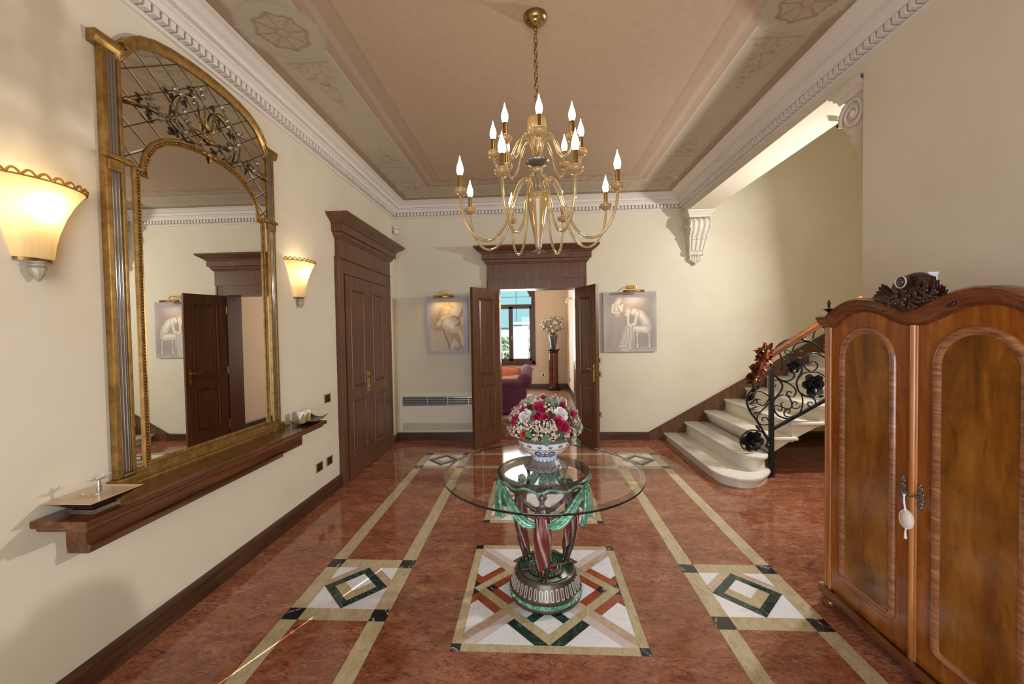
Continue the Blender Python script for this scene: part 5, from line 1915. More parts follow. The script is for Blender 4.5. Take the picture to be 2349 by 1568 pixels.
picture_lamp(-1.215, 1.998, 'brass picture lamp over the seated woman sketch')
picture_lamp(1.335, 2.016, 'brass picture lamp over the two figure drawing')

# ------------------------------------------------------------------ chandelier
CX, CY = 0.036, 2.32
ch = empty('chandelier', (CX, CY, 1.94), 'two tier amber glass chandelier with sixteen lit candle bulbs over the round table', 'chandelier')
mb = MB().lathe([(0.0, 3.225), (0.012, 3.226), (0.020, 3.234), (0.034, 3.238), (0.038, 3.246), (0.052, 3.252), (0.056, 3.262), (0.064, 3.268), (0.066, 3.283)], (CX, CY, 0), 32)
build('ceiling_rose', mb, M['brass_old'], ch, smooth=35)
lk = None
nl = 15
z_a, z_b = 3.228, 2.742
for i in range(nl):
    z = z_a - (z_a - z_b) * (i + 0.5) / nl
    if lk is None or i < 2:
        pts = []
        for q in range(16):
            a = 2 * PI * q / 16
            pts.append((0.0095 * math.cos(a), 0, 0.0125 * math.sin(a) + (0.0095 if math.sin(a) > 0 else -0.0095)))
        mb = MB().tube(pts, 0.0028, 6, closed=True)
        o = build('chain_link', mb, M['brass_old'], ch, smooth=70)
        if lk is None:
            lk = o
    else:
        o = lk.copy()
        COL.objects.link(o)
    o.location = (CX, CY, z)
    o.rotation_euler = (0, 0, (PI / 2 if i % 2 else 0) + 0.5)
# the copied links are placed in world space: the parent inverse keeps them there
mb = MB().tube([(CX + 0.004 * math.sin(i * 1.3), CY + 0.004 * math.cos(i * 1.3), z_a - (z_a - z_b) * i / 24) for i in range(25)], 0.0028, 6)
build('cord', mb, M['amber'], ch, smooth=70)
mb = MB().lathe([(0.0, 2.740), (0.012, 2.739), (0.030, 2.732), (0.048, 2.712), (0.057, 2.682), (0.055, 2.655), (0.043, 2.628), (0.026, 2.612), (0.018, 2.608)][::-1], (CX, CY, 0), 28, caps=False)
build('glass_ball', mb, M['amber'], ch, smooth=60)
mb = MB().lathe([(0.020, 2.47), (0.015, 2.52), (0.016, 2.56), (0.022, 2.612)], (CX, CY, 0), 20)
build('stem', mb, M['amber_clear'], ch, smooth=60)
mb = MB().lathe([(0.018, 2.438), (0.030, 2.442), (0.052, 2.452), (0.064, 2.464), (0.066, 2.472), (0.060, 2.478), (0.03, 2.482)], (CX, CY, 0), 48, rmod=lambda a, z: 1 + 0.035 * math.cos(24 * a))
build('fluted_hub', mb, M['pewter'], ch, smooth=50)
mb = MB().lathe([(0.014, 2.400), (0.026, 2.406), (0.034, 2.420), (0.032, 2.432), (0.020, 2.440)], (CX, CY, 0), 24)
build('collar', mb, M['amber'], ch, smooth=60)
mb = MB().lathe([(0.026, 2.280), (0.019, 2.31), (0.015, 2.35), (0.014, 2.402)], (CX, CY, 0), 20)
build('metal_stem', mb, M['silver'], ch, smooth=60)
mb = MB().lathe([(0.018, 1.982), (0.022, 2.02), (0.034, 2.09), (0.050, 2.17), (0.062, 2.225), (0.068, 2.262), (0.068, 2.278), (0.062, 2.286), (0.024, 2.288)], (CX, CY, 0), 32)
build('glass_vase', mb, M['amber'], ch, smooth=60)
mb = MB().lathe([(0.0, 1.945), (0.008, 1.948), (0.010, 1.955), (0.007, 1.962), (0.014, 1.970), (0.016, 1.985), (0.018, 1.992), (0.0, 1.994)], (CX, CY, 0), 16)
for k_ in range(6):
    a = 2 * PI * k_ / 6 + 0.2
    mb.tube(chain([(CX + 0.010 * math.cos(a), CY + 0.010 * math.sin(a), 1.972), (CX + 0.024 * math.cos(a), CY + 0.024 * math.sin(a), 1.962), (CX + 0.042 * math.cos(a), CY + 0.042 * math.sin(a), 1.958)], 4), [0.0045 - 0.0003 * i for i in range(9)], 6)
build('finial', mb, M['silver'], ch, smooth=50)


def arm_set(ang, R_, prof, zc, name):
    """one arm with bobeche, candle sleeve and bulb; ang measured from the viewer's side"""
    ca, sa = math.sin(ang), -math.cos(ang)
    P3 = lambda r_, z: (CX + ca * r_, CY + sa * r_, z)
    pe = part_empty(name, (0, 0, 0), ch)
    build('glass_arm', MB().tube(chain([P3(r_, z) for r_, z in prof], 5), 0.0078, 10), M['amber_clear'], pe, smooth=70)
    c = P3(R_, 0)
    c = (c[0], c[1], zc)
    build('bobeche', MB().lathe([(0.010, -0.022), (0.024, -0.018), (0.034, -0.006), (0.037, 0.006), (0.034, 0.014), (0.026, 0.016), (0.020, 0.012), (0.0, 0.012)], c, 20), M['amber'], pe, smooth=60)
    sl_ = [(0.0125, 0.012)]
    for q in range(9):
        sl_ += [(0.0132, 0.016 + q * 0.0075), (0.0116, 0.0197 + q * 0.0075)]
    sl_ += [(0.012, 0.086), (0.0, 0.087)]
    build('candle_sleeve', MB().lathe(sl_, c, 14), M['brass_old'], pe, smooth=60)
    build('bulb', MB().lathe([(0.010, 0.087), (0.0155, 0.097), (0.0185, 0.112), (0.0180, 0.126), (0.0140, 0.142), (0.0085, 0.158), (0.0045, 0.171), (0.0022, 0.184), (0.0, 0.192)], c, 14), M['bulb'], pe, smooth=60)


UP = [(0.020, 2.475), (0.022, 2.52), (0.036, 2.575), (0.068, 2.602), (0.105, 2.585), (0.135, 2.525), (0.160, 2.462), (0.195, 2.435), (0.230, 2.45), (0.248, 2.482), (0.250, 2.50)]
LO = [(0.020, 2.285), (0.026, 2.325), (0.050, 2.362), (0.090, 2.362), (0.130, 2.30), (0.165, 2.20), (0.205, 2.09), (0.265, 2.018), (0.335, 2.005), (0.400, 2.055), (0.438, 2.14), (0.450, 2.215), (0.450, 2.235)]
for k_ in range(8):
    arm_set(math.radians(45 * k_ + 2), 0.25, UP, 2.517, 'upper_arm')
for k_ in range(8):
    arm_set(math.radians(45 * k_ + 22.5), 0.45, LO, 2.255, 'lower_arm')

# ------------------------------------------------------------------ round glass table on three figures
TX, TY = 0.048, 2.285
tb = empty('round_table', (TX, TY, 0), 'round glass table carried by three draped figures on a fluted green base', 'table')
ZG = 0.725
GR = 0.555
tc = (TX - 0.008, TY - 0.03, 0)
mb = MB().lathe([(0.0, ZG), (GR - 0.030, ZG)], tc, 96, caps=False)
build('glass_top', mb, M['table_glass'], tb, smooth=5, label='clear bevelled glass disc')
build('glass_bevel', MB().lathe([(GR - 0.030, ZG), (GR - 0.001, ZG - 0.006)], tc, 96, caps=False), M['bevel_glass'], tb, smooth=30, label='greenish bevelled rim of the glass')
mb = MB().lathe([(GR - 0.001, ZG - 0.006), (GR, ZG - 0.008), (GR, ZG - 0.016), (GR - 0.003, ZG - 0.018)], tc, 96, caps=False)
build('glass_edge', mb, M['edge_glass'], tb, smooth=60, label='dark green glass edge')
bprof = [(0.0, 0.0), (0.192, 0.0), (0.202, 0.006), (0.205, 0.016), (0.200, 0.022)]
build('base_ring', MB().lathe(bprof, (TX, TY, 0), 64), M['bronze'], tb, smooth=40)
band_ = MB().lathe([(0.200, 0.022), (0.203, 0.026), (0.203, 0.046), (0.198, 0.050)], (TX, TY, 0), 64)
rr = random.Random(5)
for k_ in range(40):
    a = 2 * PI * k_ / 40
    band_.ball((TX + 0.202 * math.cos(a), TY + 0.202 * math.sin(a), 0.036), 0.009, 0.009, 0.008, 8, 6)
build('leaf_band', band_, M['verdigris'], tb, smooth=50, label='verdigris green leaf band')
build('fluted_drum', MB().lathe([(0.204, 0.049), (0.206, 0.056), (0.199, 0.062), (0.196, 0.066), (0.190, 0.085), (0.176, 0.125), (0.170, 0.134), (0.168, 0.142), (0.163, 0.146), (0.158, 0.145)], (TX, TY, 0), 64, caps=False), M['bronze'], tb, smooth=40)
fm = None
for k_ in range(40):
    a = 2 * PI * k_ / 40
    if fm is None:
        mb = MB()
        for (y0, y1, x0, x1) in ((-0.0085, -0.0045, 0.068, 0.124), (0.0045, 0.0085, 0.068, 0.124)):
            mb.add([(0.196 - (z - 0.066) * 0.33 + o, y, z) for z in (x0, x1) for o in (-0.004, 0.004) for y in (y0, y1)], [(0, 1, 3, 2), (4, 6, 7, 5), (0, 4, 5, 1), (2, 3, 7, 6), (0, 2, 6, 4), (1, 5, 7, 3)])
        for z0 in (0.068, 0.118):
            mb.add([(0.196 - (z - 0.066) * 0.33 + o, y, z) for z in (z0, z0 + 0.006) for o in (-0.004, 0.004) for y in (-0.0085, 0.0085)], [(0, 1, 3, 2), (4, 6, 7, 5), (0, 4, 5, 1), (2, 3, 7, 6), (0, 2, 6, 4), (1, 5, 7, 3)])
        fm = o = build('flute', mb, M['pale_flute'], tb)
    else:
        o = fm.copy()
        COL.objects.link(o)
    o.location = (TX, TY, 0)
    o.rotation_euler = (0, 0, a)
build('green_plate', MB().lathe([(0.0, 0.137), (0.156, 0.137), (0.158, 0.142), (0.154, 0.145), (0.150, 0.1425), (0.0, 0.1425)], (TX, TY, 0), 56), M['dkgreen'], tb, smooth=40, label='dark green enamelled plate')
mb = MB()
for rad in (0.148, 0.098):
    mb.tube([(TX + rad * math.cos(2 * PI * i / 48), TY + rad * math.sin(2 * PI * i / 48), 0.1445) for i in range(48)], 0.003, 6, closed=True)
build('plate_rings', mb, M['bronze'], tb, smooth=60)
mb = MB()
for k_ in range(6):
    a = 2 * PI * (k_ + 0.25) / 6
    tip = (TX + 0.145 * math.cos(a), TY + 0.145 * math.sin(a), 0.1455)
    for s in (-1, 1):
        q = (TX + 0.03 * math.cos(a + s * 0.5), TY + 0.03 * math.sin(a + s * 0.5), 0.143)
        mb.add([(TX, TY, 0.160), q, tip, (TX + 0.07 * math.cos(a), TY + 0.07 * math.sin(a), 0.154)], [(0, 1, 3), (1, 2, 3)])
build('star', mb, M['drape'], tb, label='reddish raised star')
mb = MB()
rr = random.Random(9)
for k_ in range(60):
    a = 2 * PI * k_ / 60
    r_ = 0.07 + 0.02 * (k_ % 2)
    mb.ball((TX + r_ * math.cos(a), TY + r_ * math.sin(a), 0.144), 0.006, 0.006, 0.005, 6, 4)
tag(build('plate_beads', mb, M['verdigris'], tb, smooth=60), kind='stuff')
# upper ring
mb = MB().lathe([(0.232, 0.672), (0.250, 0.668), (0.262, 0.675), (0.264, 0.695), (0.268, 0.703), (0.262, 0.711), (0.240, 0.711), (0.232, 0.703)], (TX, TY, 0), 64)
mb.f = mb.f[:64 * 7] + [(7 * 64 + i, 7 * 64 + (i + 1) % 64, (i + 1) % 64, i) for i in range(64)]
build('upper_ring', mb, M['bronze'], tb, smooth=45)
mb = MB()
mb.tube([(TX + 0.264 * math.cos(2 * PI * i / 120), TY + 0.264 * math.sin(2 * PI * i / 120), 0.685 + 0.009 * math.sin(12 * 2 * PI * i / 120)) for i in range(120)], 0.008, 7, closed=True)
build('leaf_garland', mb, M['verdigris'], tb, smooth=60, label='verdigris wavy garland')
mb = MB()
for i in range(110):
    a = 2 * PI * i / 110
    mb.tube([(TX + 0.255 * math.cos(a), TY + 0.255 * math.sin(a), 0.713), (TX + 0.265 * math.cos(a + .04), TY + 0.265 * math.sin(a + .04), 0.706)], 0.0035, 5)
tag(build('rope_edge', mb, M['bronze'], tb, smooth=60), kind='stuff')
for k_ in range(3):
    a = math.radians(30 + 120 * k_)
    mb = MB().lathe([(0.010, 0.711), (0.010, 0.7178), (0.0, 0.7178)], (TX + 0.25 * math.cos(a), TY + 0.25 * math.sin(a), 0), 10)
    build('glass_pad', mb, M['vase_glass'], tb, smooth=50)


def caryatid(ang):
    er = Vector((math.cos(ang), math.sin(ang), 0))
    et = Vector((-math.sin(ang), math.cos(ang), 0))
    Pt = lambda r_, t, z: tuple(Vector((TX, TY, 0)) + er * r_ + et * t + Vector((0, 0, z)))
    pe = part_empty('caryatid', (0, 0, 0), tb)
    mb = MB()
    lean = lambda z: 0.128 + 0.055 * math.sin(min(1, max(0, (z - 0.15) / 0.33)) * PI / 2) - 0.03 * max(0, (z - 0.42) / 0.2)
    for s in (-1, 1):       # legs and feet
        mb.tube(chain([Pt(lean(.15) + 0.002, s * 0.016, 0.150), Pt(lean(.2), s * 0.019, 0.20), Pt(lean(.25) + .004, s * 0.021, 0.25), Pt(lean(.29), s * 0.023, 0.29), Pt(lean(.36), s * 0.026, 0.36), Pt(lean(.42), s * 0.026, 0.42)], 4), [0.0105 + 0.0002 * i + (0.005 * math.sin(i / 20 * PI)) + (0.009 * (i / 20) ** 2) for i in range(21)], 10)
        mb.tube([Pt(lean(.15) - 0.012, s * 0.016, 0.150), Pt(lean(.15) + 0.014, s * 0.017, 0.149), Pt(lean(.15) + 0.034, s * 0.019, 0.146)], [0.011, 0.011, 0.008], 8)
    spine = [(0.40, 0.040, 0.030), (0.425, 0.043, 0.033), (0.45, 0.038, 0.029), (0.475, 0.031, 0.024), (0.50, 0.033, 0.026), (0.525, 0.039, 0.028), (0.545, 0.041, 0.025), (0.558, 0.030, 0.020), (0.568, 0.015, 0.014), (0.590, 0.013, 0.013)]
    vs, n_ = [], 14
    for (z, wx, wy) in spine:
        for i in range(n_):
            a = 2 * PI * i / n_
            vs.append(Pt(lean(z) + wy * math.sin(a), wx * math.cos(a), z))
    mb.add(vs, [(j * n_ + i, j * n_ + (i + 1) % n_, (j + 1) * n_ + (i + 1) % n_, (j + 1) * n_ + i) for j in range(len(spine) - 1) for i in range(n_)] + [tuple(range(n_)), tuple(range(len(vs) - n_, len(vs)))])
    for s in (-1, 1):
        mb.ball(Pt(lean(.52) + 0.022, s * 0.017, 0.522), 0.014, 0.014, 0.014, 8, 6)
        mb.tube(chain([Pt(lean(.545), s * 0.036, 0.548), Pt(lean(.55) + .010, s * 0.075, 0.575), Pt(lean(.55) + .025, s * 0.108, 0.612), Pt(0.215, s * 0.125, 0.645), Pt(0.225, s * 0.128, 0.668)], 4), [0.0145 - 0.0005 * i for i in range(17)], 8)
        mb.tube([Pt(0.225, s * 0.128, 0.664), Pt(0.236, s * 0.130, 0.676)], [0.010, 0.007], 8)
        for q in range(4):
            mb.tube([Pt(0.228, s * 0.128 + (q - 1.5) * 0.005, 0.670), Pt(0.246, s * 0.128 + (q - 1.5) * 0.006, 0.680)], 0.003, 5)
        mb.tube([Pt(0.226, s * (0.128 - .011), 0.667), Pt(0.238, s * (0.128 - .016), 0.675)], 0.0032, 5)
    hc = Pt(lean(.6) + 0.008, 0, 0.612)
    mb.ball(hc, 0.022, 0.022, 0.028, 14, 10)
    mb.ball(Pt(lean(.6) + 0.030, 0, 0.608), 0.004, 0.004, 0.007, 6, 5)
    mb.ball(Pt(lean(.6) + 0.026, 0, 0.590), 0.007, 0.007, 0.005, 6, 5)
    for s in (-1, 1):
        mb.ball(Pt(lean(.6) + 0.0265, s * 0.009, 0.615), 0.004, 0.004, 0.003, 6, 5)
        mb.ball(Pt(lean(.6) + 0.006, s * 0.023, 0.611), 0.004, 0.005, 0.007, 6, 5)
    o = build('body', mb, M['bronze'], pe, smooth=80)
    remesh(o, 0.0032, 1)
    hb = MB()
    rr_ = random.Random(int(ang * 10))
    for i in range(26):
        th_, ph = rr_.uniform(-PI, PI), rr_.uniform(0.1, 1.4)
        if math.cos(th_) > 0.55 and ph < 0.75:
            continue
        hb.ball(Pt(lean(.6) + 0.006 + 0.023 * math.cos(th_) * math.cos(ph), 0.023 * math.sin(th_) * math.cos(ph), 0.617 + 0.026 * math.sin(ph)), 0.008, 0.008, 0.007, 7, 5)
    hb.ball(Pt(lean(.6) - 0.02, 0, 0.62), 0.014, 0.014, 0.014, 8, 6)
    build('hair', hb, M['verdigris'], pe, smooth=70)
    # wrapped drapery: a folded tube from bust to knee
    vs, cs_, n_, m_ = [], [], 56, 34
    cA, cB = np.array(s2l((116, 50, 44))), np.array(s2l((206, 184, 174)))
    for j in range(m_):
        t = j / (m_ - 1)
        z = 0.540 - 0.30 * t
        wx = 0.040 - 0.006 * math.sin(min(1, t * 3) * PI) + 0.010 * math.sin(t * PI) - 0.006 * t
        wy = 0.029 + 0.010 * math.sin(t * PI)
        for i in range(n_):
            a = 2 * PI * i / n_
            w1_ = math.sin(6 * a + 8 * t + 0.8 * math.sin(2 * a)) ** 3
            w2_ = math.sin(11 * a - 9 * t + 1.3)
            f_ = 1 + 0.15 * w1_ * (0.45 + 0.6 * t) + 0.03 * w2_
            zz = z + 0.020 * math.sin(a + 0.6) * (1 - t) + 0.022 * t * math.sin(2 * a + 1)
            vs.append(Pt(lean(zz) + wy * f_ * math.sin(a), wx * f_ * math.cos(a), zz))
            k_ = min(1, max(0, (w1_ - 0.35) * 1.6)) * 0.9  # ridges paled in the colour: rubbed wear plus a painted highlight
            cs_.append(tuple(cA * (1 - k_) + cB * k_) + (1,))
    build('drapery', MB().add(vs, [(j * n_ + i, j * n_ + (i + 1) % n_, (j + 1) * n_ + (i + 1) % n_, (j + 1) * n_ + i) for j in range(m_ - 1) for i in range(n_)]), M['drape_worn_highlit'], pe, smooth=80, label='dull red wrapped drapery with rubbed and highlight-painted pale folds', cols=cs_)


A0 = -PI / 2 - 0.10
for k_ in range(3):
    caryatid(A0 + 2 * PI * k_ / 3)


def festoon(a_k):
    er = lambda a: Vector((math.cos(a), math.sin(a), 0))
    C_ = Vector((TX, TY, 0))
    pe = part_empty('festoon', (0, 0, 0), tb)
    for s in (-1, 1):       # swag towards the neighbouring figure's hip
        mb = MB()
        for lane in range(5):
            o_ = (lane - 2) * 0.0085
            pts = []
            for i in range(13):
                t = i / 12
                a = a_k + s * t * (PI / 3 - 0.16)
                z = 0.672 - 0.195 * math.sin(min(1, t * 1.02) * PI / 2) ** 1.2 + 0.012 * t * t
                r_ = 0.262 - 0.048 * t
                pts.append(C_ + er(a) * (r_ + 0.006 * math.cos(lane * 1.7)) + Vector((0, 0, z + o_ * (0.15 + 1.4 * math.sin(PI * min(1, t * 0.85 + 0.1))))))
            mb.tube(pts, [0.006 + 0.006 * math.sin(PI * i / 12) for i in range(13)], 7)
        build('swag', mb, M['verdigris'], pe, smooth=70)
        mb = MB()
        for lane in range(4):
            w_ = (lane - 1.5)
            pts = []
            for i in range(10):
                t = i / 9
                a = a_k + s * (0.03 + 0.10 * t) + w_ * 0.028 * (0.3 + t)
                pts.append(C_ + er(a) * (0.270 + 0.012 * math.sin(t * 3)) + Vector((0, 0, 0.675 - (0.16 if s > 0 else 0.185) * t - 0.006 * abs(w_))))
            mb.tube(pts, [0.0055 + 0.006 * math.sin(PI * (i + 1) / 11) for i in range(10)], 7)
        e = C_ + er(a_k + s * 0.15) * 0.275 + Vector((0, 0, 0.512 if s > 0 else 0.487))
        mb.ball(tuple(e), 0.015, 0.015, 0.013, 9, 7)
        build('hanging_end', mb, M['verdigris'], pe, smooth=70)
    k0 = C_ + er(a_k) * 0.270 + Vector((0, 0, 0.675))
    build('knot', MB().ball(tuple(k0), 0.022, 0.022, 0.018, 10, 8), M['verdigris'], pe, smooth=70)


for k_ in range(3):
    festoon(A0 + PI / 3 + 2 * PI * k_ / 3)

# ------------------------------------------------------------------ majolica bowl and flowers
BX, BY = 0.052, 2.285
bw_ = empty('bowl', (BX, BY, ZG), 'blue and white painted bowl with silver rim and foot on the glass table', 'bowl')
mb = MB().lathe([(0.112, ZG + 0.003), (0.108, ZG + 0.016), (0.096, ZG + 0.024), (0.086, ZG + 0.036), (0.080, ZG + 0.046), (0.074, ZG + 0.052)], (BX, BY, 0), 48, rmod=lambda a, z: 1 + 0.02 * math.cos(16 * a))
mb.f = mb.f[:48 * 5]
for k_ in range(16):
    a = 2 * PI * k_ / 16
    mb.ball((BX + 0.108 * math.cos(a), BY + 0.108 * math.sin(a), ZG + 0.0105), 0.012, 0.012, 0.0105, 8, 6)
    mb.ball((BX + 0.098 * math.cos(a + .2), BY + 0.098 * math.sin(a + .2), ZG + 0.026), 0.008, 0.008, 0.006, 7, 5)
build('silver_foot', mb, M['silver'], bw_, smooth=60, label='tarnished silver openwork foot')
NB, MBn = 192, 64
prof = chain([(0.070, 0, ZG + 0.050), (0.071, 0, ZG + 0.062), (0.066, 0, ZG + 0.068), (0.085, 0, ZG + 0.080), (0.118, 0, ZG + 0.105), (0.143, 0, ZG + 0.138), (0.152, 0, ZG + 0.160), (0.156, 0, ZG + 0.172)], 9)
prof = [(p.x, p.z) for p in prof]
mb = MB().lathe(prof, (BX, BY, 0), NB)
mb.f = mb.f[:NB * (len(prof) - 1)]
A_ = np.array([math.atan2(v[1] - BY, v[0] - BX) for v in mb.v])
Z_ = np.array([v[2] - ZG for v in mb.v])
cl = np.empty((len(mb.v), 3))
cl[:] = s2l((232, 234, 242))
blue, dblue, yel, grn, orn = [np.array(s2l(c)) for c in ((64, 88, 168), (38, 52, 112), (214, 168, 74), (96, 138, 104), (190, 110, 50))]


def pb(mask, c, a=1.0):
    mk = (np.clip(mask, 0, 1) * a)[:, None]
    cl[:] = cl * (1 - mk) + c * mk


az = (A_ + PI / 2)
az = (az + PI) % (2 * PI) - PI
pb(np.abs(Z_ - 0.133) < 0.0022, yel)
pb(np.abs(Z_ - 0.1715) < 0.003, yel, 0.6)
cell = (az * 8 / PI) % 1.0 - 0.5
pb((np.abs(np.hypot(cell * 0.055, Z_ - 0.152 - 0.004) - 0.009) < 0.004) & (Z_ < 0.156) & (Z_ > 0.137), blue)
pb(np.hypot(cell * 0.055, Z_ - 0.158) < 0.0035, dblue)
c4 = (az * 2.5 / PI) % 1.0 - 0.5
pb(np.abs(np.hypot(c4 * 0.15, Z_ - 0.152) - 0.006) < 0.0022, orn)
pb(np.hypot(c4 * 0.15, Z_ - 0.152) < 0.003, yel)
# large scrolled motif, repeated four times round the belly
c3 = ((az * 2 / PI + 0.5) % 1.0 - 0.5) * 0.20
for s in (-1, 1):
    rr_ = np.hypot(c3 - s * 0.040, Z_ - 0.103)
    th_ = np.arctan2(Z_ - 0.103, (c3 - s * 0.040) * s)
    pb((np.abs(rr_ - 0.017 - 0.003 * th_ / PI) < 0.0045) & (th_ > -2.2), dblue)
    pb(np.abs(rr_ - 0.006) < 0.003, blue, 0.8)
    pb((np.abs(Z_ - 0.086 - 0.3 * np.abs(c3 - s * 0.02)) < 0.0025) & (np.abs(c3) < 0.05), dblue)
    pb((np.abs(Z_ - 0.118 - 0.5 * np.abs(c3 - s * 0.016)) < 0.002) & (np.abs(c3) < 0.035), grn, 0.8)
    pb(np.hypot((c3 - s * 0.018), (Z_ - 0.092) * 1.6) < 0.006, yel, 0.9)
pb((np.abs(c3) + np.abs(Z_ - 0.106) * 0.8 < 0.011), dblue)
pb((np.abs(c3) + np.abs(Z_ - 0.106) * 0.8 < 0.005), orn)
pb((np.abs(c3) + np.abs(Z_ - 0.088) < 0.006), blue)
rsp = np.random.default_rng(2)
for k_ in range(90):
    a0, z0 = rsp.uniform(-PI, PI), rsp.uniform(0.082, 0.130)
    pb(np.hypot((((az - a0 + PI) % (2 * PI)) - PI) * 0.13, Z_ - z0) < rsp.uniform(0.0012, 0.0028), blue if k_ % 3 else grn, 0.55)
cf_ = (az * 10 / PI) % 1.0 - 0.5
pb((np.abs(np.hypot(cf_ * 0.022, Z_ - 0.0565) - 0.004) < 0.0018), blue)
pb(np.abs(Z_ - 0.0645) < 0.0012, blue, 0.7)
build('bowl_body', mb, M['majolica'], bw_, smooth=70, normals=False, cols=np.concatenate([cl, np.ones((len(cl), 1))], 1))
mb = MB().lathe([(0.155, ZG + 0.170), (0.160, ZG + 0.176), (0.163, ZG + 0.190), (0.168, ZG + 0.196), (0.164, ZG + 0.199), (0.157, ZG + 0.190), (0.150, ZG + 0.176)], (BX, BY, 0), 80, rmod=lambda a, z: 1 + 0.010 * math.cos(40 * a))
mb.f = mb.f[:80 * 6]
build('silver_rim', mb, M['silver'], bw_, smooth=60, label='tarnished silver fluted rim')

fa = empty('flower_arrangement', (BX, BY, ZG + 0.17), 'dome of dried hydrangea with magenta and white roses in the painted bowl', 'flowers')
FC = Vector((BX, BY, ZG + 0.212))
RA, RZ = 0.194, 0.192


def dome(az_, el):
    """az from the viewer's side (0 = towards the camera, + = right)"""
    d_ = Vector((math.sin(az_) * math.cos(el), -math.cos(az_) * math.cos(el), math.sin(el)))
    return FC + Vector((d_.x * RA, d_.y * RA, d_.z * RZ)), Vector((d_.x / RA, d_.y / RA, d_.z / RZ)).normalized()


core = MB().ball(tuple(FC), RA * 0.86, RA * 0.86, RZ * 0.86, 24, 16)
core.v = [(p[0], p[1], max(p[2], ZG + 0.175)) if math.hypot(p[0] - BX, p[1] - BY) < 0.148 or p[2] > ZG + 0.19 else (BX + (p[0] - BX) * 0.9, BY + (p[1] - BY) * 0.9, ZG + 0.19) for p in core.v]
build('moss_core', core, M['leaf_d'], fa, smooth=60)


def place_copy(o, p, n, spin, sc=1.0):
    q = Vector(n).to_track_quat('Z', 'Y').to_matrix().to_4x4() @ Matrix.Rotation(spin, 4, 'Z')
    o.matrix_basis = Matrix.Translation(p) @ q @ Matrix.Scale(sc, 4)


rr = random.Random(21)
protos = []
for v_ in range(3):
    mb = MB()
    for i in range(26):
        th_, ph = rr.uniform(0, 2 * PI), math.acos(rr.uniform(0.05, 1))
        d_ = Vector((math.sin(ph) * math.cos(th_), math.sin(ph) * math.sin(th_), math.cos(ph)))
        c_ = d_ * 0.030 * rr.uniform(0.85, 1.1)
        t1 = d_.orthogonal().normalized()
        t2 = d_.cross(t1)
        r0 = rr.uniform(0, 6.28)
        for k_ in range(4):
            a = r0 + PI / 2 * k_
            mb.leaf(tuple(c_), t1 * math.cos(a) + t2 * math.sin(a) + d_ * 0.35, d_, 0.0095, 0.0095, 0.1, 0.3, 2)
    protos.append(mb)
hyd_objs = []
slots = []
for el, nn_, off in ((0.10, 22, 0.0), (0.36, 20, 0.15), (0.62, 16, 0.0), (0.92, 11, 0.2), (1.22, 6, 0.1), (1.55, 1, 0)):
    for i in range(nn_):
        slots.append((2 * PI * i / nn_ + off + rr.uniform(-.06, .06), el + rr.uniform(-.05, .05)))
# named blooms: (azimuth, elevation, kind, size)
BL = [(-1.02, 0.38, 'magenta', 0.043), (-0.86, 0.70, 'magenta', 0.034), (-0.22, 0.86, 'magenta', 0.044), (-0.26, 0.62, 'magenta', 0.036), (0.02, 0.60, 'magenta', 0.026), (0.40, 0.42, 'magenta', 0.042), (0.56, 0.28, 'magenta', 0.043), (1.25, 0.55, 'magenta', 0.034), (1.15, 0.95, 'magenta', 0.024), (-0.1, 1.42, 'magenta', 0.024),
      (2.4, 0.5, 'magenta', 0.04), (-2.5, 0.6, 'magenta', 0.04),
      (-0.66, 0.58, 'white_p', 0.046), (0.58, 0.64, 'white_p', 0.046), (2.9, 0.7, 'white_p', 0.045),
      (-0.62, 0.08, 'orange_p', 0.026)]
pos_bl = [dome(a, e)[0] for a, e, k_, s in BL]


def rose_mesh(seed, mat):
    r_ = random.Random(seed)
    mb = MB()
    for ring, (nn_, L_, w_, tilt, z0) in enumerate(((5, 1.0, 1.15, 0.75, 0.0), (5, 0.9, 1.05, 1.4, 0.05), (4, 0.8, 0.9, 2.4, 0.1), (3, 0.7, 0.7, 4.5, 0.12))):
        for i in range(nn_):
            a = 2 * PI * (i + 0.5 * ring) / nn_ + r_.uniform(-.15, .15)
            d_ = Vector((math.cos(a), math.sin(a), tilt))
            mb.leaf((0.08 * math.cos(a), 0.08 * math.sin(a), z0), d_, (-math.cos(a), -math.sin(a), 0.6), L_, w_, -0.12 if ring < 1 else 0.22, 0.5, 5, True)
    mb.ball((0, 0, 0.45), 0.22, 0.22, 0.36, 8, 6)
    return mb


rp = {}
for a, e, kind, s in BL:
    p, n_ = dome(a, e)
    if kind not in rp:
        nm = {'magenta': 'magenta_rose', 'white_p': 'white_rose', 'orange_p': 'orange_rosebud'}[kind]
        o = build(nm, rose_mesh(len(rp) + 3, kind), M[kind], fa, smooth=70)
        rp[kind] = o
    else:
        o = rp[kind].copy()
        COL.objects.link(o)
    place_copy(o, p - n_ * s * 0.35, n_, rr.uniform(0, 6.28), s)
hp_ = {}
for i, (a, e) in enumerate(slots):
    p, n_ = dome(a, e)
    if min((p - q).length for q in pos_bl) < 0.045:
        continue
    kind = 'hyd' if rr.random() < 0.8 else ('hyd2' if rr.random() < 0.5 else 'white_p')
    key = (kind, i % 3)
    if key not in hp_:
        o = build('hydrangea_cluster', protos[i % 3], M[kind], fa)
        hp_[key] = o
    else:
        o = hp_[key].copy()
        COL.objects.link(o)
    place_copy(o, p - n_ * 0.014, n_, rr.uniform(0, 6.28), rr.uniform(1.0, 1.25))
lp_ = None
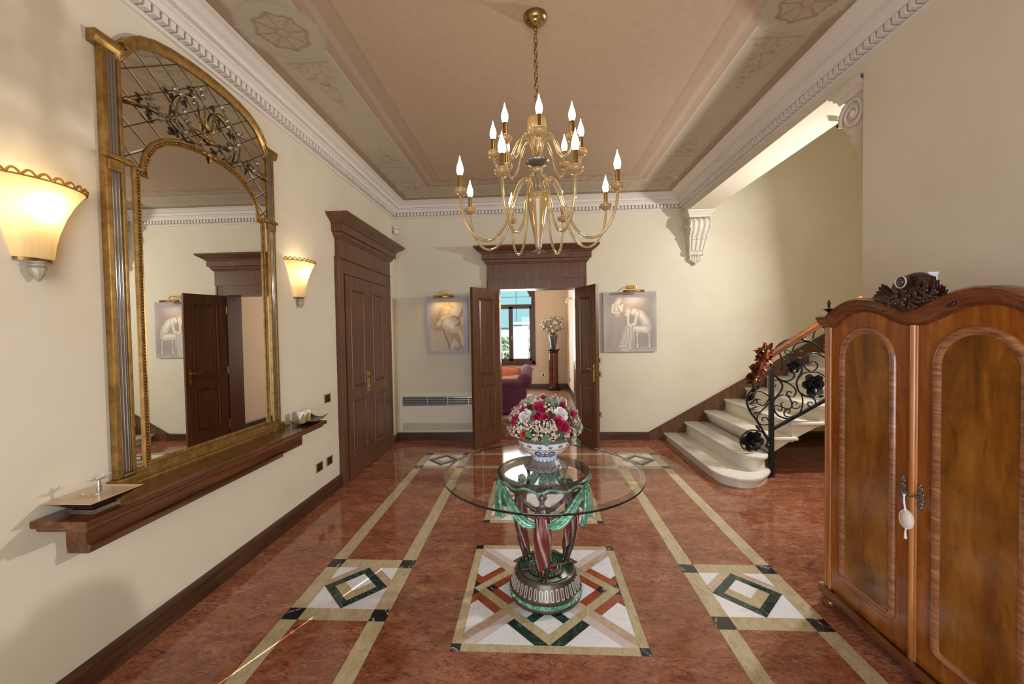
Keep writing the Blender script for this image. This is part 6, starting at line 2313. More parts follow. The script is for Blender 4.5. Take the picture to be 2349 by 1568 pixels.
LEAFS = [(0.02, 0.08), (0.08, -0.02), (-0.04, 0.0), (0.12, 0.08), (-0.42, 0.62), (-0.40, 0.50), (0.42, 0.98), (0.50, 0.92), (0.36, 1.05), (-1.25, 0.22), (-1.3, 0.0), (1.05, 0.02), (0.98, -0.12), (1.12, 0.12), (-0.38, 0.04), (0.62, -0.04), (1.5, 0.0), (-1.55, 0.1), (2.2, 0.1), (-2.2, 0.1), (3.0, 0.0)]
for i, (a, e) in enumerate(LEAFS):
    p, n_ = dome(a, e)
    if lp_ is None:
        mb = MB().leaf((0, 0, 0), (1, 0, 0.5), (0, 0, 1), 0.046, 0.04, -0.1, 0.25, 5, True)
        lp_ = {'leaf': build('leaf', mb, M['leaf'], fa, smooth=70), 'leaf_d': build('leaf', mb, M['leaf_d'], fa, smooth=70)}
        o = lp_['leaf']
        place_copy(lp_['leaf_d'], dome(0.3, -0.02)[0], n_, 1.0, 1.2)
    else:
        o = lp_['leaf' if i % 3 else 'leaf_d'].copy()
        COL.objects.link(o)
    place_copy(o, p + n_ * 0.012, n_, rr.uniform(0, 6.28), rr.uniform(0.6, 0.95))
mb = MB()
for i in range(46):
    a, e = rr.choice([(-0.15, 0.38), (0.1, 0.42), (-0.95, 0.85), (-0.38, 0.28)])
    p, n_ = dome(a + rr.uniform(-.16, .16), e + rr.uniform(-.1, .1))
    mb.ball(tuple(p + n_ * 0.018), 0.0042, 0.0042, 0.0036, 6, 4)
tag(build('tiny_white_blossom', mb, M['white_p'], fa, smooth=70), kind='stuff')

# ------------------------------------------------------------------ wardrobe
WX, WY0, WY1, WC = 1.565, 1.235, 2.235, 1.735
wd = empty('wardrobe', (1.78, WC, 0), 'tall figured walnut wardrobe with arched door panels and carved crest', 'wardrobe')
TW = lambda y, o, z: (WX - o, y, z)


def ztop(y):
    s = abs(y - WC)
    pts = [(0, 1.527), (.05, 1.533), (.10, 1.553), (.15, 1.577), (.20, 1.592), (.25, 1.598), (.30, 1.595), (.35, 1.580), (.395, 1.556), (.425, 1.536), (.44, 1.5235), (.54, 1.5235), (.70, 1.5235)]
    for (a, b), (c, d_) in zip(pts[:-1], pts[1:]):
        if a <= s <= c:
            return b + (d_ - b) * (s - a) / (c - a)
    return pts[-1][1]


prf = [(WY0, 0.075)] + [(WY1, 0.075)] + [(WY1 - (WY1 - WY0) * i / 60, ztop(WY1 - (WY1 - WY0) * i / 60) - 0.01) for i in range(61)]
build('carcass', MB(lambda a, o, z: (WX - o, a, z)).prism(prf, 'y', -0.43, -0.028), M['ward'], wd)


def arch_outline(yc, hw, z0, zt, rc, n=16, zspring=None):
    zs = zt - hw * 0.98
    pts = [(yc - hw + rc * (1 - math.sin(q * PI / 8)), z0 + rc * (1 - math.cos(q * PI / 8))) for q in range(4, -1, -1)]
    pts = [(yc - hw + rc - rc * math.sin(q * PI / 12), z0 + rc - rc * math.cos(q * PI / 12)) for q in range(0, 7)]      # bottom left corner, going up
    pts = pts + [(yc - hw * math.cos(PI * q / n), zs + (zt - zs) * math.sin(PI * q / n)) for q in range(n + 1)]
    pts = pts + [(yc + hw - rc + rc * math.sin(q * PI / 12), z0 + rc - rc * math.cos(q * PI / 12)) for q in range(6, -1, -1)]
    return pts


for di, (ya, yb) in enumerate(((WC + 0.012, WY1 - 0.045), (WY0 + 0.045, WC - 0.012))):
    yc = (ya + yb) / 2 + (0.005 if di == 0 else -0.005)
    dr = part_empty('door', (0, 0, 0), wd)
    n_ = 40
    dp = [(ya, 0.105), (yb, 0.105)] + [(yb - (yb - ya) * i / n_, ztop(yb - (yb - ya) * i / n_) - 0.02) for i in range(n_ + 1)]
    build('door_board', MB(TW).prism(dp, 'y', -0.03, 0.0), M['ward'], dr)
    ol = arch_outline(yc, 0.158, 0.188, 1.497, 0.045)
    n_ = len(ol)
    prof = [(0.0, -0.001), (0.003, 0.008), (0.010, 0.012), (0.024, 0.008), (0.034, 0.002), (0.036, -0.001)]
    cl_o = ol + [ol[0]]
    mid = [((ol[0][0] + ol[-1][0]) / 2, ol[0][1])]
    path = mid + ol + [(mid[0][0] + 1e-4, mid[0][1])]
    build('panel_banding', MB(TW).sweep(path, prof, lambda a, b, o: (a, o, b), side=-1, caps=False), M['band_in'], dr, smooth=50, label='crossbanded arched border')
    il = arch_outline(yc, 0.125, 0.221, 1.464, 0.02)
    build('burl_panel', MB(TW).prism(il, 'y', 0.0, 0.0025), M['ward_burl'], dr, label='figured burl walnut panel')
    # pewter escutcheon
    ye, ze = (1.776, 0.812) if di == 0 else (1.700, 0.802)
    mb = MB(TW)
    for (dy_, dz_, r1, r2) in ((0, 0.0, .012, .022), (0, .030, .009, .012), (0, .046, .005, .008), (0, -.030, .010, .012), (0, -.046, .006, .008), (.010, .012, .006, .007), (-.010, .012, .006, .007), (.010, -.014, .006, .007), (-.010, -.014, .006, .007), (.008, .038, .004, .005), (-.008, .038, .004, .005), (.008, -.038, .004, .005), (-.008, -.038, .004, .005)):
        mb.ball((ye + dy_, 0.002, ze + dz_), r1, 0.005, r2, 8, 6)
    build('escutcheon', mb, M['pewter'], dr, smooth=60, label='pewter escutcheon')
mb = MB(TW).tube([(WC, 0.002, 0.10), (WC, 0.002, 1.502)], 0.0125, 12, flat=1.0)
mb.tube([(WC - 0.013, 0.0, 0.10), (WC - 0.013, 0.0, 1.502)], 0.005, 8)
build('centre_bead', mb, M['ward_bead'], wd, smooth=60, label='light reeded bead between the doors')
for ys, sg in ((WY1, -1), (WY0, 1)):
    mb = MB(TW)
    for q, r_ in ((0.006, .008), (0.020, .007), (0.034, .009)):
        mb.tube([(ys + sg * q, 0.0, 0.10), (ys + sg * q, 0.0, 1.50)], r_, 10)
    build('corner_bead', mb, M['ward_bead'], wd, smooth=60, label='light reeded corner strip')
    mb = MB(TW)
    for q in range(7):
        mb.ball((ys - sg * 0.006, -0.012 - 0.004 * math.sin(q * 1.1), 1.49 - q * 0.022), 0.014 - 0.001 * q, 0.018, 0.016, 8, 6)
    build('carved_drop', mb, M['lion'], wd, smooth=60)
MP = [(0.036, -0.03), (0.036, 0.030), (0.028, 0.042), (0.018, 0.040), (0.012, 0.034), (0.004, 0.034), (-0.004, 0.026), (-0.014, 0.018), (-0.020, 0.008), (-0.028, 0.006), (-0.032, -0.002), (-0.032, -0.03)]
wp = [(WY1 + 0.020, ztop(WY1))] + [(WY1 - (WY1 - WY0) * i / 80, ztop(WY1 - (WY1 - WY0) * i / 80)) for i in range(81)] + [(WY0 - 0.020, ztop(WY0))]
mb = MB(TW).sweep([(a, b) for a, b in wp], MP, lambda a, b, o: (a, o, b), side=-1)
build('crown_moulding', mb, M['ward_dark'], wd, smooth=40)
for s, ys in ((1, WY1), (-1, WY0)):
    mb = MB()
    for (z0, z1, e) in ((1.492, 1.505, 0.004), (1.505, 1.530, 0.012), (1.530, 1.5595, 0.020)):
        mb.box(WX + 0.012, min(ys, ys + s * e), z0, WX + 0.43, max(ys, ys + s * e), z1)
    build('side_cornice', mb, M['ward_dark'], wd, bevel=0.003)
    ux, uy, uz = WX + 0.012, ys - s * 0.004, 1.5595
    mb = MB().lathe([(0.016, 0.0), (0.016, 0.004), (0.007, 0.008), (0.005, 0.018), (0.012, 0.024), (0.024, 0.032), (0.026, 0.036), (0.006, 0.037), (0.005, 0.048), (0.007, 0.052), (0.004, 0.055), (0.009, 0.064), (0.007, 0.072), (0.004, 0.076), (0.004, 0.082), (0.0, 0.085)], (ux, uy, uz), 18)
    build('urn_finial', mb, M['carved'], wd, smooth=50)
pm = MB(TW).sweep([(WY1 - 0.004, -0.42), (WY1 - 0.004, 0.004), (WY0 + 0.004, 0.004), (WY0 + 0.004, -0.42)], [(0, 0.06), (0.008, 0.062), (0.010, 0.075), (0.004, 0.082), (0.002, 0.092), (-0.006, 0.100), (-0.02, 0.105), (-0.02, 0.06)], lambda a, b, z: (a, b, z), side=1)
build('plinth', pm, M['ward_dark'], wd, smooth=35)
for (xx, yy) in ((WX + 0.006, WY1 - 0.022), (WX + 0.006, WY0 + 0.022), (WX + 0.38, WY1 - 0.04), (WX + 0.38, WY0 + 0.04)):
    build('bun_foot', MB().lathe([(0.0, 0.0), (0.026, 0.001), (0.036, 0.012), (0.040, 0.026), (0.034, 0.042), (0.022, 0.050), (0.026, 0.056), (0.026, 0.066), (0.0, 0.066)], (xx, yy, 0), 20), M['ward_dark'], wd, smooth=50)
# carved crest in the dip
mb = MB(TW)
rr = random.Random(31)
mb.prism([(WC - 0.045, 1.552), (WC + 0.045, 1.552), (WC + 0.062, 1.60), (WC + 0.045, 1.655), (WC + 0.035, 1.672), (WC - 0.035, 1.672), (WC - 0.045, 1.655), (WC - 0.062, 1.60)], 'y', -0.01, 0.022)
for s in (-1, 1):
    mb.ball((WC + s * 0.082, 0.012, 1.603), 0.040, 0.022, 0.040, 12, 8)
    for i in range(18):
        a = rr.uniform(0, 6.28)
        r_ = rr.uniform(0.005, 0.042)
        mb.ball((WC + s * 0.085 + r_ * math.cos(a), 0.030, 1.603 + r_ * math.sin(a)), 0.011, 0.009, 0.009, 7, 5)
    for i in range(9):
        t = i / 8
        b = (WC + s * (0.085 + 0.045 * t), 0.014, 1.632 - 0.045 * t + rr.uniform(-.006, .006))
        for q in (0, 0.004):
            mb.leaf((b[0], b[1] + q, b[2]), (s * (0.5 + t), 0.15, 0.75 - 0.9 * t), (0, 1, 0), 0.062, 0.030, 0.12, 0.3, 5)
    mb.tube(chain([(WC + s * 0.03, 0.01, 1.668), (WC + s * 0.05, 0.012, 1.678), (WC + s * 0.07, 0.012, 1.668), (WC + s * 0.062, 0.014, 1.645), (WC + s * 0.046, 0.014, 1.635)], 4), 0.016, 8)
for i in range(26):
    mb.ball((WC + rr.uniform(-.04, .04), 0.026, 1.60 + rr.uniform(-.035, .045)), 0.010, 0.008, 0.009, 7, 5)
mb.tube([(WC + 0.012, -0.01, 1.682), (WC + 0.012, 0.045, 1.680)], 0.026, 14)
mb.tube(chain([(WC + 0.055, 0.0, 1.668), (WC + 0.035, 0.0, 1.690), (WC - 0.02, 0.0, 1.694), (WC - 0.06, 0.0, 1.676)], 4), 0.022, 8)
co = build('carved_crest', mb, M['carved'], wd, smooth=60)
mb = MB(TW)
mb.tube([(WC + 0.012 + 0.024 * math.cos(2 * PI * i / 28), 0.046, 1.680 + 0.024 * math.sin(2 * PI * i / 28)) for i in range(28)], 0.0032, 7, closed=True)
build('pale_ring', mb, M['pale_ring'], wd, smooth=60, label='pale worn ring on the crest scroll')
mb = MB(TW).tube([(WC + 0.012 + 0.011 * math.cos(2 * PI * i / 20), 0.046, 1.680 + 0.011 * math.sin(2 * PI * i / 20)) for i in range(20)], 0.003, 6, closed=True).ball((WC + 0.012, 0.045, 1.680), 0.005, 0.005, 0.005, 8, 6)
build('scroll_eye', mb, M['pewter'], wd, smooth=60)
cb = empty('card_box', (1.62, WC - 0.02, 1.53), 'small white card box standing behind the wardrobe crest', 'box')
build('box_body', MB().box(1.585, WC - 0.035, 1.50, 1.62, WC + 0.012, 1.712), M['paper'], cb, bevel=0.002)
build('box_lid', MB().box(1.583, WC - 0.037, 1.700, 1.622, WC + 0.014, 1.714), M['paper'], cb, bevel=0.002)
# key with hanging ornament
kt = empty('key_tassel', (WX - 0.05, 1.712, 0.80), 'white lace ornament hanging on a cord from the wardrobe key', 'ornament')
mb = MB(TW).tube([(1.704, 0.0, 0.802), (1.708, 0.045, 0.802)], 0.004, 8)
for q in range(3):
    c_ = (1.716 + 0.010 * (q - 1), 0.045, 0.802 + (0.008 if q != 1 else -0.004))
    mb.tube([(c_[0] + 0.008 * math.cos(2 * PI * i / 14), c_[1], c_[2] + 0.008 * math.sin(2 * PI * i / 14)) for i in range(14)], 0.0025, 6, closed=True)
build('key', mb, M['pewter'], kt, smooth=60, label='pewter bow of the key')
mb = MB(TW).tube(chain([(1.722, 0.047, 0.802), (1.720, 0.049, 0.775), (1.718, 0.046, 0.745)], 4), 0.0035, 8).ball((1.722, 0.047, 0.802), 0.006, seg=8, rings=6).ball((1.718, 0.046, 0.742), 0.006, seg=8, rings=6)
build('cord', mb, M['white_p'], kt, smooth=60)
mb = MB(TW)
for i in range(14):
    pass
mb.ball((1.716, 0.043, 0.703), 0.024, 0.014, 0.036, 18, 12)
build('medallion', mb, M['satin_flower'], kt, smooth=70)
mb = MB(TW).tube([(1.716 + 0.024 * math.cos(2 * PI * i / 30), 0.043 + 0.005 * math.cos(2 * PI * i / 30), 0.703 + 0.037 * math.sin(2 * PI * i / 30)) for i in range(30)], 0.004, 6, closed=True)
build('lace_edge', mb, M['cream_key'], kt, smooth=70)
mb = MB(TW).tube(chain([(1.716, 0.044, 0.667), (1.718, 0.045, 0.645), (1.717, 0.045, 0.622)], 4), [0.003, 0.003, 0.003, 0.0035, 0.004, 0.0045, 0.005, 0.0055, 0.005], 8).ball((1.716, 0.044, 0.666), 0.005, seg=8, rings=6)
build('tassel', mb, M['white_p'], kt, smooth=60)

# ------------------------------------------------------------------ living room beyond the doorway
struct('floor_living', MB().box(-3.2, YJ, -0.06, 1.2, Y2 + 0.1, 0.0), M['living_floor'], 'brown polished floor of the living room beyond the doorway', 'floor')
build('floor_border', MB().box(-2.6, 6.9, 0.0, 0.35, 9.6, 0.002), marble('living_carpet_stone', (176, 154, 134), (190, 170, 150), (150, 128, 110), 4, 0.03, 0.3, 0.4), bpy.data.objects['floor_living'])
LXR = 0.885
struct('wall_living_right', MB().box(LXR, YJ, 0, LXR + 0.2, Y2, 3.3), M['wall_pink'], 'pinkish right wall of the living room')
struct('wall_living_left', MB().box(-3.3, YJ, 0, -3.15, Y2, 3.3), M['wall_pink'], 'pinkish left wall of the living room')
struct('ceiling_living', MB().box(-3.3, YJ, 3.2, LXR + 0.2, Y2 + 0.2, 3.3), M['wall_pink'], 'ceiling of the living room', 'ceiling')
wx0, wx1, wz0, wz1 = -1.24, 0.036, 0.644, 2.75
struct('wall_living_far', MB().box(-3.3, Y2, 0, wx0, Y2 + 0.3, 3.3).box(wx1, Y2, 0, LXR + 0.2, Y2 + 0.3, 3.3).box(wx0, Y2, 0, wx1, Y2 + 0.3, wz0).box(wx0, Y2, wz1, wx1, Y2 + 0.3, 3.3), M['wall_pink'], 'pinkish far wall of the living room around the tall window')
win = empty('window_1', (-0.6, Y2, wz0), 'tall brown wooden casement window at the end of the living room', 'window', kind='structure')
TF = lambda a, o, z: (a, Y2 - o, z)
mb = MB(TF)
fw_ = 0.085
mb.box(wx0, -0.10, wz0, wx0 + fw_, 0.03, wz1).box(wx1 - fw_, -0.10, wz0, wx1, 0.03, wz1).box(wx0, -0.10, wz0, wx1, 0.03, wz0 + fw_).box(wx0, -0.10, wz1 - 0.06, wx1, 0.03, wz1)
build('frame', mb, M['win_w'], win, bevel=0.004)
zt_ = 2.20
build('transom', MB(TF).box(wx0 + fw_, -0.07, zt_ - 0.03, wx1 - fw_, 0.02, zt_ + 0.03), M['win_w'], win, bevel=0.004)
xm_ = (wx0 + wx1) / 2
for (a0, a1) in ((wx0 + fw_, xm_), (xm_, wx1 - fw_)):
    mb = MB(TF)
    s_ = 0.055
    z0_, z1_ = wz0 + fw_, zt_ - 0.03
    mb.box(a0, -0.05, z0_, a0 + s_, 0.012, z1_).box(a1 - s_, -0.05, z0_, a1, 0.012, z1_).box(a0, -0.05, z0_, a1, 0.012, z0_ + s_).box(a0, -0.05, z1_ - s_, a1, 0.012, z1_)
    sh_ = build('sash', mb, M['win_w'], win, bevel=0.003)
    build('pane', MB(TF).box(a0 + s_, -0.02, z0_ + s_, a1 - s_, -0.016, z1_ - s_), M['window_glass'], sh_)
    if a0 == xm_:
        build('handle', MB(TF).box(a0 + 0.015, 0.012, 1.30, a0 + 0.035, 0.02, 1.40).tube([(a0 + 0.025, 0.02, 1.36), (a0 + 0.025, 0.05, 1.36), (a0 + 0.025, 0.05, 1.28)], 0.008, 7), M['brass'], sh_, smooth=50)
# arched fanlight
a0, a1, z0_, z1_ = wx0 + fw_, wx1 - fw_, zt_ + 0.03, wz1 - 0.06
for (s, e) in ((a0, 1), (a1, -1)):
    r_ = 0.24
    pl_ = [(s, z1_), (s, z1_ - r_)] + [(s + e * (0.05 + r_ - r_ * math.cos(q * PI / 16)), z1_ - 0.03 - r_ + r_ * math.sin(q * PI / 16)) for q in range(9)] + [(s + e * (0.06 + r_), z1_)]
    build('fanlight_corner', MB(TF).prism(pl_, 'y', -0.05, 0.012), M['win_w'], win)
build('fanlight_pane', MB(TF).box(a0, -0.02, z0_, a1, -0.016, z1_), M['window_glass'], win)
build('fanlight_rail', MB(TF).box(a0, -0.05, z1_ - 0.035, a1, 0.012, z1_), M['win_w'], win)
build('window_board', MB(TF).box(wx0 - 0.04, -0.02, wz0 - 0.03, wx1 + 0.02, 0.05, wz0), M['win_w'], win, bevel=0.004)
struct('baseboard_living_far', MB().sweep([(-3.15, Y2), (LXR, Y2), (LXR, YJ)], BP, lambda a, b, z: (a, b, z), -1), M['base_wood'], 'brown baseboard of the living room', 'baseboard')
struct('baseboard_living_edge', MB().box(-3.15, Y2 - 0.35, 0.0, LXR, Y2 - 0.02, 0.004), M['base_wood'], 'dark floor border along the living room window wall', 'baseboard')
rg = empty('radiator_grille', (-0.45, Y2, 0.50), 'long slatted radiator grille under the living room window', 'grille')
build('grille_frame', MB(TF).box(-1.1, 0, 0.475, 0.0, 0.012, 0.545), M['grille'], rg)
for k_ in range(3):
    build('slat', MB(TF).box(-1.08, 0.012, 0.485 + k_ * 0.02, -0.02, 0.018, 0.493 + k_ * 0.02), M['grille_d'], rg)
switch('socket', lambda a, o, z: (0.24 + a, Y2 - o, 0.35 + z), 0.10, 0.07, 'dark socket low on the living room window wall beside the pedestal', 1, 'socket', True)
switch('socket', lambda a, o, z: (LXR - o, 9.9 + a, 0.30 + z), 0.10, 0.07, 'dark socket low on the right wall of the living room', 1, 'socket', True)
# pedestal, vase, bouquet
PX, PY = 0.50, 10.33
pd = empty('pedestal', (PX, PY, 0), 'red stone column pedestal with black base and cap in the living room corner', 'pedestal')
build('base', MB().lathe([(0.0, 0.0), (0.185, 0.0), (0.190, 0.012), (0.185, 0.026), (0.150, 0.034), (0.155, 0.048), (0.150, 0.062), (0.135, 0.072), (0.138, 0.085), (0.132, 0.10), (0.0, 0.10)], (PX, PY, 0), 32), M['black_stone'], pd, smooth=40)
build('shaft', MB().lathe([(0.0, 0.10), (0.122, 0.10), (0.122, 0.955), (0.0, 0.955)], (PX, PY, 0), 36, rmod=lambda a, z: 1 + 0.012 * math.cos(12 * a)), M['red_column'], pd, smooth=40)
build('cap', MB().lathe([(0.0, 0.955), (0.128, 0.955), (0.138, 0.968), (0.132, 0.980), (0.130, 0.995), (0.150, 1.005), (0.185, 1.020), (0.188, 1.035), (0.180, 1.045), (0.0, 1.045)], (PX, PY, 0), 32), M['black_stone'], pd, smooth=40)
vs_ = empty('vase', (PX, PY, 1.045), 'smoky ribbed glass vase standing on the red column pedestal', 'vase')
build('vase_body', MB().lathe([(0.055, 1.047), (0.058, 1.055), (0.075, 1.15), (0.100, 1.27), (0.118, 1.36), (0.120, 1.40), (0.108, 1.425), (0.116, 1.435)], (PX, PY, 0), 48, rmod=lambda a, z: 1 + 0.03 * math.cos(18 * a), caps=False), M['vase_glass'], vs_, smooth=60)
build('vase_rib', MB().lathe([(0.05, 1.05), (0.07, 1.15), (0.095, 1.27), (0.11, 1.38)], (PX, PY, 0), 18), plain('smoky_core', (120, 118, 118), 0.3), vs_, smooth=60)
bq = empty('bouquet', (PX, PY, 1.42), 'loose bouquet of white flowers and dark leaves in the smoky vase', 'flowers')
mb = MB()
rr = random.Random(77)
for i in range(26):
    a, sp = rr.uniform(0, 6.28), rr.uniform(0.05, 0.33)
    mb.tube(chain([(PX, PY, 1.38), (PX + 0.4 * sp * math.cos(a), PY + 0.4 * sp * math.sin(a), 1.52), (PX + sp * math.cos(a), PY + sp * math.sin(a), 1.62 + rr.uniform(-.06, .22))], 3), 0.003, 5)
build('stems', mb, M['leaf_d'], bq, smooth=60)
mb = MB()
for i in range(360):
    a, r_, z = rr.uniform(0, 6.28), 0.34 * math.sqrt(rr.random()), 1.48 + 0.40 * rr.random()
    if (r_ / 0.36) ** 2 + ((z - 1.66) / 0.23) ** 2 > 1:
        continue
    mb.leaf((PX + r_ * math.cos(a), PY + r_ * math.sin(a), z), (rr.uniform(-1, 1), rr.uniform(-1, 1), rr.uniform(-.3, 1)), (0, 0, 1), rr.uniform(0.035, 0.07), 0.022, 0.1, 0.2, 3)
tag(build('foliage', mb, M['leaf_d'], bq, smooth=60), kind='stuff')
mb0 = MB()
for ring, (nn_, L_, t_) in enumerate(((7, 0.05, 0.35), (5, 0.036, 1.0))):
    for i in range(nn_):
        a = 2 * PI * (i + .5 * ring) / nn_
        mb0.leaf((0, 0, 0), (math.cos(a), math.sin(a), t_), (0, 0, 1), L_, 0.03, 0.2, 0.3, 3)
wf = None
wl_ = [(-0.06, -0.2, 1.63), (0.06, -0.26, 1.70), (0.10, -0.2, 1.60), (-0.02, -0.26, 1.52), (0.02, -0.2, 1.72), (-0.2, -0.1, 1.75), (-0.24, -0.1, 1.62), (0.22, -0.1, 1.74), (0.25, -0.05, 1.6), (-0.12, -0.15, 1.80), (0.14, -0.15, 1.82), (0.0, -0.1, 1.84), (-0.28, 0.0, 1.68), (0.3, 0.0, 1.68), (0.18, -0.2, 1.66), (-0.16, -0.2, 1.56)]
for i in range(70):
    if i < len(wl_):
        x_, y_, z_ = wl_[i]
        sc = 1.0 if i < 5 else 0.7
    else:
        a, el = rr.uniform(0, 6.28), rr.uniform(-.6, 1.4)
        x_, y_, z_ = 0.33 * math.cos(a) * math.cos(el), 0.33 * math.sin(a) * math.cos(el), 1.66 + 0.21 * math.sin(el)
        sc = 0.42
    if wf is None:
        wf = o = build('white_bloom', mb0, M['white_p'], bq, smooth=60)
    else:
        o = wf.copy()
        COL.objects.link(o)
    place_copy(o, Vector((PX + x_, PY + y_, z_)), Vector((x_, y_ - 0.15, (z_ - 1.6))).normalized(), rr.uniform(0, 6.28), sc)
ws = empty('wall_lamp', (LXR, 9.0, 2.05), 'small white curved lamp on the right wall of the living room', 'lamp')
build('lamp_body', MB().tube(chain([(LXR, 9.0, 2.18), (LXR - 0.06, 9.0, 2.24), (LXR - 0.12, 9.0, 2.20), (LXR - 0.14, 9.0, 2.12)], 5), [0.012 + 0.0015 * i for i in range(16)], 10), M['white_pl'], ws, smooth=60)
build('lamp_plate', MB().box(LXR - 0.012, 8.95, 2.12, LXR, 9.05, 2.24), M['white_pl'], ws, bevel=0.003)

# sofa: its back runs along the room, the rolled arm faces the doorway
sf = empty('sofa', (-0.6, 8.0, 0), 'purple buttoned sofa with rolled arm and back seen through the doorway', 'sofa')
SX0, SX1, SYa, SYb = -1.25, -0.06, 7.15, 9.3
build('seat_base', MB().box(SX0, SYa + 0.16, 0.04, SX1 - 0.16, SYb, 0.40), M['sofa'], sf, bevel=0.03)
mb = MB()
npl = 15
pp = []
for i in range(npl * 6 + 1):
    t = i / (npl * 6)
    pp.append((SX0 + (SX1 - 0.14 - SX0) * t, SYa + 0.012 * abs(math.sin(PI * npl * t)) - 0.012))
pp = pp + [(SX1 - 0.14, SYa + 0.16), (SX0, SYa + 0.16)]
build('arm_panel', MB().prism([(a, b + 0.012) for a, b in pp], 'z', 0.04, 0.56), M['sofa'], sf, smooth=40)
build('arm_roll', MB().tube([(SX0, SYa + 0.09, 0.56), (SX1 - 0.14, SYa + 0.09, 0.56)], 0.095, 16), M['sofa'], sf, smooth=60)
for i in range(9):
    y_ = SYa + 0.02 + i * 0.235
    mb = MB()
    n_ = 9
    pts = []
    for q in range(18):
        a = -0.6 * PI + q / 17 * 1.45 * PI
        pts.append((SX1 - 0.115 + 0.105 * math.cos(a), y_ + 0.11, 0.615 + 0.115 * math.sin(a)))
    mb.ball((SX1 - 0.115, y_ + 0.11, 0.615), 0.135, 0.125, 0.145, 18, 12)
    build('back_roll', mb, M['sofa'], sf, smooth=70)
    build('back_channel', MB().ball((SX1 - 0.17, y_ + 0.11, 0.36), 0.085, 0.125, 0.34, 14, 12), M['sofa'], sf, smooth=70)
for k_, xx in enumerate((SX0 + 0.08, SX1 - 0.2)):
    build('leg', MB().lathe([(0.0, 0.0), (0.022, 0.0), (0.03, 0.045), (0.0, 0.045)], (xx, SYa + 0.1, 0), 12), M['carved'], sf, smooth=40)


def cushion(c, w_, h_, t_, rot, mat, label):
    root = empty('cushion', c, label, 'cushion')
    n_ = 14
    mb = MB()
    for s in (-1, 1):
        vs = []
        for j in range(n_):
            for i in range(n_):
                u, v2 = -1 + 2 * i / (n_ - 1), -1 + 2 * j / (n_ - 1)
                th_ = t_ * max(0, (1 - u ** 4) * (1 - v2 ** 4)) ** 0.55
                vs.append((u * w_ * (1 - 0.06 * (1 - v2 * v2)), s * th_, v2 * h_ * (1 - 0.06 * (1 - u * u))))
        mb.add(vs, [(j * n_ + i, j * n_ + i + 1, (j + 1) * n_ + i + 1, (j + 1) * n_ + i) for j in range(n_ - 1) for i in range(n_ - 1)])
    mt = Matrix.Rotation(rot[2], 3, 'Z') @ Matrix.Rotation(rot[0], 3, 'X') @ Matrix.Rotation(rot[1], 3, 'Y')
    mb.v = [tuple(mt @ Vector(p) + Vector(c)) for p in mb.v]
    build('cover', mb, mat, root, smooth=70)
    mb2 = MB()
    ed = []
    for q in range(40):
        a = 2 * PI * q / 40
        u, v2 = math.cos(a), math.sin(a)
        k2 = 1 / max(abs(u), abs(v2))
        ed.append(tuple(mt @ Vector((u * k2 * w_, 0, v2 * k2 * h_)) + Vector(c)))
    build('piping', MB().tube(ed, 0.006, 6, closed=True), mat, root, smooth=70)


cushion((-0.50, 7.62, 0.62), 0.24, 0.22, 0.07, (-0.35, 0.12, 0.25), M['cush_a'], 'coral patterned cushion leaning on the purple sofa, the farther and higher one')
cushion((-0.44, 7.42, 0.55), 0.22, 0.16, 0.07, (-0.7, -0.1, 0.1), M['cush_b'], 'peach patterned cushion lying in front of the coral one on the sofa')

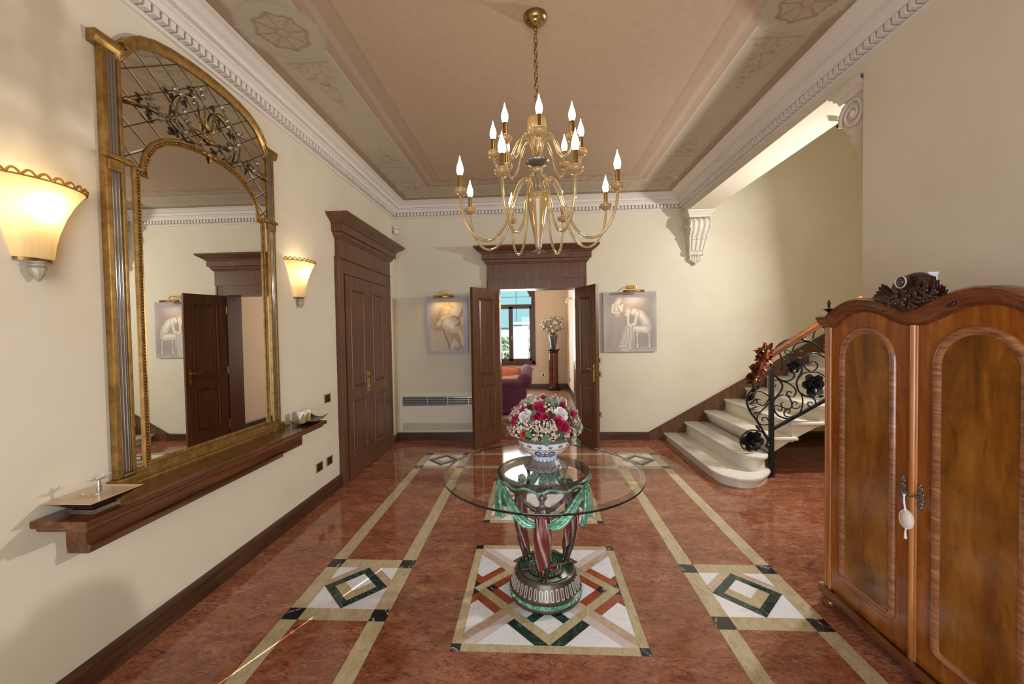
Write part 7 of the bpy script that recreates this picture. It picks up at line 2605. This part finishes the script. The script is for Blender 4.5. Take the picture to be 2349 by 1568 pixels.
# ------------------------------------------------------------------ outside the living room window
og = struct('ground_outside', MB().box(-14, Y2 + 0.3, -0.35, 12, 40, -0.3), M['ext_ground'], 'pale paving outside the window', 'ground')
eb = empty('building', (-1.0, 19.0, -0.3), 'pale teal panelled building across the street seen through the window', 'building')
for i in range(7):
    for j in range(3):
        build('facade_panel', MB().box(-7 + i * 1.55 + 0.01, 19.0, 1.7 + j * 1.45 + 0.01, -7 + (i + 1) * 1.55 - 0.01, 19.2, 1.7 + (j + 1) * 1.45 - 0.01), M['teal'], eb)
build('facade_backing', MB().box(-7, 19.1, -0.3, 3.85, 19.6, 6.05), M['ext_white'], eb)
build('roof_edge', MB().box(-7.2, 18.8, 6.05, 4.05, 19.8, 6.2), M['ext_white'], eb)
gp = empty('gate_pillar', (-0.55, 14.5, -0.3), 'white rendered gate pillar outside the window', 'pillar')
build('pillar_shaft', MB().box(-0.72, 14.2, -0.3, -0.18, 14.8, 1.75), M['ext_white'], gp, bevel=0.02)
build('pillar_cap', MB().box(-0.78, 14.14, 1.75, -0.12, 14.86, 1.85), M['ext_white'], gp, bevel=0.02)
hg = MB()
rr = random.Random(8)
for i in range(900):
    x_, y_, z_ = rr.uniform(-6, 2.5), rr.uniform(16.2, 17.0), rr.uniform(-0.2, 1.25)
    hg.leaf((x_, y_, z_), (rr.uniform(-1, 1), rr.uniform(-1, .2), rr.uniform(-.5, 1)), (0, -1, 0.3), 0.26, 0.16, 0.1, 0.2, 2)
tag(build('hedge', hg, M['hedge'], None), 'pale green hedge outside the window behind the white fence', 'hedge', kind='stuff')
fe = empty('fence', (-2.0, 15.4, -0.3), 'white bar fence outside the window in front of the hedge', 'fence')
for z_ in (0.0, 0.72):
    build('rail', MB().box(-6, 15.38, z_, 2.5, 15.42, z_ + 0.05), M['ext_white'], fe)
for i in range(28):
    build('bar', MB().box(-6 + i * 0.3, 15.38, -0.3, -5.96 + i * 0.3, 15.42, 0.72), M['ext_white'], fe)

sl2 = empty('spotlight', (2.345, 3.16, ZB), 'small black spotlight on the stair side edge of the beam near the side-on corbel', 'spotlight')
build('spot_base', MB().lathe([(0.0, -0.008), (0.010, -0.008), (0.010, 0.0), (0.0, 0.0)], (2.308, 3.16, ZB), 14), M['black_pl'], sl2, smooth=40)
build('spot_arm', MB().tube([(2.308, 3.16, ZB - 0.006), (2.312, 3.16, ZB - 0.035)], 0.006, 8), M['black_pl'], sl2, smooth=60)
build('spot_head', MB().tube([(2.302, 3.175, ZB - 0.025), (2.324, 3.14, ZB - 0.055)], [0.016, 0.021], 14), M['black_pl'], sl2, smooth=40)
